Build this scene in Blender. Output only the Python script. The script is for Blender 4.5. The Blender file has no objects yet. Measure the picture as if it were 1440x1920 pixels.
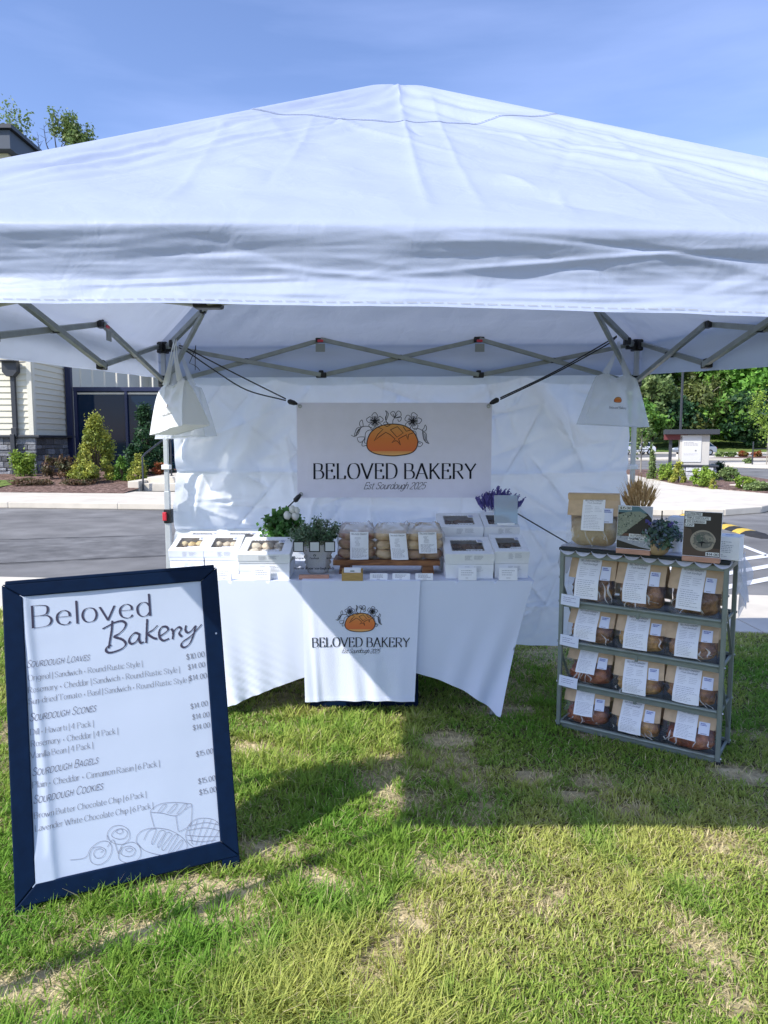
import bpy, bmesh, math, random
import numpy as np
from mathutils import Vector, Matrix, noise as mnoise
R = math.radians
sc = bpy.context.scene
COL = sc.collection

# ------------------------------------------------------------------ camera, world, sun, exposure
CAM_H, PITCH, FPX = 1.5, 5.7, 1331.0
cam_d = bpy.data.cameras.new('camera'); cam = bpy.data.objects.new('camera', cam_d); COL.objects.link(cam)
cam.location = (0, 0, CAM_H); cam.rotation_euler = (R(90 - PITCH), 0, 0)
cam_d.sensor_width = 36; cam_d.lens = FPX / 1920 * 36; cam_d.clip_start = .05; cam_d.clip_end = 2500
sc.camera = cam
SUN = Vector((-.86, -.63, 1.0)).normalized()
world = bpy.data.worlds.new('World'); sc.world = world; world.use_nodes = True
nt = world.node_tree; bg = nt.nodes['Background']
sky = nt.nodes.new('ShaderNodeTexSky'); sky.sky_type = 'NISHITA'; sky.sun_disc = False
sky.sun_elevation = math.asin(SUN.z); sky.sun_rotation = math.atan2(SUN.x, SUN.y)
sky.air_density = 1.0; sky.dust_density = .6; sky.ozone_density = 1.0
# thin high cirrus: slightly paler streaks of sky
tcw = nt.nodes.new('ShaderNodeTexCoord'); mpw = nt.nodes.new('ShaderNodeMapping')
mpw.inputs['Scale'].default_value = (1.0, 2.0, 7.0); mpw.inputs['Rotation'].default_value = (.1, .35, .2)
nzw = nt.nodes.new('ShaderNodeTexNoise'); nzw.inputs['Scale'].default_value = 1.6; nzw.inputs['Detail'].default_value = 6
rpw = nt.nodes.new('ShaderNodeMapRange'); rpw.inputs[1].default_value = .42; rpw.inputs[2].default_value = .85
rpw.inputs[3].default_value = 0; rpw.inputs[4].default_value = .34
mxw = nt.nodes.new('ShaderNodeMix'); mxw.data_type = 'RGBA'
mxw.inputs['B'].default_value = (4.6, 5.4, 7.2, 1)
nt.links.new(tcw.outputs['Generated'], mpw.inputs['Vector']); nt.links.new(mpw.outputs[0], nzw.inputs['Vector'])
nt.links.new(nzw.outputs['Fac'], rpw.inputs[0]); nt.links.new(rpw.outputs[0], mxw.inputs['Factor'])
nt.links.new(sky.outputs[0], mxw.inputs['A']); gain = nt.nodes.new('ShaderNodeVectorMath'); gain.operation = 'MULTIPLY'; gain.inputs[1].default_value = (.97, 1.0, 1.24)
nt.links.new(mxw.outputs['Result'], gain.inputs[0]); nt.links.new(gain.outputs[0], bg.inputs['Color'])
bg.inputs['Strength'].default_value = .105
sun_d = bpy.data.lights.new('sun', 'SUN'); sun = bpy.data.objects.new('sun', sun_d); COL.objects.link(sun)
sun_d.energy = 2.9; sun_d.angle = R(.5); sun_d.color = (1, .97, .92)
sun.rotation_euler = SUN.to_track_quat('Z', 'Y').to_euler()
sc.view_settings.view_transform = 'Standard'; sc.view_settings.look = 'None'
sc.view_settings.gamma = 1; sc.view_settings.exposure = .93
sc.cycles.use_denoising = True
sc.cycles.max_bounces = 10; sc.cycles.diffuse_bounces = 5; sc.cycles.transparent_max_bounces = 24

# ------------------------------------------------------------------ pixel -> place helpers (design coordinates of the 1440x1920 photo)
_cp, _sp = math.cos(R(PITCH)), math.sin(R(PITCH))
def at(u, v, D):
    """world point at distance y = D seen at photo position (u, v)"""
    b = math.atan((v - 960) / FPX) + R(PITCH)
    z = CAM_H - D * math.tan(b)
    zc = D * _cp - (z - CAM_H) * _sp
    return Vector(((u - 720) / FPX * zc, D, z))
def on(u, v, z=0.0):
    """world point on the level z seen at photo position (u, v)"""
    b = math.atan((v - 960) / FPX) + R(PITCH)
    return at(u, v, (CAM_H - z) / math.tan(b))

# ------------------------------------------------------------------ objects, tags
def tag(o, label=None, cat=None, group=None, kind=None):
    if label: o['label'] = label
    if cat: o['category'] = cat
    if group: o['group'] = group
    if kind: o['kind'] = kind
    return o
def thing(name, label, cat, loc=(0, 0, 0), rot=(0, 0, 0), group=None):
    o = bpy.data.objects.new(name, None); COL.objects.link(o)
    o.location = loc; o.rotation_euler = rot if hasattr(rot, '__len__') else (0, 0, rot)
    o.empty_display_size = .1
    return tag(o, label, cat, group)
def link_mesh(name, me, parent=None):
    o = bpy.data.objects.new(name, me); COL.objects.link(o)
    if parent: o.parent = parent
    return o

class MB:
    def __init__(s):
        s.v = []; s.f = []; s.m = []; s.c = []; s.T = None
    def add(s, vs, fs, m=0, c=None):
        o = len(s.v)
        if s.T is not None: vs = [s.T @ Vector(p) for p in vs]
        s.v += [tuple(p) for p in vs]
        for f in fs:
            s.f.append([i + o for i in f]); s.m.append(m); s.c.append(c or (1, 1, 1))
        return s
    def box(s, c, d, m=0, col=None, rot=None):
        x, y, z = d[0] / 2, d[1] / 2, d[2] / 2
        vs = [Vector((a * x, b * y, e * z)) for e in (-1, 1) for b in (-1, 1) for a in (-1, 1)]
        if rot is not None: vs = [rot @ p for p in vs]
        vs = [p + Vector(c) for p in vs]
        return s.add(vs, [(0, 2, 3, 1), (4, 5, 7, 6), (0, 1, 5, 4), (2, 6, 7, 3), (0, 4, 6, 2), (1, 3, 7, 5)], m, col)
    def beam(s, a, b, w, h, up=(0, 0, 1), m=0, col=None):
        a, b = Vector(a), Vector(b); d = (b - a).normalized(); up = Vector(up)
        if abs(d.dot(up)) > .99: up = Vector((0, 1, 0))
        x = d.cross(up).normalized(); y = x.cross(d).normalized()
        vs = [p + x * (i * w / 2) + y * (j * h / 2) for p in (a, b) for (i, j) in ((-1, -1), (1, -1), (1, 1), (-1, 1))]
        return s.add(vs, [(3, 2, 1, 0), (4, 5, 6, 7), (0, 1, 5, 4), (1, 2, 6, 5), (2, 3, 7, 6), (3, 0, 4, 7)], m, col)
    def tube(s, pts, r, n=8, m=0, col=None, caps=True):
        pts = [Vector(p) for p in pts]; k = len(pts)
        rs = r if hasattr(r, '__len__') else [r] * k
        vs = []; prev = None
        for i, p in enumerate(pts):
            d = (pts[min(i + 1, k - 1)] - pts[max(i - 1, 0)])
            d = d.normalized() if d.length > 1e-9 else Vector((0, 0, 1))
            if prev is None:
                up = Vector((0, 0, 1)) if abs(d.z) < .9 else Vector((0, 1, 0))
                x = d.cross(up).normalized()
            else:
                x = (prev - d * prev.dot(d)).normalized()
            prev = x; y = d.cross(x)
            for j in range(n):
                a = 2 * math.pi * j / n
                vs.append(p + (x * math.cos(a) + y * math.sin(a)) * rs[i])
        fs = [(i * n + j, i * n + (j + 1) % n, (i + 1) * n + (j + 1) % n, (i + 1) * n + j) for i in range(k - 1) for j in range(n)]
        if caps: fs += [tuple(range(n - 1, -1, -1)), tuple(range((k - 1) * n, k * n))]
        return s.add(vs, fs, m, col)
    def lathe(s, prof, n=24, c=(0, 0, 0), m=0, col=None, wob=None):
        vs = []
        for (r, z) in prof:
            for j in range(n):
                a = 2 * math.pi * j / n; q = r * (wob(a, z) if wob else 1)
                vs.append((c[0] + q * math.cos(a), c[1] + q * math.sin(a), c[2] + z))
        k = len(prof)
        fs = [(i * n + j, i * n + (j + 1) % n, (i + 1) * n + (j + 1) % n, (i + 1) * n + j) for i in range(k - 1) for j in range(n)]
        return s.add(vs, fs, m, col)
    def grid(s, fn, nu, nv, m=0, col=None, flip=False):
        vs = [fn(i / nu, j / nv) for j in range(nv + 1) for i in range(nu + 1)]
        w = nu + 1
        fs = [(j * w + i, j * w + i + 1, (j + 1) * w + i + 1, (j + 1) * w + i) for j in range(nv) for i in range(nu)]
        if flip: fs = [f[::-1] for f in fs]
        return s.add(vs, fs, m, col)
    def poly(s, pts, m=0, col=None):
        return s.add(pts, [tuple(range(len(pts)))], m, col)
    def prism(s, pts, off, m=0, col=None):
        """flat outline pts swept by the vector off"""
        n = len(pts); off = Vector(off); a = [Vector(p) for p in pts]
        fs = [tuple(range(n - 1, -1, -1)), tuple(range(n, 2 * n))] + [(i, (i + 1) % n, n + (i + 1) % n, n + i) for i in range(n)]
        return s.add(a + [p + off for p in a], fs, m, col)
    def ball(s, c, r, nu=14, nv=8, m=0, col=None, fn=None):
        r = r if hasattr(r, '__len__') else (r, r, r)
        def P(u, v):
            a, b = 2 * math.pi * u, math.pi * (v - .5)
            d = Vector((math.cos(a) * math.cos(b), math.sin(a) * math.cos(b), math.sin(b)))
            k = fn(d) if fn else 1
            return (c[0] + d.x * r[0] * k, c[1] + d.y * r[1] * k, c[2] + d.z * r[2] * k)
        return s.grid(P, nu, nv, m, col)
    def build(s, name, mats, parent=None, smooth=False, bevel=0, segs=2, angle=40):
        me = bpy.data.meshes.new(name)
        me.from_pydata(s.v, [], s.f)
        if not isinstance(mats, (list, tuple)): mats = [mats]
        for mm in mats: me.materials.append(mm)
        me.polygons.foreach_set('material_index', s.m)
        at_ = me.attributes.new('Col', 'FLOAT_COLOR', 'FACE')
        at_.data.foreach_set('color', np.hstack([np.array(s.c, dtype=np.float32).reshape(-1, 3), np.ones((len(s.c), 1), np.float32)]).ravel())
        if smooth:
            me.polygons.foreach_set('use_smooth', [True] * len(s.f))
            me.update()
            if angle < 180: me.set_sharp_from_angle(angle=R(angle))
        me.update()
        o = link_mesh(name, me, parent)
        if bevel:
            b = o.modifiers.new('bevel', 'BEVEL'); b.width = bevel; b.segments = segs; b.limit_method = 'ANGLE'; b.angle_limit = R(50)
        return o

def np_mesh(name, V, F, C, mats, parent=None, smooth=False, mi=None):
    """large mesh from arrays; F (n,k) all faces with k corners, C (n,3) one colour per face"""
    me = bpy.data.meshes.new(name)
    n, k = F.shape
    me.vertices.add(len(V)); me.vertices.foreach_set('co', V.astype(np.float32).ravel())
    me.loops.add(n * k); me.loops.foreach_set('vertex_index', F.astype(np.int32).ravel())
    me.polygons.add(n); me.polygons.foreach_set('loop_start', np.arange(0, n * k, k, dtype=np.int32))
    if not isinstance(mats, (list, tuple)): mats = [mats]
    for mm in mats: me.materials.append(mm)
    if mi is not None: me.polygons.foreach_set('material_index', mi.astype(np.int32))
    a = me.attributes.new('Col', 'FLOAT_COLOR', 'FACE')
    a.data.foreach_set('color', np.hstack([C.astype(np.float32), np.ones((n, 1), np.float32)]).ravel())
    if smooth: me.polygons.foreach_set('use_smooth', np.ones(n, dtype=bool))
    me.update(calc_edges=True)
    return link_mesh(name, me, parent)

# ------------------------------------------------------------------ numpy value noise
_rng = np.random.default_rng(7)
_TAB = _rng.random((256, 256))
def vn(x, y):
    xi = np.floor(x).astype(int); yi = np.floor(y).astype(int); fx = x - xi; fy = y - yi
    fx = fx * fx * (3 - 2 * fx); fy = fy * fy * (3 - 2 * fy)
    g = lambda a, b: _TAB[a & 255, b & 255]
    return (g(xi, yi) * (1 - fx) + g(xi + 1, yi) * fx) * (1 - fy) + (g(xi, yi + 1) * (1 - fx) + g(xi + 1, yi + 1) * fx) * fy
def fbm(x, y, o=4):
    s = 0; a = .5; t = 0
    for i in range(o):
        s = s + a * vn(x * 2 ** i + 17.3 * i, y * 2 ** i + 9.1 * i); t += a; a *= .5
    return s / t
def n1(x, y, o=3): return .55 * mnoise.fractal(Vector((x, y, .37)), 1.0, 2.0, o)

# ------------------------------------------------------------------ materials
def _mat(name):
    m = bpy.data.materials.new(name); m.use_nodes = True
    return m, m.node_tree.nodes, m.node_tree.links
def mat(name, col=(.5, .5, .5), rough=.6, spec=.5, metal=0., col2=None, vscale=4., lo=.4, hi=.6, var=0., bump=0., bscale=60.,
        detail=5., attr=False, trans=0., coat=0., stretch=(1, 1, 1), dist=0., clear=0., bstretch=(1, 1, 1), tcol=None, crumple=None):
    m, N, L = _mat(name); P = N['Principled BSDF']; out = N['Material Output']
    P.inputs['Roughness'].default_value = rough; P.inputs['Metallic'].default_value = metal
    P.inputs['Specular IOR Level'].default_value = spec; P.inputs['Coat Weight'].default_value = coat
    tc = N.new('ShaderNodeTexCoord')
    def nz(scale, st):
        mp = N.new('ShaderNodeMapping'); mp.inputs['Scale'].default_value = st
        L.new(tc.outputs['Object'], mp.inputs['Vector'])
        t = N.new('ShaderNodeTexNoise'); t.inputs['Scale'].default_value = scale; t.inputs['Detail'].default_value = detail
        t.inputs['Distortion'].default_value = dist
        L.new(mp.outputs[0], t.inputs['Vector']); return t.outputs['Fac']
    if attr:
        a = N.new('ShaderNodeAttribute'); a.attribute_name = 'Col'; c = a.outputs['Color']
    else:
        r = N.new('ShaderNodeRGB'); r.outputs[0].default_value = (*col, 1); c = r.outputs[0]
    if col2 is not None:
        rr = N.new('ShaderNodeMapRange'); rr.inputs[1].default_value = lo; rr.inputs[2].default_value = hi
        L.new(nz(vscale, stretch), rr.inputs[0])
        x = N.new('ShaderNodeMix'); x.data_type = 'RGBA'; L.new(rr.outputs[0], x.inputs['Factor']); L.new(c, x.inputs['A'])
        x.inputs['B'].default_value = (*col2, 1); c = x.outputs['Result']
    if var:
        rr = N.new('ShaderNodeMapRange'); rr.inputs[1].default_value = .3; rr.inputs[2].default_value = .7
        rr.inputs[3].default_value = 1 - var; rr.inputs[4].default_value = 1 + var
        L.new(nz(vscale * 3.3, stretch), rr.inputs[0])
        x = N.new('ShaderNodeVectorMath'); x.operation = 'SCALE'; L.new(c, x.inputs[0]); L.new(rr.outputs[0], x.inputs['Scale']); c = x.outputs[0]
    L.new(c, P.inputs['Base Color'])
    bn = None
    if bump:
        b = N.new('ShaderNodeBump'); b.inputs['Strength'].default_value = 1; b.inputs['Distance'].default_value = bump
        L.new(nz(bscale, bstretch), b.inputs['Height']); L.new(b.outputs[0], P.inputs['Normal']); bn = b.outputs[0]
    if crumple:                                          # facetted creases of folded cloth or plastic
        wn = N.new('ShaderNodeTexNoise'); wn.inputs['Scale'].default_value = crumple[1] * .6; L.new(tc.outputs['Object'], wn.inputs['Vector'])
        ad = N.new('ShaderNodeVectorMath'); ad.operation = 'MULTIPLY_ADD'; L.new(wn.outputs['Color'], ad.inputs[0]); ad.inputs[1].default_value = (.9 / crumple[1],) * 3; L.new(tc.outputs['Object'], ad.inputs[2])
        vo = N.new('ShaderNodeTexVoronoi'); vo.inputs['Scale'].default_value = crumple[1]; L.new(ad.outputs[0], vo.inputs['Vector'])
        b2 = N.new('ShaderNodeBump'); b2.inputs['Strength'].default_value = 1; b2.inputs['Distance'].default_value = crumple[0]; L.new(vo.outputs['Distance'], b2.inputs['Height'])
        if bn: L.new(bn, b2.inputs['Normal'])
        bn = b2.outputs[0]; L.new(bn, P.inputs['Normal'])
    sh = P.outputs[0]
    if trans:
        t = N.new('ShaderNodeBsdfTranslucent')
        if tcol: t.inputs['Color'].default_value = (*tcol, 1)
        else: L.new(c, t.inputs['Color'])
        if bn: L.new(bn, t.inputs['Normal'])
        x = N.new('ShaderNodeMixShader'); x.inputs[0].default_value = trans
        L.new(sh, x.inputs[1]); L.new(t.outputs[0], x.inputs[2]); sh = x.outputs[0]
    if clear:
        t = N.new('ShaderNodeBsdfTransparent')
        x = N.new('ShaderNodeMixShader'); x.inputs[0].default_value = clear
        L.new(sh, x.inputs[1]); L.new(t.outputs[0], x.inputs[2]); sh = x.outputs[0]
    L.new(sh, out.inputs['Surface'])
    return m
def film(name, tint=(1, 1, 1), haze=.05, gloss=.55, rough=.12, bump=.002, bscale=30.):
    """thin clear plastic: mostly see-through, crinkled glossy highlights"""
    m, N, L = _mat(name); N.remove(N['Principled BSDF']); out = N['Material Output']
    T = N.new('ShaderNodeBsdfTransparent'); T.inputs['Color'].default_value = (*tint, 1)
    G = N.new('ShaderNodeBsdfGlossy'); G.inputs['Roughness'].default_value = rough
    Df = N.new('ShaderNodeBsdfDiffuse'); Df.inputs['Color'].default_value = (.85, .85, .87, 1)
    lw = N.new('ShaderNodeFresnel'); lw.inputs['IOR'].default_value = 1.45
    if bump:
        tc = N.new('ShaderNodeTexCoord'); t = N.new('ShaderNodeTexNoise'); t.inputs['Scale'].default_value = bscale
        t.inputs['Detail'].default_value = 3; t.inputs['Distortion'].default_value = 1.2
        L.new(tc.outputs['Object'], t.inputs['Vector'])
        b = N.new('ShaderNodeBump'); b.inputs['Strength'].default_value = 1; b.inputs['Distance'].default_value = bump; L.new(t.outputs['Fac'], b.inputs['Height'])
        for n_ in (G, lw): L.new(b.outputs[0], n_.inputs['Normal'])
    mu = N.new('ShaderNodeMath'); mu.operation = 'MULTIPLY'; mu.inputs[1].default_value = gloss * 2; L.new(lw.outputs[0], mu.inputs[0])
    x1 = N.new('ShaderNodeMixShader'); x1.inputs[0].default_value = haze; L.new(T.outputs[0], x1.inputs[1]); L.new(Df.outputs[0], x1.inputs[2])
    x2 = N.new('ShaderNodeMixShader'); L.new(mu.outputs[0], x2.inputs[0]); L.new(x1.outputs[0], x2.inputs[1]); L.new(G.outputs[0], x2.inputs[2])
    L.new(x2.outputs[0], out.inputs['Surface'])
    return m
M = {}
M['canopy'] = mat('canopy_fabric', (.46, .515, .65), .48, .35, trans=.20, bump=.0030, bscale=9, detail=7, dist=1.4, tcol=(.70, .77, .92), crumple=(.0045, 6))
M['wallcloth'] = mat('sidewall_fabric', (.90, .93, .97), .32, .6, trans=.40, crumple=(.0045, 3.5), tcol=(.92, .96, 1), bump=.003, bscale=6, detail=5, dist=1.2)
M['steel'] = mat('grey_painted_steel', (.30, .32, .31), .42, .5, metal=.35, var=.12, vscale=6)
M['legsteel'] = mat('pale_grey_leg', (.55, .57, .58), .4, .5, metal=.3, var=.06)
M['black'] = mat('black_plastic', (.012, .012, .014), .45, .5)
M['red'] = mat('red_plastic', (.6, .03, .05), .35, .5)
M['flap'] = mat('grey_patch', (.28, .30, .30), .7, .3)
M['print'] = mat('printed_ink', attr=True, rough=.6, spec=.3)
M['vinyl'] = mat('banner_vinyl', (.80, .78, .88), .5, .4, var=.03, vscale=3, bump=.003, bscale=4, trans=.12)
M['towel'] = mat('towel_cotton', (.80, .84, .97), .9, .2, bump=.0012, bscale=160, detail=6, trans=.08)
M['spandex'] = mat('stretch_cloth', (.75, .80, .94), .75, .25, bump=.0006, bscale=240, trans=.05)
M['navy'] = mat('navy_frame', (.002, .012, .040), .5, .15, var=.15, vscale=8)
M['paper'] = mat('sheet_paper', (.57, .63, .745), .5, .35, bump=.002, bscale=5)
M['white'] = mat('white_card', (.85, .86, .88), .55, .4, var=.03, vscale=8)
M['card'] = mat('card_stock', (.86, .87, .90), .6, .3)
M['kraft'] = mat('kraft_paper', (.60, .435, .275), .75, .25, var=.1, vscale=9, bump=.003, bscale=22)
M['film'] = film('clear_film', haze=.02, gloss=.34)
M['glint'] = film('film_glint', haze=.45, gloss=.9, rough=.15, bump=0)  # whitish haze that paints highlights onto the bag film
M['filmtop'] = film('gathered_film', haze=.30, gloss=.5, bump=.004, bscale=26)
M['boxfilm'] = film('window_film', haze=.04, gloss=.35, bump=.0006)
M['acrylic'] = film('clear_acrylic', haze=.03, gloss=.35, rough=.03, bump=0)
M['blueacr'] = film('pale_blue_acrylic', tint=(.45, .72, .85), haze=.35, gloss=.6, rough=.05, bump=0)
M['rack'] = mat('rack_steel', (.20, .235, .215), .4, .45, metal=.2, var=.1)
M['rackdark'] = mat('rack_board_and_shade', (.015, .022, .024), .6, .4)
M['tote'] = mat('tote_nonwoven', (.85, .88, .92), .8, .2, trans=.42, clear=.46, bump=.001, bscale=120, crumple=(.008, 11))
M['toteop'] = mat('tote_opaque', (.86, .87, .86), .8, .2, trans=.25, clear=.04, bump=.001, bscale=120, crumple=(.006, 9))
M['lace'] = mat('lace_white', (.76, .77, .84), .8, .2, trans=.2)
M['woodpink'] = mat('light_wood_base', (.50, .27, .19), .55, .4, var=.15, stretch=(1, 8, 8))
M['oak'] = mat('board_wood', (.30, .13, .045), .5, .4, col2=(.16, .06, .022), vscale=7, stretch=(1.2, 9, 9), var=.12)
M['bamboo'] = mat('bamboo_wood', (.45, .29, .10), .5, .4, var=.18, stretch=(1, 10, 14), vscale=6)
# ------------------------------------------------------------------ lettering: pen-stroke skeletons, drawn with a broad nib
GL = {
'A': '0,0 .36,1 .72,0|.13,.34 .59,.34', 'B': '.08,0 .08,1|~.08,1 .3,1 .52,.94 .56,.77 .5,.58 .3,.53 .08,.53|~.3,.53 .55,.49 .66,.28 .56,.06 .3,0 .08,0',
'C': '~.7,.78 .62,.93 .42,1 .2,.9 .06,.5 .2,.1 .42,0 .62,.06 .73,.24', 'D': '.08,0 .08,1|~.08,1 .3,1 .6,.88 .72,.5 .6,.12 .3,0 .08,0',
'E': '.08,0 .08,1|.08,1 .52,1|.52,1 .54,.8|.08,.53 .42,.53|.42,.62 .42,.44|.08,0 .56,0|.56,0 .58,.22', 'F': '.08,0 .08,1|.08,1 .52,1|.52,1 .54,.8|.08,.52 .42,.52',
'G': '~.7,.78 .62,.93 .42,1 .2,.9 .06,.5 .2,.1 .42,0 .6,.05 .7,.16|.7,.4 .7,.05|.52,.4 .8,.4', 'H': '.08,0 .08,1|.62,0 .62,1|.08,.53 .62,.53',
'I': '.12,0 .12,1', 'K': '.08,0 .08,1|.58,1 .08,.42|.24,.58 .66,0', 'L': '.08,0 .08,1|.08,0 .54,0|.54,0 .56,.22', 'M': '.06,0 .1,1 .42,.1 .74,1 .78,0',
'N': '.08,0 .08,1 .66,0 .66,1', 'O': '~.42,1 .17,.9 .05,.5 .17,.1 .42,0 .67,.1 .79,.5 .67,.9 .42,1', 'P': '.08,0 .08,1|~.08,1 .3,1 .54,.93 .6,.74 .54,.55 .3,.48 .08,.48',
'R': '.08,0 .08,1|~.08,1 .3,1 .54,.93 .6,.74 .54,.55 .3,.5 .08,.5|.32,.5 .68,0', 'S': '~.52,.82 .45,.95 .3,1 .14,.94 .08,.77 .16,.6 .32,.52 .48,.42 .55,.24 .46,.06 .28,0 .12,.06 .05,.22',
'T': '.36,0 .36,1|.02,1 .7,1|.02,1 0,.82|.7,1 .72,.82', 'U': '~.08,1 .08,.7 .08,.35 .16,.08 .36,0 .56,.08 .64,.35 .64,.7 .64,1', 'V': '0,1 .36,0 .72,1', 'W': '0,1 .26,0 .5,.9 .74,0 1,1',
'X': '0,0 .62,1|.02,1 .66,0', 'Y': '0,1 .34,.48|.68,1 .34,.48|.34,.48 .34,0', 'Z': '.06,1 .58,1 .04,0 .6,0',
'a': '.43,.5 .43,0|~.43,.38 .2,.36 .06,.2 .12,.03 .26,0 .43,.16|~.09,.54 .2,.65 .34,.64 .43,.48', 'b': '.08,1.05 .08,0|~.08,.45 .2,.63 .36,.66 .5,.52 .52,.33 .48,.12 .34,0 .18,.03 .08,.18',
'c': '~.44,.52 .36,.64 .26,.66 .1,.54 .05,.33 .1,.12 .26,0 .38,.03 .46,.14', 'd': '.48,1.05 .48,0|~.48,.45 .38,.63 .22,.66 .08,.52 .05,.33 .09,.12 .22,0 .38,.04 .48,.2',
'e': '.07,.37 .46,.37|~.46,.37 .43,.56 .27,.66 .1,.54 .05,.33 .11,.1 .28,0 .4,.03 .47,.13', 'f': '.16,0 .16,.82|~.16,.8 .2,1 .3,1.05 .38,.98|.04,.62 .32,.62',
'g': '.46,.64 .46,-.1|~.46,-.08 .4,-.28 .22,-.32 .08,-.22|~.46,.45 .36,.63 .22,.66 .08,.52 .05,.33 .09,.12 .22,0 .36,.04 .46,.2', 'h': '.08,1.05 .08,0|~.08,.44 .2,.62 .34,.66 .44,.56 .45,.4|.45,.44 .45,0',
'i': '.1,.64 .1,0|.08,.86 .12,.82', 'k': '.08,1.05 .08,0|.44,.64 .08,.26|.18,.36 .48,0', 'l': '.1,1.05 .1,0',
'm': '.08,.64 .08,0|~.08,.46 .17,.62 .27,.66 .36,.55 .36,.4|.36,.45 .36,0|~.36,.46 .45,.62 .55,.66 .64,.55 .64,.4|.64,.45 .64,0', 'n': '.08,.64 .08,0|~.08,.44 .2,.62 .34,.66 .44,.56 .45,.4|.45,.44 .45,0',
'o': '~.28,.66 .12,.58 .05,.33 .12,.08 .28,0 .44,.08 .51,.33 .44,.58 .28,.66', 'p': '.08,.64 .08,-.32|~.08,.45 .2,.63 .36,.66 .5,.52 .52,.33 .48,.12 .34,0 .18,.03 .08,.18',
'r': '.08,.64 .08,0|~.08,.42 .16,.6 .28,.66 .34,.6', 's': '~.34,.54 .28,.64 .18,.66 .07,.58 .07,.48 .16,.38 .28,.3 .36,.2 .32,.05 .18,0 .08,.03 .04,.13', 't': '.16,.88 .16,.14|~.16,.16 .2,.02 .28,0 .36,.06|.03,.64 .33,.64',
'u': '~.08,.64 .08,.4 .08,.2 .14,.03 .26,0 .4,.1 .45,.25|.45,.64 .45,0', 'v': '0,.64 .24,0 .48,.64', 'w': '0,.64 .2,0 .38,.58 .56,0 .76,.64', 'y': '0,.64 .24,.02|~.48,.64 .24,.02 .14,-.22 .02,-.28', 'x': '0,0 .42,.64|.02,.64 .46,0',
'0': '~.28,1 .12,.9 .05,.5 .12,.1 .28,0 .44,.1 .51,.5 .44,.9 .28,1', '1': '.08,.82 .24,1 .24,0', '2': '~.06,.76 .14,.95 .3,1 .46,.92 .5,.74 .42,.54 .2,.24 .04,0|.04,0 .52,0', '4': '.4,0 .4,1 .03,.3 .56,.3',
'3': '~.08,.84 .2,1 .4,.96 .46,.78 .38,.58 .22,.54|~.22,.54 .44,.48 .5,.26 .4,.04 .2,0 .05,.14',
'5': '.46,1 .12,1 .08,.56|~.08,.56 .26,.62 .44,.54 .5,.32 .42,.08 .24,0 .05,.1', '6': '~.44,.95 .24,.8 .08,.5 .07,.25 .16,.04 .3,0 .46,.08 .5,.3 .42,.52 .28,.58 .14,.5 .07,.3',
'$': '~.5,.82 .43,.93 .3,.97 .14,.91 .09,.76 .16,.6 .32,.52 .46,.42 .52,.24 .44,.08 .28,.03 .12,.08 .05,.22|.3,1.1 .3,-.1', '.': '.06,.06 .1,.0', '|': '.1,1.05 .1,-.25', '+': '.05,.35 .35,.35|.2,.5 .2,.2', '-': '.05,.32 .3,.32', "'": '.1,1.05 .07,.8', '/': '0,-.1 .4,1.05',
}
def smooth_pts(P, closed=False, k=5):
    P = [tuple(p) for p in P]; n = len(P); out = []
    if n < 3: return P
    closed = closed or (abs(P[0][0] - P[-1][0]) + abs(P[0][1] - P[-1][1]) < 1e-6)
    for i in range(n - 1):
        p1, p2 = P[i], P[i + 1]
        p0 = P[i - 1] if i > 0 else (P[-2] if closed else tuple(2 * a - b for a, b in zip(p1, p2)))
        p3 = P[i + 2] if i + 2 < n else (P[1] if closed else tuple(2 * a - b for a, b in zip(p2, p1)))
        for j in range(k):
            t = j / k
            out.append(tuple(.5 * (2 * b + (c - a) * t + (2 * a - 5 * b + 4 * c - d) * t * t + (3 * b - a - 3 * c + d) * t ** 3) for a, b, c, d in zip(p0, p1, p2, p3)))
    out.append(P[-1]); return out
def glyph_strokes(ch):
    out = []
    for s in GL.get(ch, '').split('|'):
        if not s: continue
        sm = s[0] == '~'
        P = [tuple(map(float, q.split(','))) for q in s.lstrip('~').split()]
        if sm: out.append((smooth_pts(P), False))
        else:
            for a, b in zip(P, P[1:]):
                k = 4
                out.append(([(a[0] + (b[0] - a[0]) * i / k, a[1] + (b[1] - a[1]) * i / k) for i in range(k + 1)], True))
    return out
def text_strokes(txt, thick=.15, thin=.03, nib=12, serif=0., shear=0., gap=.13, space=.38, caps_scale=0, wide=1.0):
    """-> (list of (points, widths), total width); cap height is 1. caps_scale: small capitals drawn at that scale"""
    x = 0; out = []
    for ch in txt:
        if ch == ' ': x += space; continue
        k = 1.0; c = ch
        if caps_scale and ch.islower(): c = ch.upper(); k = caps_scale
        st = glyph_strokes(c)
        if not st: x += space; continue
        mx = max(p[0] for s, _ in st for p in s)
        for s, straight in st:
            P = [((x + p[0] * k * wide + shear * p[1] * k), p[1] * k) for p in s]
            W = []
            for i in range(len(P)):
                a, b = P[max(i - 1, 0)], P[min(i + 1, len(P) - 1)]
                th = math.atan2(b[1] - a[1], b[0] - a[0])
                W.append(thin + (thick - thin) * abs(math.sin(th - R(nib))) ** 1.3)
            out.append((P, W))
            if serif and straight:
                a, b = P[0], P[-1]
                if abs(b[1] - a[1]) > .55 * k:
                    for e in (a, b):
                        if abs(e[1]) < .02 or abs(e[1] - k) < .02 or abs(e[1] - .64) < .03 or abs(e[1] + .32) < .02:
                            q = serif * k
                            out.append(([(e[0] - q, e[1]), (e[0], e[1]), (e[0] + q, e[1])], [thin * 1.2] * 3))
        x += mx * k * wide + gap
    return out, max(x - gap, .01)
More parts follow.
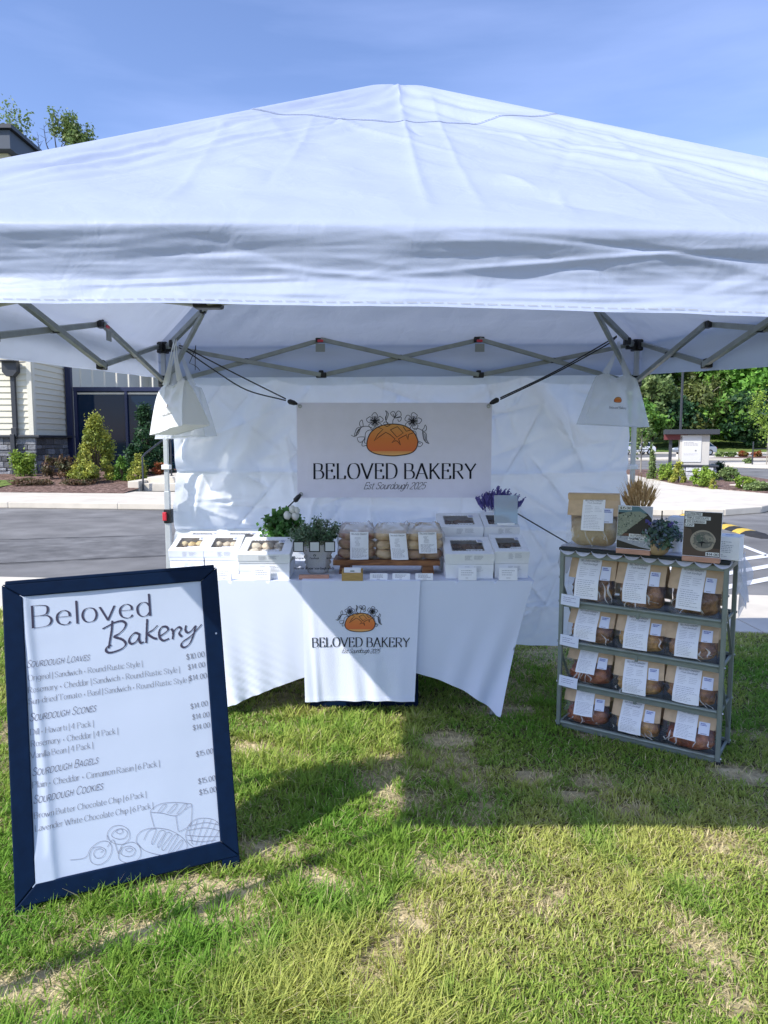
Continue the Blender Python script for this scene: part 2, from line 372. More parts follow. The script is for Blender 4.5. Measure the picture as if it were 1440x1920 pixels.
def ink(mb, strokes, S, org, ex, ey, m=1, col=(.01, .01, .02), off=.0015, wscale=None):
    """draw strokes on surface S(u, v, off): point (a, b) -> org + a*ex + b*ey in the surface's (u, v)"""
    for P, W in strokes:
        n = len(P); L_ = []; R_ = []
        for i in range(n):
            a, b = P[max(i - 1, 0)], P[min(i + 1, n - 1)]
            dx, dy = b[0] - a[0], b[1] - a[1]; l = math.hypot(dx, dy) or 1
            nx, ny = -dy / l, dx / l; w = W[i] / 2
            for lst, sg in ((L_, 1), (R_, -1)):
                px, py = P[i][0] + nx * w * sg, P[i][1] + ny * w * sg
                lst.append(S(org[0] + px * ex[0] + py * ey[0], org[1] + px * ex[1] + py * ey[1], off))
        vs = L_ + R_
        mb.add(vs, [(n + i, n + i + 1, i + 1, i) for i in range(n - 1)], m, col)
def write(mb, txt, S, p0, width, height=None, m=1, col=(.01, .01, .02), off=.0015, ydir=1, **kw):
    st, w = text_strokes(txt, **kw); k = width / w
    ink(mb, st, S, p0, (k, 0), (0, (height or k) * ydir), m, col, off)
def fill(mb, pts, S, m, cols, off, bands=14):
    """convex outline filled in horizontal bands, coloured by height"""
    P = smooth_pts(pts); ys = [p[1] for p in P]; y0, y1 = min(ys), max(ys)
    def span(y):
        xs = []
        for a, b in zip(P, P[1:]):
            if (a[1] - y) * (b[1] - y) <= 0 and a[1] != b[1]: xs.append(a[0] + (b[0] - a[0]) * (y - a[1]) / (b[1] - a[1]))
        return (min(xs), max(xs)) if xs else None
    e = (y1 - y0) * 1e-3
    for i in range(bands):
        ya, yb = y0 + e + (y1 - y0 - 2 * e) * i / bands, y0 + e + (y1 - y0 - 2 * e) * (i + 1) / bands
        A, B = span(ya), span(yb)
        if not A or not B: continue
        t = (i + .5) / bands; c = cols(t); K = 6
        for j in range(K):
            q = lambda s, t_: s[0] + (s[1] - s[0]) * t_
            mb.add([S(q(A, j / K), ya, off), S(q(A, (j + 1) / K), ya, off), S(q(B, (j + 1) / K), yb, off), S(q(B, j / K), yb, off)], [(0, 1, 2, 3)], m, c)

# the loaf-and-flowers emblem, in units of its loaf's width (origin at the loaf's centre, y up)
_E = lambda s: [((float(a) - 718) / 725, -(float(b) - 565) / 725) for a, b in (q.split(',') for q in s.split())]
LOAF = _E('355,610 370,540 410,460 480,400 570,358 680,340 800,343 900,368 980,415 1040,480 1078,560 1080,610 1060,680 1010,735 920,768 800,785 720,790 600,782 480,760 400,720 360,670 355,610')
SCORE = ['510,380 585,415 515,480 460,575 530,520 625,455 690,490 757,550 710,605 760,575 790,580 835,635 820,590 805,550 860,520 920,490 925,520 940,560 945,510 950,485 1010,465',
         '690,420 790,375 872,465 785,525 690,420', '870,375 915,440 975,425', '600,352 640,375 690,350']
SPRIG = ['430,390 350,370 290,380 250,410 215,470 180,515 130,495', '285,280 252,320 262,370 300,375 300,330 285,280', '265,390 215,400 190,450 180,510 230,480 250,430 265,390', '240,410 205,470',
         '440,420 370,430 335,470 330,530', '330,530 270,520 220,535 240,590 285,590 330,530', '330,530 290,600 290,650 350,640', '330,540 320,600 345,610',
         '620,150 660,190 645,250 625,290 620,240 640,200 620,150', '640,180 625,280 650,335', '590,335 610,310 650,320 660,340', '725,335 725,290 750,250', '750,250 690,190 735,160 760,200 750,250',
         '750,250 770,190 800,155 835,175 840,225 800,240 750,250', '760,255 800,250 845,245 835,290 805,300 795,270', '750,250 790,200', '750,250 725,195',
         '1025,400 1090,405 1140,430 1160,480 1175,560 1200,600 1245,615', '1185,350 1205,400 1180,440 1140,425 1165,400 1185,350', '1150,450 1200,480 1205,560 1235,610 1180,580 1155,520 1150,450', '1180,480 1195,580',
         '1000,430 1050,450 1060,510', '1085,580 1150,610 1120,655 1080,650', '1085,600 1120,615']
def emblem_strokes(w):
    out = []
    for cx, cy, r, ph in ((470, 300, 118, .35), (1008, 300, 122, .1)):
        for k in range(5):
            a0 = ph + k * 2 * math.pi / 5
            P = []
            for i in range(9):
                t = i / 8; a = a0 + (t - .5) * 1.28; q = r * (.25 + .75 * math.sin(math.pi * min(max(t, .04), .96)) ** .45) * (1 + .05 * math.sin(9 * a))
                if 0 < i < 8: P.append((cx + q * math.cos(a), cy - q * math.sin(a)))
            P = [(cx, cy)] + P + [(cx, cy)]
            P = [((x - 718) / 725, -(y - 565) / 725) for x, y in P]
            out.append((smooth_pts(P, k=3), None))
            for da in (-.22, 0, .2):
                out.append(([((cx + r * q * math.cos(a0 + da) - 718) / 725, -(cy - r * q * math.sin(a0 + da) - 565) / 725) for q in (.08, .35, .62)], None))
    for s in SPRIG: out.append((smooth_pts(_E(s), k=3), None))
    return [(P, [w] * len(P)) for P, _ in out]
def loaf_cols(t):
    if t < .1: return (.78, .42, .16)
    if t < .16: return (.74, .36, .12)
    if t < .55: k = (t - .16) / .39; return (.72, .17 + .05 * k, .055)
    k = (t - .55) / .45; return (.72 - .04 * k, .22 + .12 * k, .06 + .04 * k)
def emblem(mb, S, c, w, m=1, lw=.012, off=.0015, dark=(.012, .012, .02), flowers=True):
    T = lambda u, v, o: S(c[0] + u * w, c[1] + v * w, o)
    if flowers: ink(mb, emblem_strokes(lw), T, (0, 0), (1, 0), (0, 1), m, dark, off)
    fill(mb, LOAF, T, m, loaf_cols, off + .0004)
    P = smooth_pts(LOAF, k=3); st = [(P, [lw * 1.7] * len(P))]
    if flowers:
        for s in SCORE:
            Q = _E(s); st.append((Q, [lw * 1.25] * len(Q)))
    ink(mb, st, T, (0, 0), (1, 0), (0, 1), m, dark, off + .0009)
def homography(px, uv):
    A = []; b = []
    for (x, y), (u, v) in zip(px, uv):
        A += [[x, y, 1, 0, 0, 0, -u * x, -u * y], [0, 0, 0, x, y, 1, -v * x, -v * y]]; b += [u, v]
    h = np.linalg.solve(np.array(A, float), np.array(b, float)); H = np.append(h, 1).reshape(3, 3)
    def f(x, y):
        q = H @ np.array([x, y, 1.0]); return (q[0] / q[2], q[1] / q[2])
    return f
def lines_of_print(mb, S, u0, u1, v0, v1, n, m=1, col=(.30, .31, .34), h=.0016, off=.0012, seed=1, ind=.0):
    """rows of small print, each row a run of word-long strokes"""
    rg = random.Random(seed)
    for i in range(n):
        v = v1 + (v0 - v1) * (i + .5) / n
        u = u0 + rg.random() * ind * (u1 - u0); end = u0 + (u1 - u0) * (.55 + .45 * rg.random())
        while u < end:
            w = min((.05 + .12 * rg.random()) * (u1 - u0), end - u)
            mb.add([S(u, v - h / 2, off), S(u + w, v - h / 2, off), S(u + w, v + h / 2, off), S(u, v + h / 2, off)], [(0, 1, 2, 3)], m, col)
            u += w + .03 * (u1 - u0)
# ------------------------------------------------------------------ the setting: ground, lawn, pavements, road
M['asphalt'] = mat('asphalt', (.155, .15, .142), .85, .3, col2=(.235, .228, .215), vscale=.5, lo=.35, hi=.7, var=.22, bump=.006, bscale=90, detail=8)
M['concrete'] = mat('concrete', (.68, .615, .50), .85, .25, col2=(.58, .525, .43), vscale=1.2, lo=.4, hi=.75, var=.06, bump=.002, bscale=40, detail=7)
M['soil'] = mat('lawn_soil', attr=True, rough=.95, spec=.1, vscale=9, var=.35, bump=.02, bscale=45, detail=8)
M['mulch'] = mat('bark_mulch', (.10, .062, .048), .95, .15, col2=(.30, .20, .16), vscale=9, lo=.40, hi=.62, var=.45, bump=.05, bscale=22, detail=8)
M['farturf'] = mat('far_turf', (.10, .17, .035), .95, .1, col2=(.17, .22, .06), vscale=1.1, var=.25, bump=.08, bscale=5, detail=8)
M['paint'] = mat('road_paint', (.74, .74, .73), .7, .3, var=.12, vscale=5)
def sheet(name, pts, z, m, kind='structure'):
    mb = MB(); mb.poly([(p[0], p[1], z if len(p) < 3 else p[2]) for p in pts]); return tag(mb.build(name, m), kind=kind)
def slab(name, pts, z0, z1, m, bevel=.015):
    mb = MB(); mb.prism([(p[0], p[1], z0) for p in pts], (0, 0, z1 - z0)); return tag(mb.build(name, m, bevel=bevel), kind='structure')
SL = -.12
yy = lambda x, q: q + SL * x                       # lines parallel to the road
sheet('ground', [(-1500, -1500), (1500, -1500), (1500, 1500), (-1500, 1500)], -.14, M['farturf'])
sheet('road', [(-70, yy(-70, 7.1)), (90, yy(90, 7.1)), (120, 97), (-60, 97)], -.10, M['asphalt'])
mb = MB()
mb.poly([(*on(-40, 1012, -.094).xy, -.094), (*on(330, 1001, -.094).xy, -.094), (*on(330, 1040, -.094).xy, -.094), (*on(-40, 1058, -.094).xy, -.094)])
M['patch'] = mat('asphalt_patch', (.13, .127, .122), .85, .3, col2=(.19, .186, .178), vscale=1.3, lo=.35, hi=.7, var=.25, bump=.006, bscale=90, detail=8)
tag(mb.build('road_patch', M['patch']), kind='structure')
M['sealant'] = mat('crack_sealant', (.045, .045, .046), .6, .4); mb = MB(); rg = random.Random(4)
for (a, b) in (((-30, 1013), (330, 1002)), ((-30, 1059), (320, 1041)), ((-20, 975), (330, 968)), ((1180, 990), (1440, 1000))):
    P = [on(a[0] + (b[0] - a[0]) * i / 14 + rg.uniform(-3, 3), a[1] + (b[1] - a[1]) * i / 14 + rg.uniform(-.7, .7), -.09) for i in range(15)]
    for p, q in zip(P, P[1:]):
        d = (q - p).normalized(); n = Vector((-d.y, d.x, 0)) * rg.uniform(.005, .014); mb.add([p - n, q - n, q + n, p + n], [(0, 1, 2, 3)])
tag(mb.build('road_crack', M['sealant']), kind='structure')
# near pavement in bays with score joints
mb = MB()
for i in range(-9, 12):
    x0, x1 = i * 1.5 + .006, (i + 1) * 1.5 - .006
    mb.prism([(x0, yy(x0, 5.85), -.1), (x1, yy(x1, 5.85), -.1), (x1, yy(x1, 7.28), -.1), (x0, yy(x0, 7.28), -.1)], (0, 0, .1))
tag(mb.build('pavement', M['concrete'], bevel=.006), kind='structure')
# far pavement and plaza
kerb_line = [(-45, 21.3), (-22, 18.5), (-9.0, 16.95), (2, 15.65), (6.4, 15.12), (7.3, 15.15), (8.4, 15.75), (9.6, 17.0), (10.5, 18.6)]
slab('plaza', kerb_line + [(10.7, 19.7), (9.95, 22.2), (9.9, 24), (10.8, 31), (-5.4, 31), (-5.4, 20.3), (-45, 25)], -.1, .05, M['concrete'], .02)
mb = MB()
for (a, b) in zip(kerb_line[:-1], kerb_line[1:]):          # kerb stones, a hair proud of the slab
    A, B = Vector((*a, 0)), Vector((*b, 0)); d = (B - A); n = max(1, round(d.length / 3)); nrm = Vector((-d.y, d.x, 0)).normalized()
    for k in range(n):
        p, q = A + d * (k / n) + d.normalized() * .008, A + d * ((k + 1) / n) - d.normalized() * .008
        mb.prism([p - nrm * .012 + Vector((0, 0, -.098)), q - nrm * .012 + Vector((0, 0, -.098)), q + nrm * .15 + Vector((0, 0, -.098)), p + nrm * .15 + Vector((0, 0, -.098))], (0, 0, .152))
tag(mb.build('kerb', M['concrete'], bevel=.02), kind='structure')
# planting beds
mb = MB()
def bed_fn(a, b):
    x = -45 + 37.75 * a; y0 = 19.75 - .115 * (x + 7.5) * 1.0; y = y0 + (28.6 - y0) * b
    h = .058 + .36 * min(1, b * 1.25) + .06 * n1(x, y * 1.7)
    if b == 0: h = .054
    return (x, y, h)
mb.grid(bed_fn, 90, 24); tag(mb.build('mulch_bed', M['mulch'], smooth=True), kind='structure')
mb = MB(); P0 = [(10.65, 19.75), (9.97, 22.2), (9.92, 24), (10.8, 31), (11.5, 36), (16, 37), (15.2, 30), (14.0, 24), (14.5, 20.2)]
mb.prism([(x, y, -.1) for x, y in P0], (0, 0, .165)); tag(mb.build('island_bed', M['mulch'], bevel=.02), kind='structure')
slab('path', [(12.3, 20.9), (14.7, 21.2), (13.6, 24.8), (11.3, 23.2)], .03, .09, M['concrete'])
mb = MB()
mb.lathe([(0, .06), (4.2, .06), (4.5, .05), (4.5, -.1)], 40, (26.0, 45, 0)); tag(mb.build('traffic_island', M['concrete']), kind='structure')
slab('median', [(18, 59), (60, 59), (60, 72), (34, 72)], -.1, .05, M['concrete'])
sheet('median_bed', [(27, 60.5), (58, 60.5), (58, 70), (36, 70)], .055, M['mulch'])
slab('far_kerb', [(10, 90), (90, 90), (90, 94), (10, 94)], -.1, .06, M['concrete'])
mb = MB()
mb.grid(lambda a, b: (0 + 130 * a, 94.2 + 40 * b, .02 + 3.2 * b + .5 * n1(a * 20, b * 6)), 60, 20); tag(mb.build('grass_bank', M['farturf'], smooth=True), kind='structure')
mb = MB()
mb.grid(lambda a, b: (on(0 + 34 * a, 913, .07).x - 6 + 6 * a, 20.6 + 2.6 * b, .12 + .1 * b + .03 * n1(a * 5, b * 5)), 16, 8)
tag(mb.build('lawn_patch', M['farturf'], smooth=True), kind='structure')
# painted hatching beside the loading bay
mb = MB()
for (a, b, w) in (((1330, 997), (1437, 1038), 5), ((1240, 1031), (1440, 1039), 5), ((1215, 1068), (1440, 1039), 6), ((1215, 1098), (1440, 1058), 7), ((1215, 1126), (1440, 1081), 8.5)):
    q = [on(a[0], a[1], -.094), on(b[0], b[1], -.094), on(b[0], b[1] + w, -.094), on(a[0], a[1] + w, -.094)]
    if (a, b)[0] == (1240, 1031): continue
    mb.poly(q)
tag(mb.build('road_marking', M['paint']), kind='structure')

# ------------------------------------------------------------------ grass blades of the lawn
M['blade'] = mat('grass_blade', attr=True, rough=.6, spec=.08, trans=.38)
def inside_lawn(x, y): return y < 5.80 + SL * x
BARE = [(350, 1665, .30, .10), (455, 1712, .16, .10), (640, 1650, .22, .08), (772, 1700, .10, .14), (790, 1625, .10, .10), (480, 1588, .16, .07), (240, 1745, .2, .08),
        (60, 1850, .16, .1), (130, 1900, .16, .06), (455, 1775, .10, .07), (840, 1385, .16, .10), (1000, 1455, .10, .06), (1090, 1490, .12, .06), (1180, 1510, .08, .04), (560, 1420, .12, .08),
        (735, 1345, .14, .06), (730, 1760, .06, .09), (1390, 1450, .16, .12), (690, 1850, .08, .06), (940, 1330, .2, .1), (470, 1400, .12, .06)]
BW = [(on(u, v).x, on(u, v).y, rx, ry) for u, v, rx, ry in BARE]
def bare(x, y):
    d = np.zeros_like(x); w = (fbm(x * 9, y * 9, 3) - .5)
    for bx, by, rx, ry in BW:
        d = np.maximum(d, 1.24 - (((x - bx) / rx) ** 2 + ((y - by) / ry) ** 2) ** .5 + w * 1.3)
    d = np.maximum(d, np.minimum(.5, (fbm(x * 3.1 + 9, y * 3.1 + 4, 3) - .60) * 4.5))
    return np.clip(d * 1.25, 0, 1)
def make_lawn():
    nu, nv = 560, 300; a, b = np.meshgrid(np.linspace(0, 1, nu + 1), np.linspace(0, 1, nv + 1))
    x = -14 + 28 * a; y = -7 + (5.84 + SL * x + 7) * b; z = -.010 + .016 * (fbm(x * 1.6 + 40, y * 1.6 + 40, 3) - .5) * (b < .98)
    V = np.stack([x, y, z], 2).reshape(-1, 3); w = nu + 1
    ii = (np.arange(nv)[:, None] * w + np.arange(nu)).ravel(); F = np.stack([ii, ii + 1, ii + w + 1, ii + w], 1); c = V[F].mean(1)
    k = np.clip(bare(c[:, 0], c[:, 1]) * 1.2, 0, 1)[:, None]; n_ = fbm(c[:, 0] * 13 + 60, c[:, 1] * 13 + 60, 3)[:, None]
    C = np.array([.17, .155, .065]) * (.6 + .6 * n_) * (1 - k) + np.array([.50, .41, .25]) * (.55 + .85 * n_) * k
    return tag(np_mesh('lawn', V, F, C, M['soil'], smooth=True), kind='structure')
make_lawn()
def make_grass():
    rg = np.random.default_rng(11)
    def scatter(n, y0=1.35, y1=6.6):
        # denser close to the viewpoint where single blades show
        y = y0 + (y1 - y0) * rg.random(n) ** 1.25
        x = (rg.random(n) * 2 - 1) * (.66 * y + .75)
        k = inside_lawn(x, y); return x[k], y[k]
    tx, ty = scatter(19000)
    tn = fbm(tx * 2.2 + 5, ty * 2.2, 3)
    keep = rg.random(len(tx)) > bare(tx, ty) * .9
    tx, ty, tn = tx[keep], ty[keep], tn[keep]
    k = rg.integers(8, 20, len(tx)); big = np.clip((tn - .38) * 3.6, 0, 1) ** 1.2
    idx = np.repeat(np.arange(len(tx)), k)
    a = rg.random(len(idx)) * 2 * np.pi; r = rg.random(len(idx)) ** .7 * (.012 + .03 * big[idx])
    bx = tx[idx] + r * np.cos(a); by = ty[idx] + r * np.sin(a)
    front = np.clip((bx - .1) / 1.0, 0, 1)                    # the right hand side of the lawn is mown shorter
    L = (.020 + .038 * big[idx]) * (.55 + .9 * rg.random(len(idx))) * (1 - .5 * front)
    lean = .25 + .85 * rg.random(len(idx)) * (.5 + r / .03)
    fx, fy = scatter(290000)
    b2 = bare(fx, fy); keep = rg.random(len(fx)) > b2 * .72; fx, fy, b2 = fx[keep], fy[keep], b2[keep]
    n2 = len(fx); a2 = rg.random(n2) * 2 * np.pi
    L2 = (.010 + .024 * rg.random(n2)) * (.7 + .6 * fbm(fx * 2, fy * 2, 2)); lean2 = .4 + 1.1 * rg.random(n2)
    X = np.concatenate([bx, fx]); Y = np.concatenate([by, fy]); A = np.concatenate([a, a2]); LL = np.concatenate([L, L2]); LE = np.concatenate([lean, lean2])
    n = len(X); A = A + rg.normal(0, .5, n); W = (.0013 + .0018 * rg.random(n)) * (1 + .22 * np.clip(Y - 2, 0, 4))
    hue = fbm(X * 1.1 + 3, Y * 1.1 + 8, 3); hue2 = fbm(X * 5 + 31, Y * 5, 2)
    g = np.array([.25, .39, .06]); yg = np.array([.50, .53, .14]); st = np.array([.70, .60, .34]); dk = np.array([.10, .24, .03])
    t1 = np.clip((hue - .40) * 4 + .55 * np.clip(X + .1, -.6, 1.2) * np.clip(3.0 - Y, 0, 1) + rg.normal(0, .22, n), 0, 1)[:, None]
    t2 = np.clip((.50 - hue2) * 4 + rg.normal(0, .2, n), 0, .8)[:, None]
    C = g * (1 - t1) + yg * t1; C = C * (1 - t2) + (dk + C * .35) * t2
    dead = rg.random(n) < .07 + .22 * t1[:, 0] * np.clip(1.4 - LL / .035, 0, 1) + .75 * bare(X, Y) * (LL < .03)
    C[dead] = st * (.75 + .5 * rg.random((dead.sum(), 1)))
    C *= (.82 + .36 * rg.random((n, 1)))
    LE = np.where(dead, LE * 1.5, LE); W = np.where(dead, W * .62, W)
    sx, sy = np.cos(A), np.sin(A); px, py = -sy * W, sx * W
    def ring(t, wk):
        h = LL * LE * t ** 1.7; up = LL * t * np.clip(1 - .22 * LE * t, .12, 1)
        cx, cy = X + sx * h, Y + sy * h
        return np.stack([cx - px * wk, cy - py * wk, up], 1), np.stack([cx + px * wk, cy + py * wk, up], 1)
    a0, b0 = ring(0, 1); a1, b1 = ring(.5, .85); a2_, b2_ = ring(1, .12)
    V = np.stack([a0, b0, b1, a1, b2_, a2_], 1).reshape(-1, 3); V[:, 2] -= .006
    i = np.arange(n)[:, None] * 6
    F = np.concatenate([i + [0, 1, 2, 3], i + [3, 2, 4, 5]], 0)
    return tag(np_mesh('grass', V, F, np.concatenate([C, C], 0), M['blade']), 'patchy green and straw coloured grass of the lawn under the tent', 'grass', kind='stuff')
make_grass()

# ------------------------------------------------------------------ leaves, trees, shrubs
M['leaf'] = mat('leaves', attr=True, rough=.5, spec=.35, trans=.32)
M['bark'] = mat('bark', (.13, .10, .075), .9, .2, col2=(.07, .055, .045), vscale=6, stretch=(1, 1, .2), bump=.02, bscale=20)
M['stem'] = mat('stem', (.10, .075, .05), .8, .2)
def leaf_mesh(name, cen, size, cols, parent, seed=1, flat=.35, ratio=.55, mats=None, out=None):
    rg = np.random.default_rng(seed); n = len(cen)
    nr = rg.normal(size=(n, 3)); nr[:, 2] += flat
    if out is not None: nr += out * .8
    nr /= np.linalg.norm(nr, axis=1)[:, None]
    t = rg.normal(size=(n, 3)); t -= nr * (t * nr).sum(1)[:, None]; t /= np.linalg.norm(t, axis=1)[:, None]
    b = np.cross(nr, t); s = (size * (.6 + .8 * rg.random(n)))[:, None]
    V = np.stack([cen - t * s, cen - b * s * ratio + nr * s * .12, cen + t * s, cen + b * s * ratio + nr * s * .12], 1).reshape(-1, 3)
    F = np.arange(n * 4).reshape(n, 4)
    return np_mesh(name, V, F, cols, mats or M['leaf'], parent)
def crown_pts(c, r, clumps, per, seed, shape='ball', spread=.22, shell=.55):
    rg = np.random.default_rng(seed); P = []; K = []
    for k in range(clumps):
        d = rg.normal(size=3); d /= np.linalg.norm(d); q = shell + (1 - shell) * rg.random()
        if shape == 'cone':
            h = rg.random() ** 1.35; w = (1 - h) ** .8 * .97 + .05; a = rg.random() * 6.283; q2 = (.45 + .55 * rg.random() ** .5) * w
            p = np.array([math.cos(a) * q2, math.sin(a) * q2, h * 2 - 1])
        elif shape == 'column':
            p = np.array([d[0] * q * .8, d[1] * q * .8, rg.random() * 2 - 1]); p[:2] *= (1 - .55 * max(0, p[2])) 
        else: p = d * q
        sz = spread * (.55 + .9 * rg.random())
        pts = p + rg.normal(size=(per, 3)) * sz * (.5 if shape != 'ball' else .55)
        P.append(pts); K += [k] * per
    P = np.concatenate(P); K = np.array(K)
    out = P / (np.linalg.norm(P, axis=1)[:, None] + 1e-6)
    return np.array(c) + P * np.array(r), K, out
def leaf_cols(K, pal, seed, jit=.18):
    rg = np.random.default_rng(seed + 5); pal = np.array(pal); nk = K.max() + 1
    ck = pal[rg.integers(0, len(pal), nk)] * (.75 + .5 * rg.random((nk, 1)))
    c = ck[K]; alt = pal[rg.integers(0, len(pal), len(K))]
    c = c * .65 + alt * .35
    return np.clip(c * (1 + jit * rg.normal(size=(len(K), 1))), .004, 1)
GR = {'mid': [(.12, .26, .045), (.18, .32, .05), (.085, .19, .033)], 'bright': [(.20, .43, .07), (.27, .50, .085), (.14, .31, .05)], 'olive': [(.13, .165, .045), (.17, .20, .055), (.09, .125, .035)],
      'dark': [(.03, .085, .032), (.045, .11, .04), (.025, .065, .025)], 'yellow': [(.38, .40, .06), (.27, .32, .05), (.46, .45, .09), (.19, .25, .045)], 'brown': [(.13, .085, .045), (.10, .11, .04), (.17, .095, .055)],
      'red': [(.40, .09, .04), (.32, .15, .04), (.2, .17, .04)], 'sage': [(.16, .235, .07), (.13, .2, .06), (.22, .28, .10)], 'lime': [(.24, .36, .05), (.18, .30, .04), (.31, .41, .06)]}
def shrub(name, label, cat, u, v, z, wpx, hpx, pal, shape='ball', clumps=30, per=60, leaf=.05, seed=1, group=None, D=None, spread=.3):
    p = at(u, v, D) if D else on(u, v, z); s = FPX / p.y
    w, h = wpx / s, hpx / s
    if leaf < .08: leaf *= .78; per = int(per * 1.55)
    t = thing(name, label, cat, (p.x, p.y, z - .02), group=group)
    pts, K, o = crown_pts((0, 0, h * .52), (w / 2, w / 2, h * .48), clumps, per, seed, shape, spread)
    pts[:, 2] = np.maximum(pts[:, 2], .01)
    leaf_mesh('foliage', pts, np.full(len(pts), leaf), leaf_cols(K, GR[pal], seed), t, seed, out=o)
    mb = MB(); rg = random.Random(seed)
    for i in range(6):
        a = i * 1.05 + rg.random() * .5; e = .7 * w / 2 if shape == 'ball' else .3 * w / 2
        mb.tube([(0, 0, 0), (math.cos(a) * e * .4, math.sin(a) * e * .4, h * .3), (math.cos(a) * e, math.sin(a) * e, h * .65)], [.012 * h + .006, .009 * h + .004, .004], 6)
    mb.tube([(0, 0, -.03), (0, 0, h * .85)], [.016 * h + .008, .004], 6)
    mb.build('stem', M['stem'], t)
    return t
def tree(name, label, u, v, D, H, Wd, pal, seed, clumps=70, per=170, leaf=.34, trunk=.25, base=.22, group=None, spread=.2, bark=None, shape='ball', shell=.5):
    p = at(u, v, D); t = thing(name, label, 'tree', (p.x, p.y, p.z), group=group); rg = random.Random(seed)
    pts, K, o = crown_pts((0, 0, H * (base + (1 - base) / 2)), (Wd / 2, Wd / 2, H * (1 - base) / 2), clumps, per, seed, shape, spread, shell)
    leaf_mesh('crown', pts, np.full(len(pts), leaf), leaf_cols(K, GR[pal], seed), t, seed, out=o)
    mb = MB(); mb.tube([(0, 0, -.4), (.1, 0, H * .3), (-.1, .1, H * .6), (0, 0, H * .93)], [trunk, trunk * .75, trunk * .42, .03], 9)
    for i in range(11):
        a = i * 2.4; z = H * (base * .8 + .055 * i); e = Wd * .42 * (.6 + .5 * rg.random())
        kz_ = 1 - base * .85; z = H * (base * .85 + kz_ * .065 * i); mb.tube([(0, 0, z), (math.cos(a) * e * .5, math.sin(a) * e * .5, z + H * kz_ * .07), (math.cos(a) * e, math.sin(a) * e, z + H * kz_ * .17)], [trunk * .36, trunk * .22, .03], 6)
    mb.build('trunk', bark or M['bark'], t)
    return t
bk = 'trees beyond the car park'
M['palebark'] = mat('pale_bark', (.30, .27, .22), .85, .2)
M['darkbark'] = mat('dark_bark', (.05, .042, .035), .9, .2)
# woodland edge beyond the car park
tree('maple_tree', 'big bright green maple with layered clumps at the right edge of the wood', 1452, 816, 104, 23, 13.5, 'bright', 21, 130, 190, .42, .4, .06, bk, .15)
tree('broadleaf_tree', 'dark green round tree between the bright maple and the kiosk roof', 1370, 812, 112, 21, 11, 'mid', 22, 90, 170, .42, .4, .06, bk, .17)
tree('broadleaf_tree', 'olive green tree directly behind the lamp post', 1300, 812, 116, 22, 12, 'olive', 23, 90, 170, .42, .4, .05, bk, .17, M['palebark'])
tree('broadleaf_tree', 'mid green tree between the hanging tote bag and the lamp post', 1232, 812, 118, 22, 11, 'mid', 24, 90, 170, .42, .4, .04, bk, .17)
tree('broadleaf_tree', 'shadowy green tree half hidden by the tent leg', 1172, 812, 110, 20, 10, 'dark', 25, 80, 160, .42, .35, .04, bk, .18)
tree('broadleaf_tree', 'very dark tall tree filling the gap behind the lamp post', 1268, 806, 132, 28, 17, 'dark', 26, 110, 170, .5, .5, .04, bk, .18)
tree('broadleaf_tree', 'dark tall tree filling the gap behind the bright maple', 1395, 806, 134, 29, 17, 'dark', 27, 110, 170, .5, .5, .04, bk, .18)
tree('broadleaf_tree', 'tall green tree behind the tent leg and the tote bag', 1170, 806, 136, 27, 16, 'mid', 28, 100, 170, .5, .5, .04, bk, .18)
tree('broadleaf_tree', 'tall mid green tree past the right side of the maple', 1530, 806, 130, 27, 16, 'mid', 29, 100, 150, .5, .5, .04, bk, .18)
tree('broadleaf_tree', 'low dark bushy tree at the foot of the bright maple', 1408, 830, 100, 7.5, 9, 'dark', 30, 60, 130, .32, .2, .02, bk, .2)
tree('broadleaf_tree', 'low grey green tree with pale bare branches right of the lamp post', 1312, 829, 101, 9, 7, 'olive', 31, 36, 90, .3, .2, .1, bk, .22, M['palebark'])
tree('broadleaf_tree', 'low light green tree over the parked white car', 1222, 830, 100, 10, 7, 'sage', 32, 46, 110, .32, .2, .05, bk, .2)
for k, (u_, D_, h_, w_, pl_) in enumerate(((1180, 99, 5, 9, 'mid'), (1262, 103, 6, 10, 'dark'), (1345, 103, 6.5, 11, 'mid'), (1448, 101, 5.5, 9, 'dark'))):
    shrub('thicket_bush', ['leafy thicket behind the slim staked tree at the wood edge', 'dark thicket at the foot of the trees behind the lamp post', 'leafy thicket at the wood edge above the kiosk roof', 'dark thicket under the right side of the bright maple'][k], 'bush', u_, 822, at(720, 822, D_).z, w_ * FPX / D_, h_ * FPX / D_, pl_, 'ball', 70, 130, .32, 130 + k, 'thickets along the wood edge', D=D_, spread=.26)
def far_wood():
    rg = np.random.default_rng(77); n = 330; P = []; K = []
    for k in range(n):
        x = -150 + 330 * rg.random(); d = 140 + 25 * rg.random(); h = 7 + 8 * rg.random() + 3 * math.sin(x * .11); r = 3.5 + 3 * rg.random()
        v = rg.normal(size=(110, 3)); v /= np.linalg.norm(v, axis=1)[:, None]; v *= (.75 + .3 * rg.random((110, 1)))
        P.append(np.stack([x + v[:, 0] * r, d + v[:, 1] * r, np.maximum(.3, 2.5 + h * .5 + v[:, 2] * h * .5)], 1)); K += [k] * 110
    P = np.concatenate(P); K = np.array(K)
    tag(leaf_mesh('woodland', P, np.full(len(P), .85), leaf_cols(K, GR['mid'] + GR['dark'] + GR['olive'], 7), None, 7), 'distant mixed green woodland beyond the car park', 'woodland', kind='stuff')
far_wood()
